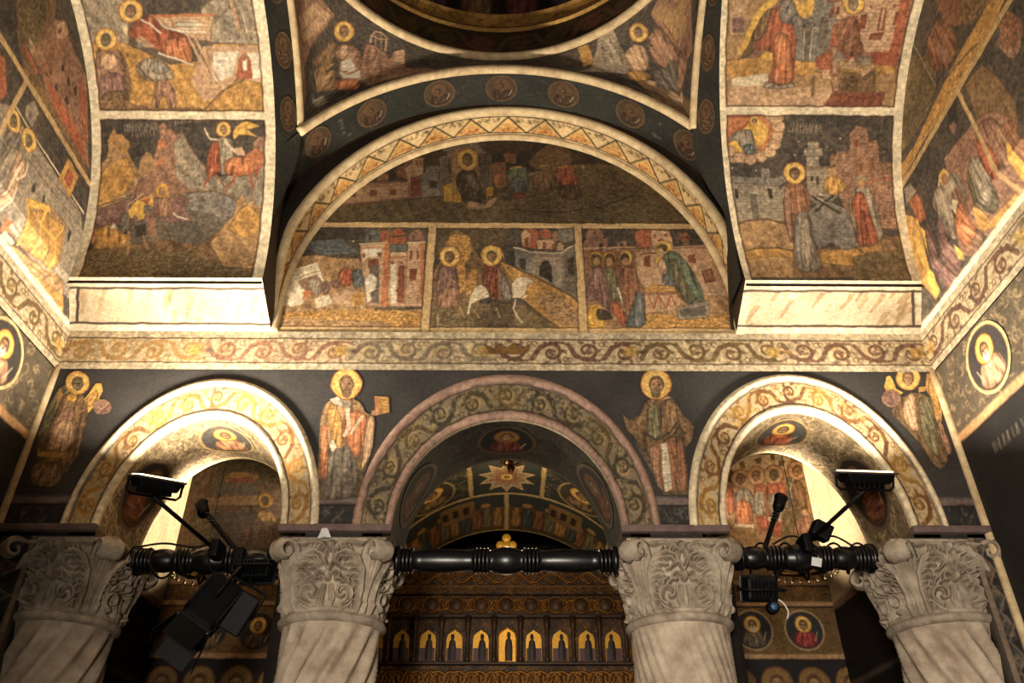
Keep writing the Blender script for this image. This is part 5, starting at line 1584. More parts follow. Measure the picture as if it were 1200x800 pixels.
cv.band(cv.V, 1.40, 1.468, (46, 42, 42)); cv.band(cv.V, 1.472, 1.505, (140, 118, 108)); cv.band(cv.V, 1.505, 1.515, (34, 28, 24)); cv.band(cv.V, 1.625, 1.665, (120, 104, 96)); cv.band(cv.V, 1.615, 1.625, (34, 28, 24))
PF = surf_E(SX, TZ); CF = cv.sample(SX, TZ)
A = Acc(); A.grid(PF, CF)
PBk = PF[::6, ::4].copy(); PBk[..., 1] = D+THICK
A.grid(PBk, (90, 78, 62), flip=True)
for x0, x1 in ((XN, ARCH['L'][0]-ARCH['L'][1]), (ARCH['L'][0]+ARCH['L'][1], -0.603), (0.603, ARCH['R'][0]-ARCH['R'][1]), (ARCH['R'][0]+ARCH['R'][1], XS)):
    gx = np.array([x0, x1]); A.grid(np.stack([np.stack([gx, [y, y], [ZP+EZ]*2], -1) for y in (D, D+THICK)]), (120, 108, 92))
    for xx in (x0, x1): A.grid(np.stack([np.stack([[xx, xx], [y, y], [ZP+EZ, ZS+EZ]], -1) for y in (D, D+THICK)]), (104, 92, 78))
st(A.build('wall_east_arcade', FR, None, True))
IMP = plain_material('mauve_limewash', (124, 104, 97), 0.8, spec=0.2, grain=0.4, scale=16, c2=(70, 58, 55))
for i_, (x0, x1) in enumerate(((XN, ARCH['L'][0]-ARCH['L'][1]), (ARCH['L'][0]+ARCH['L'][1], -0.603), (0.603, ARCH['R'][0]-ARCH['R'][1]), (ARCH['R'][0]+ARCH['R'][1], XS))):
    st(rbox('trim_impost_%d' % (i_+1), (x1-x0+0.012, 0.05, 0.040), IMP, None, W3((x0+x1)/2, D-0.008, 1.486), None, 0.012))
ARCHN = {'L': 'left arch', 'C': 'middle arch', 'R': 'right arch'}
SCU = {'L': 0.55, 'C': 0.62, 'R': 0.56}
for k, (xc, a, b, A_, B_) in ARCH.items():
    # archivolt: raised band with a scroll between two cream edges
    t = np.linspace(-0.008, PI+0.008, 460)
    L = 0.5*PI*((a+A_)/2+(b+B_)/2); W_ = (A_-a+B_-b)/2
    cv = Canvas(0, 0, L, W_, 0.004, (190, 168, 128) if k != 'C' else (122, 108, 84), 0.12, 0.003)
    cv.rinceau(0.02, L-0.02, W_*0.465, W_*0.60, {'L': [(150, 108, 56), (176, 128, 62), (126, 88, 54)], 'C': [(70, 58, 38), (60, 54, 42), (88, 72, 42)], 'R': [(112, 74, 42), (150, 108, 50), (92, 62, 40)]}[k], 6, 0.85, 1.45)
    cv.tangle(0.02, W_*0.28, L-0.02, W_*0.72, {'L': (190, 150, 84), 'C': (176, 154, 104), 'R': (176, 140, 74)}[k], 110, 9, 0.55, 0.03)
    r = np.random.default_rng(21)
    for i in range(120):                                                        # leaves that fill the ground of the scroll
        x, y, a0, L_ = r.uniform(0.02, L-0.02), r.uniform(W_*0.22, W_*0.72), r.uniform(0, 6.28), r.uniform(0.025, 0.045)
        cv.poly([(x, y), (x+L_*0.6*math.cos(a0+0.5), y+L_*0.6*math.sin(a0+0.5)), (x+L_*math.cos(a0), y+L_*math.sin(a0)), (x+L_*0.6*math.cos(a0-0.5), y+L_*0.6*math.sin(a0-0.5))], [(214, 172, 96), (150, 118, 74), (110, 88, 60)][i % 3] if k != 'C' else [(150, 128, 76), (84, 78, 60), (64, 60, 50)][i % 3], 0, '', 0.6)
    edge = (230, 212, 176) if k != 'C' else (160, 130, 112)
    cv.band(cv.V, -1, W_*0.17, edge); cv.band(cv.V, W_*0.76, 9, edge)
    for q in (0.17, 0.755): cv.band(cv.V, W_*q, W_*q+0.009, (48, 36, 28), 0.85)
    # profile across the band: (fraction, projection)
    pf = [(0.0, 0.0), (0.0, 0.012)]+[(f, 0.012+0.012*math.sin(f/0.17*PI)) for f in (0.04, 0.08, 0.12, 0.165)]+[(f, 0.012) for f in np.linspace(0.18, 0.75, 26)]+[(0.76+0.24*q, 0.012+0.020*math.sin(q*PI)) for q in np.linspace(0, 1, 8)]+[(1.0, 0.0)]
    pf = np.array(pf)
    f, e = pf[:, 0][:, None], pf[:, 1][:, None]
    aa_, bb_ = a+(A_-a)*f, b+(B_-b)*f
    P = np.stack([xc+aa_*np.cos(t)[None], D-e+0*t[None], ZS+bb_*np.sin(t)[None]+EZ], -1)
    S, T = np.meshgrid(t/PI*L, pf[:, 0]*W_)
    tag(mesh_np('archivolt', P, grid_faces(460, len(pf)), FR, None, cv.sample(S, T)), {'L': 'bright cream archivolt with yellow scrolls over the left arch', 'C': 'olive scroll archivolt with rosy edge over the middle arch', 'R': 'cream archivolt with dark brown scrolls over the right arch'}[k], 'archivolt', 'painted archivolts of the arcade')
    # soffit
    sc = SCU[k]
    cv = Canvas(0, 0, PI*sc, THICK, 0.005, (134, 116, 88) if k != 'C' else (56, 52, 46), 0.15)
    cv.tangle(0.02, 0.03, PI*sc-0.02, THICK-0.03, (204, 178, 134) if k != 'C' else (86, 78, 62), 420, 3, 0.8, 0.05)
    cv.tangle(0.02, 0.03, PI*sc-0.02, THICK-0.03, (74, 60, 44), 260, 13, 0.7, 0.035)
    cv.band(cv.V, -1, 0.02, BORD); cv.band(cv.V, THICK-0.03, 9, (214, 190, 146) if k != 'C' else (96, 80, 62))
    S, T = np.meshgrid(np.linspace(0, PI, 300), np.linspace(0, THICK, 90))
    P = SURF['A'+k](S, T)
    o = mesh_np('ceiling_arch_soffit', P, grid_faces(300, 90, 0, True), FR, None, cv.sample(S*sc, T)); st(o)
    where = ARCHN[k]
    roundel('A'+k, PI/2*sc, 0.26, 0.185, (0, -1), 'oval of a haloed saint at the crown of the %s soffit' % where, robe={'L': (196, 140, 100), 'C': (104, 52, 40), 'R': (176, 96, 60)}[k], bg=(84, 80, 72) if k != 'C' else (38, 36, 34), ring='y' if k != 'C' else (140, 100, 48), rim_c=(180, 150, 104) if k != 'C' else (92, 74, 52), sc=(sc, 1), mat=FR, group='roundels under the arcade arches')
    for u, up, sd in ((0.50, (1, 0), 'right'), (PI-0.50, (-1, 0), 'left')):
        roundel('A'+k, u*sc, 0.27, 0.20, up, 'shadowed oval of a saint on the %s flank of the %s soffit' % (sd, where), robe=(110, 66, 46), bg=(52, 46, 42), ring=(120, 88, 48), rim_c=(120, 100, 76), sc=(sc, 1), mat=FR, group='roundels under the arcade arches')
# patterned pilasters beside the outer columns
for x0, x1, nm, lab in ((XN, -2.43, 'L', 'dark pilaster strip painted with zigzag triangles left of the leftmost column'), (2.41, XS, 'R', 'dark pilaster strip painted with zigzag triangles right of the rightmost column')):
    cv = Canvas(x0, -1.6, x1, ZS, 0.005, (44, 42, 42), 0.15, 0.002)
    w = x1-x0; n = 22; p = 3.09/n
    for i in range(n):
        z = -1.6+i*p
        cv.poly([(x0+0.04, z), (x1-0.035, z+p/2), (x0+0.04, z+p)], (92, 62, 52) if i % 4 == 0 else (62, 58, 54))
        cv.tangle(x0+0.05, z+p*0.2, x1-0.06, z+p*0.8, (122, 110, 94), 14, i, 0.7, 0.028)
        cv.line([(x0+0.04, z), (x1-0.035, z+p/2), (x0+0.04, z+p)], (132, 118, 100), 0.008)
    for a_, b_ in ((x0-1, x0+0.03), (x1-0.03, x1+1)): cv.band(cv.U, a_, b_, (134, 116, 98))
    S, T = rect_grid(x0, x1, -1.6, ZS, 0.006)
    A = Acc(); P = surf_E(S, T); A.grid(P, cv.sample(S, T))
    xe = x1 if nm == 'L' else x0
    A.box(W3(x0+0.001, D+0.002, -1.6), W3(x1-0.001, D+0.10, ZS-0.001), (80, 72, 64))
    st(A.build('trim_pilaster_'+('north' if nm == 'L' else 'south'), FR, None, True, False))
for x in (XN+0.008, XS-0.008):
    trim(np.array([W3(x, D-0.008, z) for z in np.linspace(-1.6, 2.47, 30)]), 0.022, (0, 1, 0))
# standing saints on the spandrels
def figure(key, box, label, eps=0.004):
    x0, z0, x1, z1 = box
    cv = Canvas(x0, z0, x1, z1, 0.0036, (56, 53, 50), 0.16, 0.003); strokes(cv, key)
    zo = ZS+0.0
    S, T = np.meshgrid(np.linspace(x0, x1, cv.nx), np.linspace(z0, z1, cv.ny))
    m = cv.m > 0.4
    m2 = m.copy(); m2[1:] |= m[:-1]; m2[:-1] |= m[1:]; m2[:, 1:] |= m[:, :-1]; m2[:, :-1] |= m[:, 1:]
    inside = np.ones(m.shape, bool)
    for k, (xc, a, b, A_, B_) in ARCH.items(): inside &= ~((((S-xc)/(A_-0.01))**2+((T-ZS)/(B_-0.01))**2) < 1)
    inside &= (S > XN+0.015) & (S < XS-0.015)
    return tag(paint_panel('saint_fresco', 'E', cv, S, T, FR, eps, clip=m2 & inside), label, 'fresco', 'standing saints between the arches')
figure('angel_left', (-2.65, 1.60, -1.9, 2.46), 'standing angel in pinkish armour painted in the left corner spandrel')
figure('bishop_left', (-1.28, 1.60, -0.55, 2.46), 'orange-robed bishop holding up a book, painted left of the middle arch')
figure('bishop_right', (0.50, 1.60, 1.20, 2.46), 'brown-robed bearded bishop painted right of the middle arch')
figure('angel_right', (1.85, 1.60, 2.52, 2.46), 'winged angel with orb painted in the right corner spandrel')
# ---------------------------------------------------------------- columns
def capital_relief():
    """height field of the acanthus carving: theta across four faces, z up"""
    n, m = 720, 200; H = np.zeros((m, n)); U, V = np.meshgrid(np.arange(n)/n*4, np.linspace(0, 1, m))
    def stroke(pts, w, h):
        pts = np.array(pts)
        for i in range(len(pts)-1):
            (x0, y0, w0), (x1, y1, w1) = pts[i], pts[i+1]
            for sh in (-4, 0, 4):
                X = (U-sh); sl = (np.abs(X-(x0+x1)/2) < abs(x1-x0)/2+0.25) & (np.abs(V-(y0+y1)/2) < abs(y1-y0)/2+0.25)
                if not sl.any(): continue
                ex, ey = (x1-x0)*1.15, y1-y0
                t = np.clip(((X[sl]-x0)*1.15*ex+(V[sl]-y0)*ey)/(ex*ex+ey*ey+1e-9), 0, 1)
                d = np.hypot((X[sl]-x0)*1.15-t*ex, V[sl]-y0-t*ey); ww = (w0+(w1-w0)*t)*w
                H[sl] = np.maximum(H[sl], h*np.sqrt(np.clip(1-(d/ww)**2, 0, 1))*np.clip(0.4+0.6*ww/w, 0, 1))
    for f in range(4):
        for s in (-1, 1):
            X = lambda q: f+0.5+s*q
            def spiral(cx, cy, r, a0, turns, w, h, dirn=1):
                pts = []
                for k in range(26):
                    q = k/25; a = a0+dirn*turns*2*PI*q; rr = r*(1-0.85*q)
                    pts.append((X(cx+rr*math.cos(a)/1.15), cy+rr*math.sin(a), 1-0.55*q))
                stroke(pts, w, h)
            # the large C-scroll that climbs the face and rolls over at the top
            stroke([(X(0.40), 0.03, 1), (X(0.41), 0.3, 1), (X(0.38), 0.55, 1), (X(0.30), 0.74, 0.9), (X(0.18), 0.82, 0.8), (X(0.08), 0.76, 0.6), (X(0.07), 0.66, 0.5), (X(0.13), 0.61, 0.4)], 0.05, 1.0)
            stroke([(X(0.34), 0.60, 1), (X(0.27), 0.66, 0.9), (X(0.19), 0.64, 0.5)], 0.035, 0.9)
            stroke([(X(0.36), 0.48, 1), (X(0.30), 0.52, 0.9), (X(0.24), 0.49, 0.5)], 0.033, 0.85)
            stroke([(X(0.33), 0.93, 1), (X(0.22), 0.97, 0.9), (X(0.10), 0.92, 0.9), (X(0.06), 0.86, 0.5)], 0.040, 1.0)
            stroke([(X(0.0), 0.55, 1), (X(0.06), 0.70, 1), (X(0.03), 0.85, 0.8)], 0.030, 0.8)
            spiral(0.20, 0.24, 0.15, -1.3, 1.15, 0.036, 1.0, 1)              # lower curl
            spiral(0.20, 0.24, 0.21, -1.5, 0.62, 0.030, 0.75, 1)
            spiral(0.10, 0.46, 0.07, 2.4, 1.0, 0.028, 0.95, -1)
            for q in (0.04, 0.075, 0.11): stroke([(X(q*0.7), 0.02, 0.8), (X(q), 0.18, 1), (X(q*0.6), 0.36, 0.6)], 0.020, 0.55)
            for q in (0.29, 0.33, 0.37): stroke([(X(q), 0.02, 0.8), (X(q+0.01), 0.22, 1), (X(q-0.02), 0.40, 0.5)], 0.018, 0.55)
            for k in range(7):                                                   # fingers of the leaf along the outside of the scroll
                y0 = 0.30+0.075*k; bx = 0.40-0.004*k*k
                stroke([(X(bx), y0, 1), (X(bx-0.045), y0+0.055, 0.9), (X(bx-0.095), y0+0.050, 0.7), (X(bx-0.115), y0+0.020, 0.4)], 0.022, 0.92)
            for k in range(5):                                                   # and around the lower curl
                a = -0.6+0.55*k
                stroke([(X(0.20+0.15*math.cos(a)/1.15), 0.24+0.15*math.sin(a), 0.8), (X(0.20+0.20*math.cos(a+0.25)/1.15), 0.24+0.20*math.sin(a+0.25), 1), (X(0.20+0.235*math.cos(a+0.6)/1.15), 0.24+0.235*math.sin(a+0.6), 0.5)], 0.020, 0.8)
            for k in range(4): stroke([(X(0.24-0.05*k), 0.80+0.01*k, 1), (X(0.215-0.05*k), 0.89, 0.8), (X(0.235-0.05*k), 0.94, 0.4)], 0.020, 0.85)
            stroke([(X(0.20), 0.72, 1), (X(0.13), 0.73, 0.9), (X(0.10), 0.66, 0.8), (X(0.16), 0.58, 0.7), (X(0.22), 0.56, 0.4)], 0.026, 1.0)
            # half of the corner leaf: a fan of grooves
            for i_, q in enumerate((0.0, 0.022, 0.045, 0.068)):
                stroke([(X(0.5-q*0.6), 0.02, 0.9), (X(0.5-q*0.9), 0.4, 1), (X(0.5-q*1.6), 0.72, 1), (X(0.5-q*2.4), 0.90-i_*0.05, 0.6)], 0.022, 0.9-0.12*i_)
        stroke([(f+0.5, 0.50, 1), (f+0.5, 0.46, 1)], 0.055, 1.0); stroke([(f+0.5, 0.86, 1), (f+0.5, 0.95, 1)], 0.06, 1.0)
    return H
RELIEF = capital_relief()
ZCAP0, ZCAP1 = 1.075, 1.437
def capital_mesh(name, mat, parent, cx, cy, rot=0.0, knock=None):
    m, n = RELIEF.shape
    v = np.linspace(0, 1, m)[:, None]; th = np.arange(n)/n*2*PI-0.75*PI
    base = 0.252+0.004*v
    c4 = np.abs(np.cos(2*th))[None]      # 1 on faces... corners where |cos 2t| = 1 for t = 45 deg offset handled below
    # rounded square at the top: distance to a square of half side q
    q = 0.270+0.020*v
    sq = q/np.maximum(np.abs(np.cos(th)), np.abs(np.sin(th)))[None]
    k = sstep((v-0.15)/0.85)
    face_in = 0.035*k*np.sin(v*PI*0.5)*np.cos(2*th)[None]**2*0.0
    rad = base*(1-k*0.75)+np.minimum(sq, 0.375)*k*0.75+face_in+0.020*np.sin(v*PI)*0.4
    # relief: theta origin at the -135 deg corner so that faces are centred on the axes
    rel = RELIEF
    dep = 0.070*np.clip(v*6+0.25, 0, 1)*np.clip((1.02-v)*9, 0, 1)
    rad = rad-0.034*np.clip(v*6, 0, 1)+dep*rel
    z = ZCAP0+(ZCAP1-ZCAP0)*v+0*th[None]
    P = np.stack([cx+rad*np.cos(th+rot)[None], cy+rad*np.sin(th+rot)[None], z+EZ], -1)
    return Acc().grid(P, wrap=True).build(name, mat, parent)
def volute(parent, cx, cy, ang, mat):
    """a curled leaf tip standing out from one corner of the capital"""
    d = np.array((math.cos(ang), math.sin(ang), 0)); w = np.array((-math.sin(ang), math.cos(ang), 0)); up = np.array((0, 0, 1.0))
    c0 = np.array((cx, cy, ZCAP1-0.075+EZ))+d*0.352
    pts = []
    for k in range(34):
        q = k/33
        if q < 0.3: p = (np.array((cx, cy, ZCAP1-0.19+EZ))+d*0.265)*(1-q/0.3)+(c0+d*(-0.062)+up*0.012)*(q/0.3)
        else:
            a = PI-(q-0.3)/0.7*2*PI*1.2; rr = 0.062*(1-0.75*(q-0.3)/0.7)
            p = c0+d*rr*math.cos(a)+up*(rr*math.sin(a)+0.012)
        pts.append(p)
    G = []
    n = 12
    for k, p in enumerate(pts):
        q = k/33; t = pts[min(k+1, 33)]-pts[max(k-1, 0)]; t /= np.linalg.norm(t)+1e-9
        nn = np.cross(t, w); wid = 0.070*(1-0.25*q)*(0.7+0.3*min(1, q*4)); thk = 0.020*(1-0.2*q)
        a = np.linspace(0, 2*PI, n, endpoint=False)
        G.append(np.array([p+w*wid*math.cos(x)+nn*thk*(math.sin(x)+0.25*math.cos(6*x)) for x in a]))
    G = [np.repeat(np.mean(G[0], 0)[None], n, 0)]+G+[np.repeat(np.mean(G[-1], 0)[None], n, 0)]
    return Acc().grid(np.array(G), wrap=True).build('corner_volute', mat, parent)
def column(x, y, label, twist, flut, rot=0.0, fl=(14, 0.016)):
    t = empty('stone_column', (x, y, 0), label, 'column', 'arcade columns')
    nf, dep = fl
    n, m = 336, 90; th = np.arange(n)/n*2*PI; v = np.linspace(0, 1, m)[:, None]
    z0, z1 = -1.28, ZCAP0-0.045
    R_ = 0.252+0.010*np.sin(PI*np.clip((1-v)*0.8, 0, 1))
    ph = nf*(th[None]-twist*(v-1))
    fl_ = np.abs(np.sin(ph/2))            # sharp arrises where it is 0
    rad = R_-dep*fl_**1.2*np.clip((1-v)*24+0.12, 0, 1)*np.clip(v*30, 0, 1)
    P = np.stack([x+rad*np.cos(th)[None], y+rad*np.sin(th)[None], z0+(z1-z0)*v+0*th[None]+EZ], -1)
    Acc().grid(P, wrap=True).build('shaft', STONED, t)
    Acc().grid(lathe_grid([(0.20, ZCAP0-0.050+EZ), (0.258, ZCAP0-0.048+EZ), (0.276, ZCAP0-0.036+EZ), (0.280, ZCAP0-0.022+EZ), (0.272, ZCAP0-0.008+EZ), (0.258, ZCAP0-0.002+EZ), (0.258, ZCAP0+0.006+EZ), (0.262, ZCAP0+0.012+EZ), (0.255, ZCAP0+0.020+EZ), (0.2, ZCAP0+0.022+EZ)], 64, 'z', (x, y, 0)), wrap=True).build('necking', STONE, t)
    cap = capital_mesh('capital', STONE, t, x, y, 0)
    for a in (PI/4, 3*PI/4, 5*PI/4, 7*PI/4): volute(cap, x, y, a, STONE)
    rbox('abacus', (0.56, 0.53, 0.022), STONE, t, W3(x, y, ZCAP1-0.003), None, 0.006)
    Acc().grid(lathe_grid([(0.0, -1.6+EZ), (0.345, -1.6+EZ), (0.345, -1.50+EZ), (0.33, -1.46+EZ), (0.30, -1.43+EZ), (0.31, -1.39+EZ), (0.30, -1.34+EZ), (0.27, -1.30+EZ), (0.255, -1.27+EZ), (0, -1.27+EZ)], 64, 'z', (x, y, 0)), wrap=True).build('base', STONE, t)
    return t
YC = D+0.27
column(-2.30, YC, 'grey stone column with twisted flutes against the left wall', 4.8, 1, fl=(14, 0.036))
column(-0.905, YC, 'pale spiral-fluted column left of the middle arch', 4.8, 1, fl=(14, 0.038))
column(0.905, YC, 'pale worn column with faint fine flutes right of the middle arch', -3.2, 1, fl=(30, 0.010))
column(2.285, YC, 'grey stone column with twisted flutes against the right wall', -4.8, 1, fl=(14, 0.036))
# ---------------------------------------------------------------- turned tie beams
def beam(x0, x1, z, label, r=0.060, bulb=True):
    t = empty('tie_beam', W3((x0+x1)/2, YC-0.02, z), label, 'tie beam', 'turned black tie beams between the columns')
    L = x1-x0; pr = []
    def ringset(c, w):
        for q in (-1, -0.33, 0.33, 1):
            xx = c+q*w
            pr.extend([(r*0.92, xx-0.011), (r*1.10, xx-0.007), (r*1.13, xx), (r*1.10, xx+0.007), (r*0.92, xx+0.011)])
    pr.append((0.0, 0.0)); pr.append((r, 0.0))
    ringset(0.055, 0.032)
    for q in np.linspace(0.11, 0.30, 8): pr.append((r*(0.86+0.20*math.sin((q-0.11)/0.19*PI)), q*L/1.0 if False else 0.10+(q-0.11)/0.19*(L*0.5-0.10-0.19)))
    ringset(L*0.5-0.135, 0.032)
    for q in np.linspace(-1, 1, 11): pr.append((r*(0.95+0.30*math.cos(q*PI/2)), L*0.5+q*0.075))
    ringset(L*0.5+0.135, 0.032)
    for q in np.linspace(0, 1, 8): pr.append((r*(0.86+0.20*math.sin(q*PI)), L*0.5+0.19+q*(L*0.5-0.10-0.19)))
    ringset(L-0.055, 0.032)
    pr.append((r, L)); pr.append((0.0, L))
    Acc().grid(lathe_grid(pr, 40, 'x', W3(x0, YC-0.02, z)), wrap=True).build('turned_shaft', LACQ, t)
    for xx in (x0+0.012, x1-0.012):
        Acc().grid(lathe_grid([(0, -0.014), (r*1.3, -0.014), (r*1.34, 0), (r*1.3, 0.014), (0, 0.014)], 32, 'x', W3(xx, YC-0.02, z)), wrap=True).build('end_collar', LACQ, t)
    return t
beam(-2.02, -1.19, 1.398, 'black turned tie beam across the left arch, carrying lamps')
beam(-0.60, 0.60, 1.402, 'glossy black turned tie beam across the middle arch')
beam(1.19, 2.00, 1.420, 'black turned tie beam across the right arch, wound with cables')
# ---------------------------------------------------------------- floodlights
def aim(frm, to, roll=0.0):
    d = (Vector(to)-Vector(frm)).normalized(); q = d.to_track_quat('Z', 'Y'); return q.to_matrix() @ Matrix.Rotation(roll, 3, 'Z')
def floodlight(loc, target, arm_to, label, size=(0.21, 0.15, 0.07), roll=0.0, lit=True, power=40, clamp=True):
    t = empty('floodlight', loc, label, 'floodlight', 'floodlights on the tie beams')
    R_ = aim(loc, target, roll); M = lambda p: tuple(Vector(loc)+R_ @ Vector(p))
    sx, sy, sz = size
    rbox('housing', (sx*0.82, sy*0.82, sz), BLACK, t, M((0, 0, -sz*0.35)), R_, 0.012, 2, (1.18, 1.18))
    for i in range(7):
        pass
    A = Acc()
    fr = rbox('bezel', (sx*1.06, sy*1.06, 0.012), BLACK2 if not lit else STEEL, t, M((0, 0, sz*0.22)), R_, 0.006)
    rbox('glass', (sx*0.90, sy*0.88, 0.006), LAMPG if lit else LENS, fr, M((0, 0, sz*0.22+0.0095)), R_, 0.002)
    fn = Acc()
    for i in range(7):
        x = (i-3)/3*sx*0.30
        rbox('cooling_fin', (0.006, sy*0.62, 0.030), BLACK, t, M((x, 0, -sz*0.35-sz*0.5-0.006)), R_, 0.002, 1)
    yk = [M((-sx*0.58, 0, 0)), M((-sx*0.58, 0, -sz*1.1)), M((-sx*0.50, 0, -sz*1.45)), M((sx*0.50, 0, -sz*1.45)), M((sx*0.58, 0, -sz*1.1)), M((sx*0.58, 0, 0))]
    tube('yoke', yk, 0.007, BLACK, t, 6, tuple(R_ @ Vector((0, 1, 0))))
    for q in (-1, 1): rbox('yoke_bolt', (0.018, 0.022, 0.022), BLACK2, t, M((q*sx*0.57, 0, 0)), R_, 0.004, 1)
    b = M((0, 0, -sz*1.45))
    tube('arm', [b, tuple((Vector(b)+Vector(arm_to))/2), arm_to], 0.011, BLACK, t, 8)
    if clamp: rbox('clamp', (0.05, 0.14, 0.10), BLACK, t, arm_to, None, 0.014)
    if lit:
        ld = bpy.data.lights.new('floodlight_lamp', 'AREA'); ld.shape = 'RECTANGLE'; ld.size = sx*0.9; ld.size_y = sy*0.9; ld.energy = power; ld.color = (1.0, 0.885, 0.735)
        ld.spread = math.radians(166)
        lo = bpy.data.objects.new('floodlight_lamp', ld); COL.objects.link(lo)
        lo.matrix_world = Matrix.Translation(M((0, 0, sz*0.22+0.03))) @ R_.to_4x4() @ Matrix.Rotation(PI, 4, 'X')
    return t
FL1 = W3(-1.73, 3.66, 1.600); FL2 = W3(1.80, 3.68, 1.655)
floodlight(FL1, tuple(Vector(FL1)+Vector((0.14, -0.32, 1.0))), W3(-1.55, YC-0.10, 1.425), 'black floodlight tilted on a long arm under the left arch', roll=0.40, power=98, size=(0.23, 0.14, 0.05))
floodlight(FL2, tuple(Vector(FL2)+Vector((0.03, -0.46, 1.0))), W3(1.62, YC-0.08, 1.47), 'wide flat floodlight on a long arm under the right arch', roll=0.05, power=50, size=(0.26, 0.14, 0.05))
# ---------------------------------------------------------------- rooms beyond the arcade
for x0, x1, nm in ((-1.30, -1.14, 'north'), (1.14, 1.30, 'south')): slab('wall_nave_'+nm, (x0, D+THICK, -1.6), (x1, 6.94, 3.0))
for x0, x1, nm in ((XN, -1.2, 'north'), (1.2, XS, 'south')): slab('ceiling_bay_'+nm, (x0, D+THICK-0.01, 2.95), (x1, YB+0.4, 3.05))
for x0, x1, nm in ((XN, -1.2, 'north'), (1.2, XS, 'south')): slab('wall_bay_'+nm, (x0, YB+0.006, -1.6), (x1, YB+0.4, 3.0))
slab('ceiling_sanctuary', (-1.3, 6.86, 2.9), (1.3, 8.6, 3.05))
u = np.linspace(-0.1, PI+0.1, 60)
P = np.stack([np.stack([1.16*np.cos(u), np.full(60, y), 1.40+1.16*np.sin(u)+EZ], -1) for y in (4.5, 6.86)])
A = Acc(); A.grid(P); P2 = P.copy(); P2[..., 0] *= 1.1; P2[..., 2] += 0.12; A.grid(P2, flip=True); st(A.build('ceiling_nave_vault', DARKPL))
# nave vault murals: star field, two ovals, two lower scenes
def nv_panel(u0, u1, v0, v1, paint, label, res=0.006):
    cv = Canvas(u0-0.02, v0-0.02, u1+0.02, v1+0.02, res, (58, 62, 56), 0.15); paint(cv)
    for Q, a, b in ((cv.U, u0-1, u0+0.018), (cv.U, u1-0.018, u1+1), (cv.V, v0-1, v0+0.02), (cv.V, v1-0.02, v1+1)): cv.band(Q, a, b, (204, 170, 112))
    S, T = rect_grid(u0, u1, v0, v1, res)
    frescoed(paint_panel('fresco_panel', 'NV', cv, S, T, FR, 0.002), label)
uc = PI/2*NVR
def star(cv):
    c = (uc, 5.70)
    def burst(R1, R2, cc, n=10):
        cv.poly([(c[0]+(R1 if k % 2 == 0 else R2)*math.cos(PI/2+k*PI/n), c[1]+(R1 if k % 2 == 0 else R2)*1.25*math.sin(PI/2+k*PI/n)) for k in range(2*n)], cc, 0.006)
    burst(0.235, 0.145, (214, 180, 132)); burst(0.19, 0.12, (190, 172, 138)); burst(0.15, 0.10, (168, 124, 90))
    cv.ell(*c, 0.08, 0, 0, 0.10, (150, 110, 80), 0.005); cv.halo(*c, 0.05, 0, 0, -0.06, 'f')
    cv.tangle(uc-0.35, 4.6, uc+0.35, 6.0, (84, 86, 76), 30, 5, 0.4, 0.05)
nv_panel(uc-0.285, uc+0.285, 4.56, 6.02, star, 'nave vault mural of a ten-pointed star on dark green')
def oval(cv):
    um = (cv.u0+cv.u1)/2
    cv.tangle(cv.u0, 4.7, cv.u1, 6.0, (150, 128, 88), 120, 6, 0.7, 0.06); cv.ell(um, 5.76, 0.2, 0, 0, 0.24, (176, 146, 96)); cv.ell(um, 5.76, 0.18, 0, 0, 0.22, (72, 66, 54))
    cv.poly([(um-0.10, 5.78), (um+0.10, 5.78), (um+0.14, 5.94), (um-0.14, 5.94)], (128, 104, 72), 0.004, 'd'); cv.halo(um, 5.70, 0.1, 0, 0, -0.11, 'f')
nv_panel(uc+0.285, uc+0.92, 4.56, 6.02, oval, 'nave vault mural of a haloed bust in an oval left of the star')
nv_panel(uc-0.92, uc-0.285, 4.56, 6.02, oval, 'nave vault mural of a haloed bust in an oval right of the star')
def scene(sd):
    def f(cv):
        r = np.random.default_rng(sd)
        cv.poly([(cv.u0, 6.3), (cv.u1, 6.3), (cv.u1, 6.9), (cv.u0, 6.9)], (96, 74, 44), 0, 'h')
        for i in range(9):
            x = cv.u0+0.1+i*(cv.u1-cv.u0-0.2)/8; w = r.uniform(0.05, 0.09)
            cv.poly([(x-w, 6.75), (x-w*0.7, 6.3), (x+w*0.6, 6.3), (x+w, 6.75)], [(150, 108, 58), (110, 96, 66), (128, 84, 50), (70, 72, 64)][i % 4], 0.005, 'd')
            if i % 2: cv.ell(x, 6.25, 0.045, 0, 0, 0.05, (170, 130, 64), 0.004); cv.ell(x, 6.25, 0.026, 0, 0, 0.03, 'f')
        x = cv.u0+0.3*(cv.u1-cv.u0)
        cv.poly([(x, 6.1), (x+0.3, 6.1), (x+0.3, 6.45), (x, 6.45)], (140, 108, 66), 0.006)
        for k in range(3): cv.poly([(x+0.05+k*0.09, 6.2), (x+0.1+k*0.09, 6.2), (x+0.1+k*0.09, 6.35), (x+0.05+k*0.09, 6.35)], (60, 44, 30))
    return f
nv_panel(uc+0.0, uc+0.92, 6.02, 6.85, scene(3), 'dim crowded mural at the far end of the nave vault, left half')
nv_panel(uc-0.92, uc-0.0, 6.02, 6.85, scene(8), 'dim crowded mural at the far end of the nave vault, right half')
for sg in (-1, 1):
    u0, u1 = (uc+0.92, PI*NVR) if sg > 0 else (0, uc-0.92)
    nv_panel(u0, u1, 4.56, 6.85, scene(5+sg), 'shadowy mural low on the %s haunch of the nave vault' % ('left' if sg > 0 else 'right'))
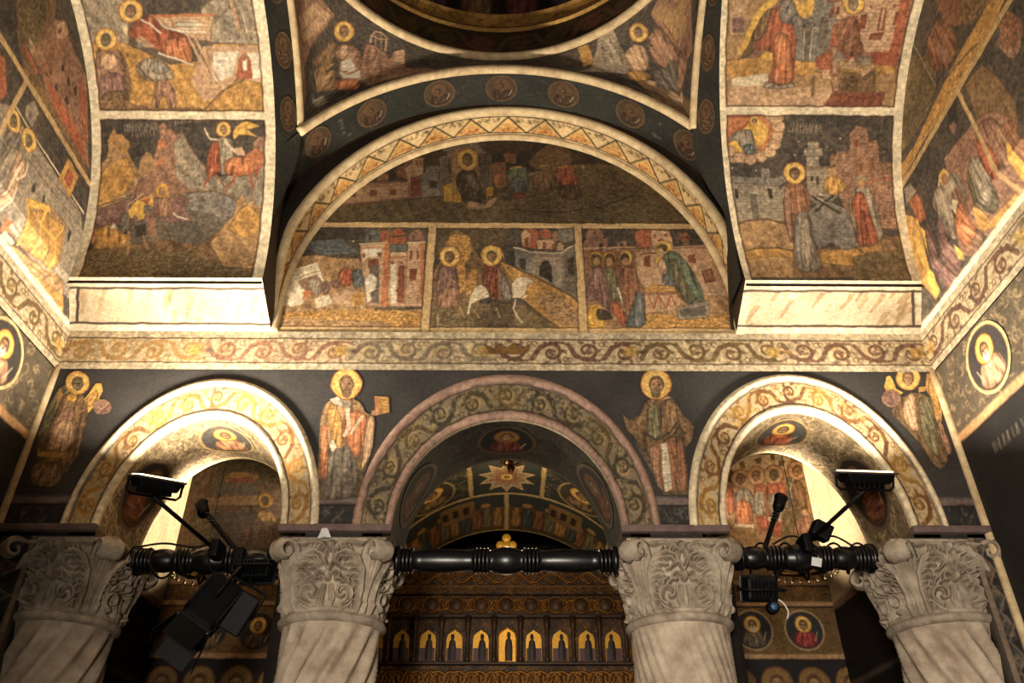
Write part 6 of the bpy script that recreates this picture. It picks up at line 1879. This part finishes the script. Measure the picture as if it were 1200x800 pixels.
# side bays: far wall murals, roundels, side walls
def bay_wall(key, x0, x1, z0, z1, label):
    cv = Canvas(x0, z0, x1, z1, 0.0055, (70, 58, 42), 0.18); strokes(cv, key)
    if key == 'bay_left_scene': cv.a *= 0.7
    cv.band(cv.V, z0-1, z0+0.03, (160, 128, 84))
    S, T = rect_grid(x0, x1, z0, z1, 0.0058)
    frescoed(paint_panel('fresco_panel', 'B', cv, S, T, FR, 0.002), label)
bay_wall('saint_crowd', 1.30, 2.50, 2.02, 2.95, 'mural of haloed saints in red and grey robes seen through the right arch')
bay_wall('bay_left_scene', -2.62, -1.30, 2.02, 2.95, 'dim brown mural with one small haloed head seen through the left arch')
for x0, x1, sd in ((-2.62, -1.30, 'left'), (1.30, 2.50, 'right')):
    cv = Canvas(x0, -1.6, x1, 2.03, 0.007, (40, 38, 40), 0.2)
    cv.poly([(x0, 1.70), (x1, 1.70), (x1, 2.03), (x0, 2.03)], (96, 74, 46)); cv.tangle(x0, 1.74, x1, 2.0, (150, 112, 60), 160, 5, 0.6, 0.05); cv.tangle(x0, 1.74, x1, 2.0, (50, 36, 24), 100, 15, 0.6, 0.04)
    cv.poly([(x0, 1.32), (x1, 1.32), (x1, 1.68), (x0, 1.68)], (124, 96, 60)); cv.tangle(x0, 1.34, x1, 1.68, (84, 62, 38), 130, 6, 0.6, 0.03)
    for z in (1.70, 1.315, 1.86): cv.band(cv.V, z-0.018, z+0.018, (190, 152, 112) if z != 1.86 else (150, 120, 90)); cv.band(cv.V, z-0.03, z-0.02, (40, 26, 20))
    for k in range(5):
        x = x0+0.13+k*0.27; cv.poly([(x-0.11, 0.5), (x-0.1, 1.0), (x+0.1, 1.0), (x+0.11, 0.5)], (92, 74, 56), 0.005, 'd'); cv.halo(x, 1.13, 0.115, 0, 0, 0.115, 'f', (140, 112, 66))
    S, T = rect_grid(x0, x1, -1.58, 2.025, 0.008)
    st(paint_panel('wall_bay_plaster', 'B', cv, S, T, FRD, 0.001))
for x, lab, robe in ((1.855, 'painted roundel of a white-bearded saint low on the right bay wall, next to the column', (104, 92, 76)), (2.24, 'painted roundel of a red-robed saint, middle one on the right bay wall', (150, 62, 58)), (2.63-0.28, 'x', None)):
    if robe: roundel('B', x, 1.505, 0.152, (0, 1), lab, robe=robe, bg=(50, 54, 58), rim_c=(170, 146, 106), beard='w' if robe[0] == 104 else '', mat=FRD, group='roundels low on the bay walls')
for x, lab, robe in ((-1.86, 'painted roundel of a haloed saint low on the left bay wall, beside the column', (88, 74, 66)), (-2.22, 'painted roundel low on the left bay wall, half hidden by the hanging spotlight', (110, 90, 66))):
    roundel('B', x, 1.49, 0.15, (0, 1), lab, robe=robe, bg=(48, 46, 46), rim_c=(112, 92, 64), mat=FRD, group='roundels low on the bay walls')
for surf, sd in (('BN', 'north'), ('BS', 'south')):
    cv = Canvas(D+THICK, -1.6, YB, 2.96, 0.01, (206, 180, 136), 0.16)
    r = np.random.default_rng(4)
    for i in range(60):
        y, z = r.uniform(D+THICK, YB), r.uniform(1.6, 2.9); cv.line([(y, z), (y+r.uniform(-.03, .03), z+r.uniform(.05, .2))], (186, 120, 76) if i % 2 else (230, 206, 160), 0.012, 0.6)
    cv.poly([(4.5, -1.6), (6.3, -1.6), (6.3, 1.66), (4.5, 1.66)], (25, 22, 21)); cv.band(cv.V, 1.65, 1.70, (150, 116, 92)); cv.band(cv.V, 1.10, 1.14, (80, 68, 58))
    S, T = rect_grid(D+THICK, YB, -1.58, 2.95, 0.012)
    st(paint_panel('wall_bay_%s_plaster' % sd, surf, cv, S, T, FR))
# ---------------------------------------------------------------- iconostasis
YI = 6.95
ico = empty('iconostasis', W3(0, YI, -1.6), 'dark carved and gilded icon screen seen through the middle arch', 'icon screen')
def carved_material():
    m, nt, b = new_mat('carved_gilded_wood'); tc = nd(nt, 'ShaderNodeTexCoord'); v = tc.outputs['Object']
    vo = nd(nt, 'ShaderNodeTexVoronoi', feature='DISTANCE_TO_EDGE'); vo.inputs['Scale'].default_value = 42
    dn = nd(nt, 'ShaderNodeTexNoise'); dn.inputs['Scale'].default_value = 16; nt.links.new(v, dn.inputs['Vector'])
    ad = nd(nt, 'ShaderNodeVectorMath', operation='MULTIPLY_ADD'); nt.links.new(dn.outputs['Color'], ad.inputs[0]); ad.inputs[1].default_value = (0.12, 0.12, 0.12); nt.links.new(v, ad.inputs[2]); nt.links.new(ad.outputs[0], vo.inputs['Vector'])
    f = ramp(nt, vo.outputs['Distance'], [(0.02, (1, 1, 1)), (0.10, (0, 0, 0))])
    n = ramp(nt, noise(nt, v, 9, 4), [(0.42, (0.15, 0.15, 0.15)), (0.6, (1, 1, 1))])
    g = mixmul(nt, f, n, 1.0)
    mx = nd(nt, 'ShaderNodeMix', data_type='RGBA'); nt.links.new(g, mx.inputs[0]); mx.inputs[6].default_value = (*lin((38, 24, 14)), 1); mx.inputs[7].default_value = (*lin((168, 114, 48)), 1)
    nt.links.new(mx.outputs[2], b.inputs['Base Color']); b.inputs['Roughness'].default_value = 0.45
    bp = nd(nt, 'ShaderNodeBump'); bp.inputs['Strength'].default_value = 0.6; bp.inputs['Distance'].default_value = 0.008; nt.links.new(f, bp.inputs['Height']); nt.links.new(bp.outputs[0], b.inputs['Normal'])
    return m
CARVED = carved_material()
rbox('screen_body', (2.24, 0.10, 3.62), CARVED, ico, W3(0, YI+0.06, 0.21), None, 0.01)
def carved_band(name, z0, z1, seed, n, yoff=0.0, size=0.045, mat=GILT, both=CARVED):
    """openwork foliage: curling ribs on a wooden ground, one connected carving"""
    bd = rbox(name, (2.22, 0.035, z1-z0), both, ico, W3(0, YI-0.012+yoff, (z0+z1)/2), None, 0.004)
    r = np.random.default_rng(seed); A = Acc(); zc = (z0+z1)/2
    xs_ = np.linspace(-1.09, 1.09, 200); amp = (z1-z0)*0.28
    A.grid(tube_grid(np.stack([xs_, np.full(200, YI-0.034+yoff), zc+amp*np.sin(xs_*PI*n/2.2)+EZ], -1), (z1-z0)*0.065, 6, (0, 1, 0)), wrap=True)
    for i in range(n):
        cx = -1.1+2.2*(i+0.5)/n; sg = 1 if i % 2 else -1
        t = np.linspace(0, 1, 16); R0 = (z1-z0)*0.40
        for a0 in (0.4, 2.5, 4.6):
            rr = R0*(1-0.7*t); a = a0+sg*4.2*t
            A.grid(tube_grid(np.stack([cx+rr*np.cos(a), np.full(16, YI-0.034+yoff), zc+rr*0.85*np.sin(a)+EZ], -1), (z1-z0)*0.075*(1-0.6*t), 5, (0, 1, 0)), wrap=True)
    o = A.build('gilded_foliage', mat, bd); o['kind'] = 'stuff'
    return bd
carved_band('cresting', 2.055, 2.215, 3, 14)
carved_band('cornice', 1.985, 2.045, 4, 26, -0.03)
carved_band('roundel_frieze', 1.815, 1.975, 5, 34)
carved_band('base_frieze', 1.19, 1.405, 6, 26)
rbox('moulding', (2.24, 0.07, 0.025), WOOD, ico, W3(0, YI-0.02, 1.805), None, 0.006); rbox('moulding', (2.24, 0.06, 0.022), GILT, ico, W3(0, YI-0.02, 2.05), None, 0.006)
rbox('moulding', (2.24, 0.06, 0.022), WOOD, ico, W3(0, YI-0.02, 1.425), None, 0.006)
ROUND = plain_material('dark_icon_panel', (92, 66, 40), 0.5, grain=0.3, scale=28, bump=0.1, c2=(26, 20, 16))
for i in range(11):
    x = (i-5)*0.214
    fr = tube('icon_roundel', [W3(x+0.066*math.cos(t), YI-0.05, 1.895+0.066*math.sin(t)) for t in np.linspace(0, 2*PI, 28, endpoint=False)], 0.007, GILT, ico, 6, (0, 1, 0), True)
    Acc().grid(lathe_grid([(0, 0), (0.062, 0), (0.062, 0.008), (0, 0.009)], 28, 'z')[..., [0, 2, 1]]*np.array((1, -1, 1))+np.array(W3(x, YI-0.036, 1.895)), wrap=True).build('painted_disc', ROUND, fr, False, False)
for i in range(11):
    x = (i-5)*0.221+0.01; mid = i == 5
    w, zt, zb_ = (0.075, 1.712, 1.435) if mid else (0.066, 1.690, 1.44)
    # arched gold ground with a lower painted field and a figure
    out = [(-w, 0), (-w, (zt-zb_)*0.68), (-w*0.86, (zt-zb_)*0.82), (-w*0.5, (zt-zb_)*0.90), (-w*0.18, (zt-zb_)*0.95), (0, zt-zb_)]
    out = out+[(-a, b) for a, b in out[::-1][1:]]
    bm = bmesh.new(); vs = [bm.verts.new(W3(x+a, YI-0.045, zb_+b)) for a, b in out]; f = bm.faces.new(vs)
    rg = bmesh.ops.extrude_face_region(bm, geom=[f])
    for v in [g for g in rg['geom'] if isinstance(g, bmesh.types.BMVert)]: v.co.y += 0.04
    bmesh.ops.recalc_face_normals(bm, faces=bm.faces)
    me = bpy.data.meshes.new('icon_panel'); bm.to_mesh(me); bm.free(); me.materials.append(GOLD)
    ic = link(bpy.data.objects.new('icon_panel', me), ico)
    if mid: tube('icon_frame', [W3(x+a*1.05, YI-0.05, zb_+b*1.01) for a, b in out], 0.009, GILT, ic, 6, (0, 1, 0))
    else: rbox('lower_field', (w*1.9, 0.006, (zt-zb_)*0.40), plain_material('icon_robe_paint', (96, 62, 66), 0.5, grain=0.4, scale=40, c2=(48, 34, 36)) if i == 0 else bpy.data.materials['icon_robe_paint'], ic, W3(x, YI-0.049, zb_+(zt-zb_)*0.20), None, 0.001)
    dm = bpy.data.materials.get('icon_figure_paint') or plain_material('icon_figure_paint', (46, 34, 30), 0.5, grain=0.4, scale=50, c2=(22, 18, 18))
    fx = x+(0.012 if i % 3 else -0.015)
    fig = [(-0.030, 0), (-0.032, 0.10), (-0.024, 0.155), (-0.010, 0.170), (-0.016, 0.190), (-0.012, 0.212), (0, 0.220)]
    fig = fig+[(-a, b) for a, b in fig[::-1][1:]]; hh = (zt-zb_)/0.26
    G = np.array([[W3(fx+a*s, YI-0.0525-0.006*(1-s*s), zb_+0.004+b*hh) for (a, b) in fig[:7]][0:7] for s in np.linspace(-1, 1, 7)])
    Acc().grid(np.transpose(G, (1, 0, 2))).build('painted_figure', dm, ic)
for i in range(12):
    x = (i-5.5)*0.221+0.01
    Acc().grid(lathe_grid([(0, 1.43+EZ), (0.022, 1.43+EZ), (0.022, 1.46+EZ), (0.014, 1.475+EZ), (0.017, 1.55+EZ), (0.013, 1.62+EZ), (0.02, 1.66+EZ), (0.014, 1.68+EZ), (0.024, 1.72+EZ), (0.026, 1.80+EZ), (0, 1.80+EZ)], 14, 'z', (x, YI-0.055, 0)), wrap=True).build('colonnette', WOOD, ico)
# trefoil finial
A = Acc()
for dx, dz, rr in ((0, 0.19, 0.042), (-0.055, 0.125, 0.040), (0.055, 0.125, 0.040), (0, 0.12, 0.045), (-0.045, 0.06, 0.034), (0.045, 0.06, 0.034), (0, 0.05, 0.04)):
    A.grid(lathe_grid([(0, -0.010), (rr*0.85, -0.009), (rr, 0), (rr*0.85, 0.009), (0, 0.010)], 20, 'z')[..., [0, 2, 1]]+np.array(W3(0.0, YI, 2.31+dz)), wrap=True)
    A.V[-1] = A.V[-1]+np.array((dx, 0, 0))
A.build('finial', plain_material('bright_gilding', (250, 190, 70), 0.5, metal=0.3, grain=0.35, scale=40, bump=0.2, c2=(210, 140, 40)), ico, False, False)
rbox('finial_foot', (0.10, 0.05, 0.14), GILT, ico, W3(0, YI, 2.27), None, 0.01)
# ---------------------------------------------------------------- hanging lamps
def chandelier(c, R, ztop, label, drops):
    t = empty('chandelier', c, label, 'chandelier', 'hanging chandeliers')
    x, y, z = c
    tube('chain', [(x, y, ztop), (x, y, (ztop+z)/2+0.05), (x, y, z+0.12)], 0.003, BLACK, t, 6, (0, 1, 0))
    tube('hoop', [(x+R*math.cos(q), y+R*math.sin(q), z) for q in np.linspace(0, 2*PI, 36, endpoint=False)], 0.011, BRASS, t, 6, (0, 0, 1), True)
    for k in range(6):
        q = k*PI/3+0.3
        tube('arm', [(x+R*f*math.cos(q), y+R*f*math.sin(q), z+0.12*(1-f)+0.03*math.sin(f*PI)) for f in np.linspace(0, 1, 9)], 0.006, BRASS, t, 6)
    Acc().grid(lathe_grid([(0, z-0.10), (0.012, z-0.09), (0.03, z-0.05), (0.018, z), (0.035, z+0.05), (0.015, z+0.10), (0, z+0.13)], 20, 'z', (x, y, 0)), wrap=True).build('stem', BRASS, t)
    for k in range(drops):
        q = k*2*PI/drops
        Acc().grid(lathe_grid([(0, -0.055), (0.010, -0.040), (0.012, -0.030), (0.004, -0.012), (0.006, -0.006), (0, 0)], 8, 'z', (x+R*math.cos(q), y+R*math.sin(q), z-0.010)), wrap=True).build('glass_drop', GLASS, t)
    return t
chandelier(W3(0.03, 5.28, 2.47), 0.065, 2.54+EZ, 'small brass lamp hanging in front of the star on the nave vault', 0)
chandelier(W3(2.00, 5.25, 1.70), 0.20, 2.95+EZ, 'brass chandelier with glass drops behind the right tie beam', 22)
chandelier(W3(-2.02, 5.25, 1.66), 0.18, 2.95+EZ, 'brass chandelier half hidden behind the left tie beam', 20)
# ---------------------------------------------------------------- lamps hung on the beams
def spot(loc, target, power, size=0.06, ang=100, c=(1.0, 0.84, 0.66), blend=0.6, name='lamp_light'):
    ld = bpy.data.lights.new(name, 'SPOT'); ld.energy = power; ld.color = c; ld.shadow_soft_size = size; ld.spot_size = math.radians(ang); ld.spot_blend = blend
    o = bpy.data.objects.new(name, ld); COL.objects.link(o); o.location = loc
    o.rotation_euler = (Vector(target)-Vector(loc)).to_track_quat('-Z', 'Y').to_euler(); return o
def pole_lamp(foot, head, target, label, power):
    t = empty('pole_spotlight', foot, label, 'spotlight', 'spotlights on poles behind the beams')
    tube('pole', [foot, tuple((Vector(foot)+Vector(head))/2), head], 0.014, BLACK, t, 8, (0, 1, 0))
    R_ = aim(head, target)
    rot = R_.to_4x4(); rot.translation = Vector(head)
    o = Acc().grid(lathe_grid([(0, -0.05), (0.03, -0.05), (0.036, -0.03), (0.036, 0.03), (0.042, 0.05), (0.038, 0.05), (0.030, 0.035), (0, 0.032)], 20), wrap=True).build('lamp_head', BLACK, t)
    o.data.transform(rot)
    for q in (0.35, 0.5, 0.65):
        p = Vector(foot)*(1-q)*0+Vector(head)*1.0
        pass
    tube('cable_coil', [tuple(Vector(head)*(1-0.35*f)+Vector(foot)*0.35*f+Vector((0.022*math.cos(f*40), 0.022*math.sin(f*40), 0))) for f in np.linspace(0, 1, 60)], 0.004, BLACK2, t, 5, (0, 1, 0))
    spot(tuple(Vector(head)+(Vector(target)-Vector(head)).normalized()*0.07), target, power, ang=140, blend=0.9)
    return t
pole_lamp(W3(-1.46, YC+0.12, 1.44), W3(-1.82, YC+0.25, 1.80), W3(-2.25, 4.85, 2.6), 'black pole with coiled cable slanting up behind the left tie beam', 26)
pole_lamp(W3(1.44, YC+0.12, 1.47), W3(1.66, YC+0.28, 1.86), W3(2.05, 4.85, 2.6), 'black pole with small round lamp slanting up behind the right tie beam', 22)
# big stage spotlight hanging under the left beam
def stage_light():
    c = W3(-1.465, YC-0.26, 1.085)
    t = empty('stage_spotlight', c, 'large black stage spotlight with barn doors hanging under the left tie beam', 'spotlight', None)
    R_ = aim(c, W3(-1.66, YC-0.42, 0.66), 0.3); M = lambda p: tuple(Vector(c)+R_ @ Vector(p))
    rbox('housing', (0.20, 0.16, 0.26), BLACK, t, M((0, 0, 0)), R_, 0.02, 3)
    for i in range(5): rbox('cooling_fin', (0.21, 0.008, 0.20), BLACK2, t, M((0, 0.086, 0)) if i == 2 else M((0, 0.086, -0.0)), R_, 0.002, 1) if i == 2 else rbox('cooling_fin', (0.006, 0.175, 0.20), BLACK2, t, M(((i-2)*0.045, 0, -0.02)), R_, 0.002, 1)
    rbox('front_ring', (0.22, 0.19, 0.03), BLACK2, t, M((0, 0, 0.14)), R_, 0.008)
    for s in (-1, 1):
        rr = R_ @ Matrix.Rotation(-s*0.25, 3, 'X')
        rbox('barn_door', (0.20, 0.005, 0.14), BLACK, t, M((0, s*0.108, 0.20)), rr, 0.001, 1)
        rr = R_ @ Matrix.Rotation(s*0.25, 3, 'Y')
        rbox('barn_door', (0.005, 0.16, 0.14), BLACK, t, M((s*0.122, 0, 0.20)), rr, 0.001, 1)
    tube('yoke', [M((-0.12, 0, 0)), M((-0.13, 0, -0.10)), M((-0.11, 0, -0.20)), M((0.11, 0, -0.20)), M((0.13, 0, -0.10)), M((0.12, 0, 0))], 0.010, BLACK, t, 6)
    tube('hanger', [M((0, 0, -0.20)), W3(-1.44, YC-0.10, 1.36)], 0.012, BLACK, t, 8)
    rbox('clamp', (0.06, 0.15, 0.14), BLACK, t, W3(-1.44, YC-0.02, 1.385), None, 0.012)
    rbox('warning_tag', (0.030, 0.002, 0.022), WHITE, t, M((-0.05, -0.082, 0.06)), R_, 0.0005, 1)
    return t
stage_light()
def slab_lamp():
    c = W3(-1.345, YC-0.24, 1.075)
    t = empty('panel_floodlight', c, 'flat dark grey lamp panel hanging beside the stage spotlight', 'floodlight', None)
    R_ = Euler((0.25, 0.45, 0.25)).to_matrix(); M = lambda p: tuple(Vector(c)+R_ @ Vector(p))
    rbox('housing', (0.16, 0.05, 0.20), BLACK, t, M((0, 0, 0)), R_, 0.008)
    rbox('rear_box', (0.10, 0.04, 0.12), BLACK, t, M((0, 0.04, 0)), R_, 0.008)
    tube('yoke', [M((-0.09, 0, 0)), M((-0.09, 0, 0.13)), M((0.09, 0, 0.13)), M((0.09, 0, 0))], 0.008, BLACK, t, 6, (0, 1, 0))
    tube('hanger', [M((0, 0, 0.13)), W3(-1.36, YC-0.09, 1.345)], 0.010, BLACK, t, 8)
    return t
slab_lamp()
floodlight(W3(-1.29, YC-0.16, 1.295), W3(-1.2, YC+0.5, 1.2), W3(-1.33, YC-0.05, 1.36), 'short black floodlight tucked under the left beam by the column', lit=False, size=(0.18, 0.12, 0.06), clamp=False)
floodlight(W3(1.31, YC-0.15, 1.215), W3(1.26, YC+0.8, 1.55), W3(1.50, YC-0.06, 1.37), 'black floodlight hanging below the right tie beam', lit=False, size=(0.19, 0.13, 0.07), clamp=False)
def small_camera():
    c = W3(1.345, YC-0.20, 1.105)
    t = empty('spot_lamp', c, 'tiny round lamp with blue lens below the hanging floodlight on the right', 'lamp', None)
    A = Acc().grid(lathe_grid([(0, -0.03), (0.026, -0.03), (0.032, -0.015), (0.032, 0.02), (0.028, 0.03), (0.024, 0.024), (0, 0.022)], 22)[..., [0, 2, 1]]*np.array((1, -1, 1))+np.array(c), wrap=True); A.build('body', BLACK, t)
    Acc().grid(lathe_grid([(0, 0.0), (0.018, 0.0), (0.018, 0.004), (0, 0.007)], 18)[..., [0, 2, 1]]*np.array((1, -1, 1))+np.array(c)+np.array((0, -0.024, 0)), wrap=True).build('lens', plain_material('blue_lens', (70, 110, 150), 0.1, spec=0.8, grain=0.2, bump=0), t)
    tube('stem', [(c[0], c[1], c[2]+0.03), (c[0]+0.003, c[1]+0.01, c[2]+0.075)], 0.006, BLACK, t, 6)
small_camera()
def cable(name, pts, r_, mat, label, grp='cables on the beams'):
    P = np.array(pts, float); n = 14; out = []
    for i in range(len(P)-1):
        p0, p1, p2, p3 = P[max(i-1, 0)], P[i], P[i+1], P[min(i+2, len(P)-1)]
        for q in np.linspace(0, 1, n, endpoint=False): out.append(0.5*((2*p1)+(-p0+p2)*q+(2*p0-5*p1+4*p2-p3)*q*q+(-p0+3*p1-3*p2+p3)*q**3))
    out.append(P[-1]); return tag(tube(name, out, r_, mat, None, 6, (0, 1, 0)), label, 'cable', grp)
cable('power_cable', [W3(1.335, YC-0.16, 1.16), W3(1.40, YC-0.17, 1.15), W3(1.43, YC-0.17, 1.10), W3(1.42, YC-0.17, 1.06)], 0.004, WHITE, 'thin white cable looping below the hanging floodlight on the right')
wind = [W3(1.22+0.72*f, YC-0.02+0.080*math.cos(f*34), 1.42+0.080*math.sin(f*34)) for f in np.linspace(0, 1, 60)]
cable('power_cable', wind, 0.006, RUBBER, 'black cable wound around the right tie beam')
cable('power_cable', [W3(1.45, YC-0.07, 1.48), W3(1.55, YC-0.09, 1.52), W3(1.66, YC-0.09, 1.495), W3(1.78, YC-0.09, 1.52), W3(1.88, YC-0.08, 1.47)], 0.006, RUBBER, 'slack black cable lying on top of the right tie beam')
wind = [W3(-1.98+0.75*f, YC-0.02+0.078*math.cos(f*30), 1.385+0.078*math.sin(f*30)) for f in np.linspace(0, 1, 54)]
cable('power_cable', wind, 0.006, RUBBER, 'black cable wound around the left tie beam')
cable('power_cable', [W3(-2.0, YC-0.10, 1.44), W3(-1.85, YC-0.09, 1.47), W3(-1.68, YC-0.09, 1.45), W3(-1.58, YC-0.1, 1.475)], 0.006, RUBBER, 'slack black cable lying on top of the left tie beam')
cable('power_cable', [W3(-0.56+1.12*f, YC-0.02, 1.455+0.007*math.sin(f*23)+0.012*abs(f-0.5)) for f in np.linspace(0, 1, 16)], 0.004, RUBBER, 'thin wavy cable along the top of the middle tie beam')
pt = tag(rbox('paper_tag', (0.055, 0.003, 0.045), WHITE, None, W3(1.66, YC-0.095, 1.375), Euler((0.35, 0.15, 0.1)).to_matrix(), 0.0008, 1), 'white paper tag stuck under the right tie beam', 'tag')
rbox_c = tag(rbox('junction_box', (0.10, 0.09, 0.09), BLACK, None, W3(1.70, YC-0.14, 1.53), Euler((0.2, 0.5, 0.1)).to_matrix(), 0.012), 'black junction box on the arm above the right tie beam', 'box')
pb = bmesh.new()
cr = [(-0.03, 0, 0), (-0.012, -0.012, 0.05), (0.006, -0.004, 0.062), (0.022, -0.014, 0.045), (0.04, 0, 0.006), (0.008, -0.02, 0.004)]
vs = [pb.verts.new(W3(-0.945+a, D+0.005+b-0.03, ZCAP1-0.012+c)) for a, b, c in cr]; bmesh.ops.convex_hull(pb, input=vs)
me = bpy.data.meshes.new('paper_scrap'); pb.to_mesh(me); pb.free(); me.materials.append(WHITE)
tag(link(bpy.data.objects.new('paper_scrap', me)), 'crumpled white paper scrap tucked over the capital left of the middle arch', 'paper')
# ---------------------------------------------------------------- light
w = bpy.data.worlds.new('World'); bpy.context.scene.world = w; w.use_nodes = True
bg = w.node_tree.nodes['Background']; bg.inputs[0].default_value = (0.75, 0.85, 1.0, 1); bg.inputs[1].default_value = 0.10
def area(loc, target, sx, sy, power, c, name):
    ld = bpy.data.lights.new(name, 'AREA'); ld.shape = 'RECTANGLE'; ld.size = sx; ld.size_y = sy; ld.energy = power; ld.color = c
    o = bpy.data.objects.new(name, ld); COL.objects.link(o); o.location = loc
    o.rotation_euler = (Vector(target)-Vector(loc)).to_track_quat('-Z', 'Y').to_euler(); return o
area(W3(-0.55, -1.7, 0.1), W3(0, 4, 0.9), 0.6, 1.0, 340, (1.0, 0.88, 0.74), 'doorway_daylight')
def point(loc, power, c, r_, name):
    ld = bpy.data.lights.new(name, 'POINT'); ld.energy = power; ld.color = c; ld.shadow_soft_size = r_
    o = bpy.data.objects.new(name, ld); COL.objects.link(o); o.location = loc; return o
# added unseen spots behind the far piers, without fixtures, brightening the bays' outer walls
spot(W3(-1.36, 6.11, 2.5), W3(-2.62, 5.70, 2.48), 190, 0.02, 66, (1.0, 0.87, 0.72), 0.5, 'bay_fill_light')
spot(W3(1.36, 6.11, 2.5), W3(2.50, 5.70, 2.48), 170, 0.02, 66, (1.0, 0.87, 0.72), 0.5, 'bay_fill_light')
# two added fill lights behind the viewer, no fixtures, aimed up at the vaults
for x in (-1.9, 1.8): spot(W3(x, 0.35, 0.9), W3(x*1.05, 3.2, 3.75), 60, 0.12, 66, (1.0, 0.885, 0.735), 0.9, 'west_fill_light')
point(W3(0.02, 5.30, 2.20), 8.0, (1.0, 0.78, 0.5), 0.05, 'nave_lamp_light')
point(W3(0.0, 5.9, 1.0), 6.0, (1.0, 0.76, 0.48), 0.2, 'low_nave_light')  # weak warm point light low in the nave, no candle modelled
# ---------------------------------------------------------------- camera
cam = bpy.data.cameras.new('Camera'); cam.sensor_width = 36; cam.lens = 27.9; cam.clip_start = 0.02; cam.clip_end = 60
co = bpy.data.objects.new('Camera', cam); COL.objects.link(co); co.location = (0, 0, EZ)
co.rotation_euler = (math.radians(90+33.7), 0, math.radians(-0.41))
sc = bpy.context.scene; sc.camera = co
sc.view_settings.view_transform = 'Standard'; sc.view_settings.look = 'None'; sc.view_settings.gamma = 1.0; sc.view_settings.use_curve_mapping = False
sc.view_settings.exposure = 0.0
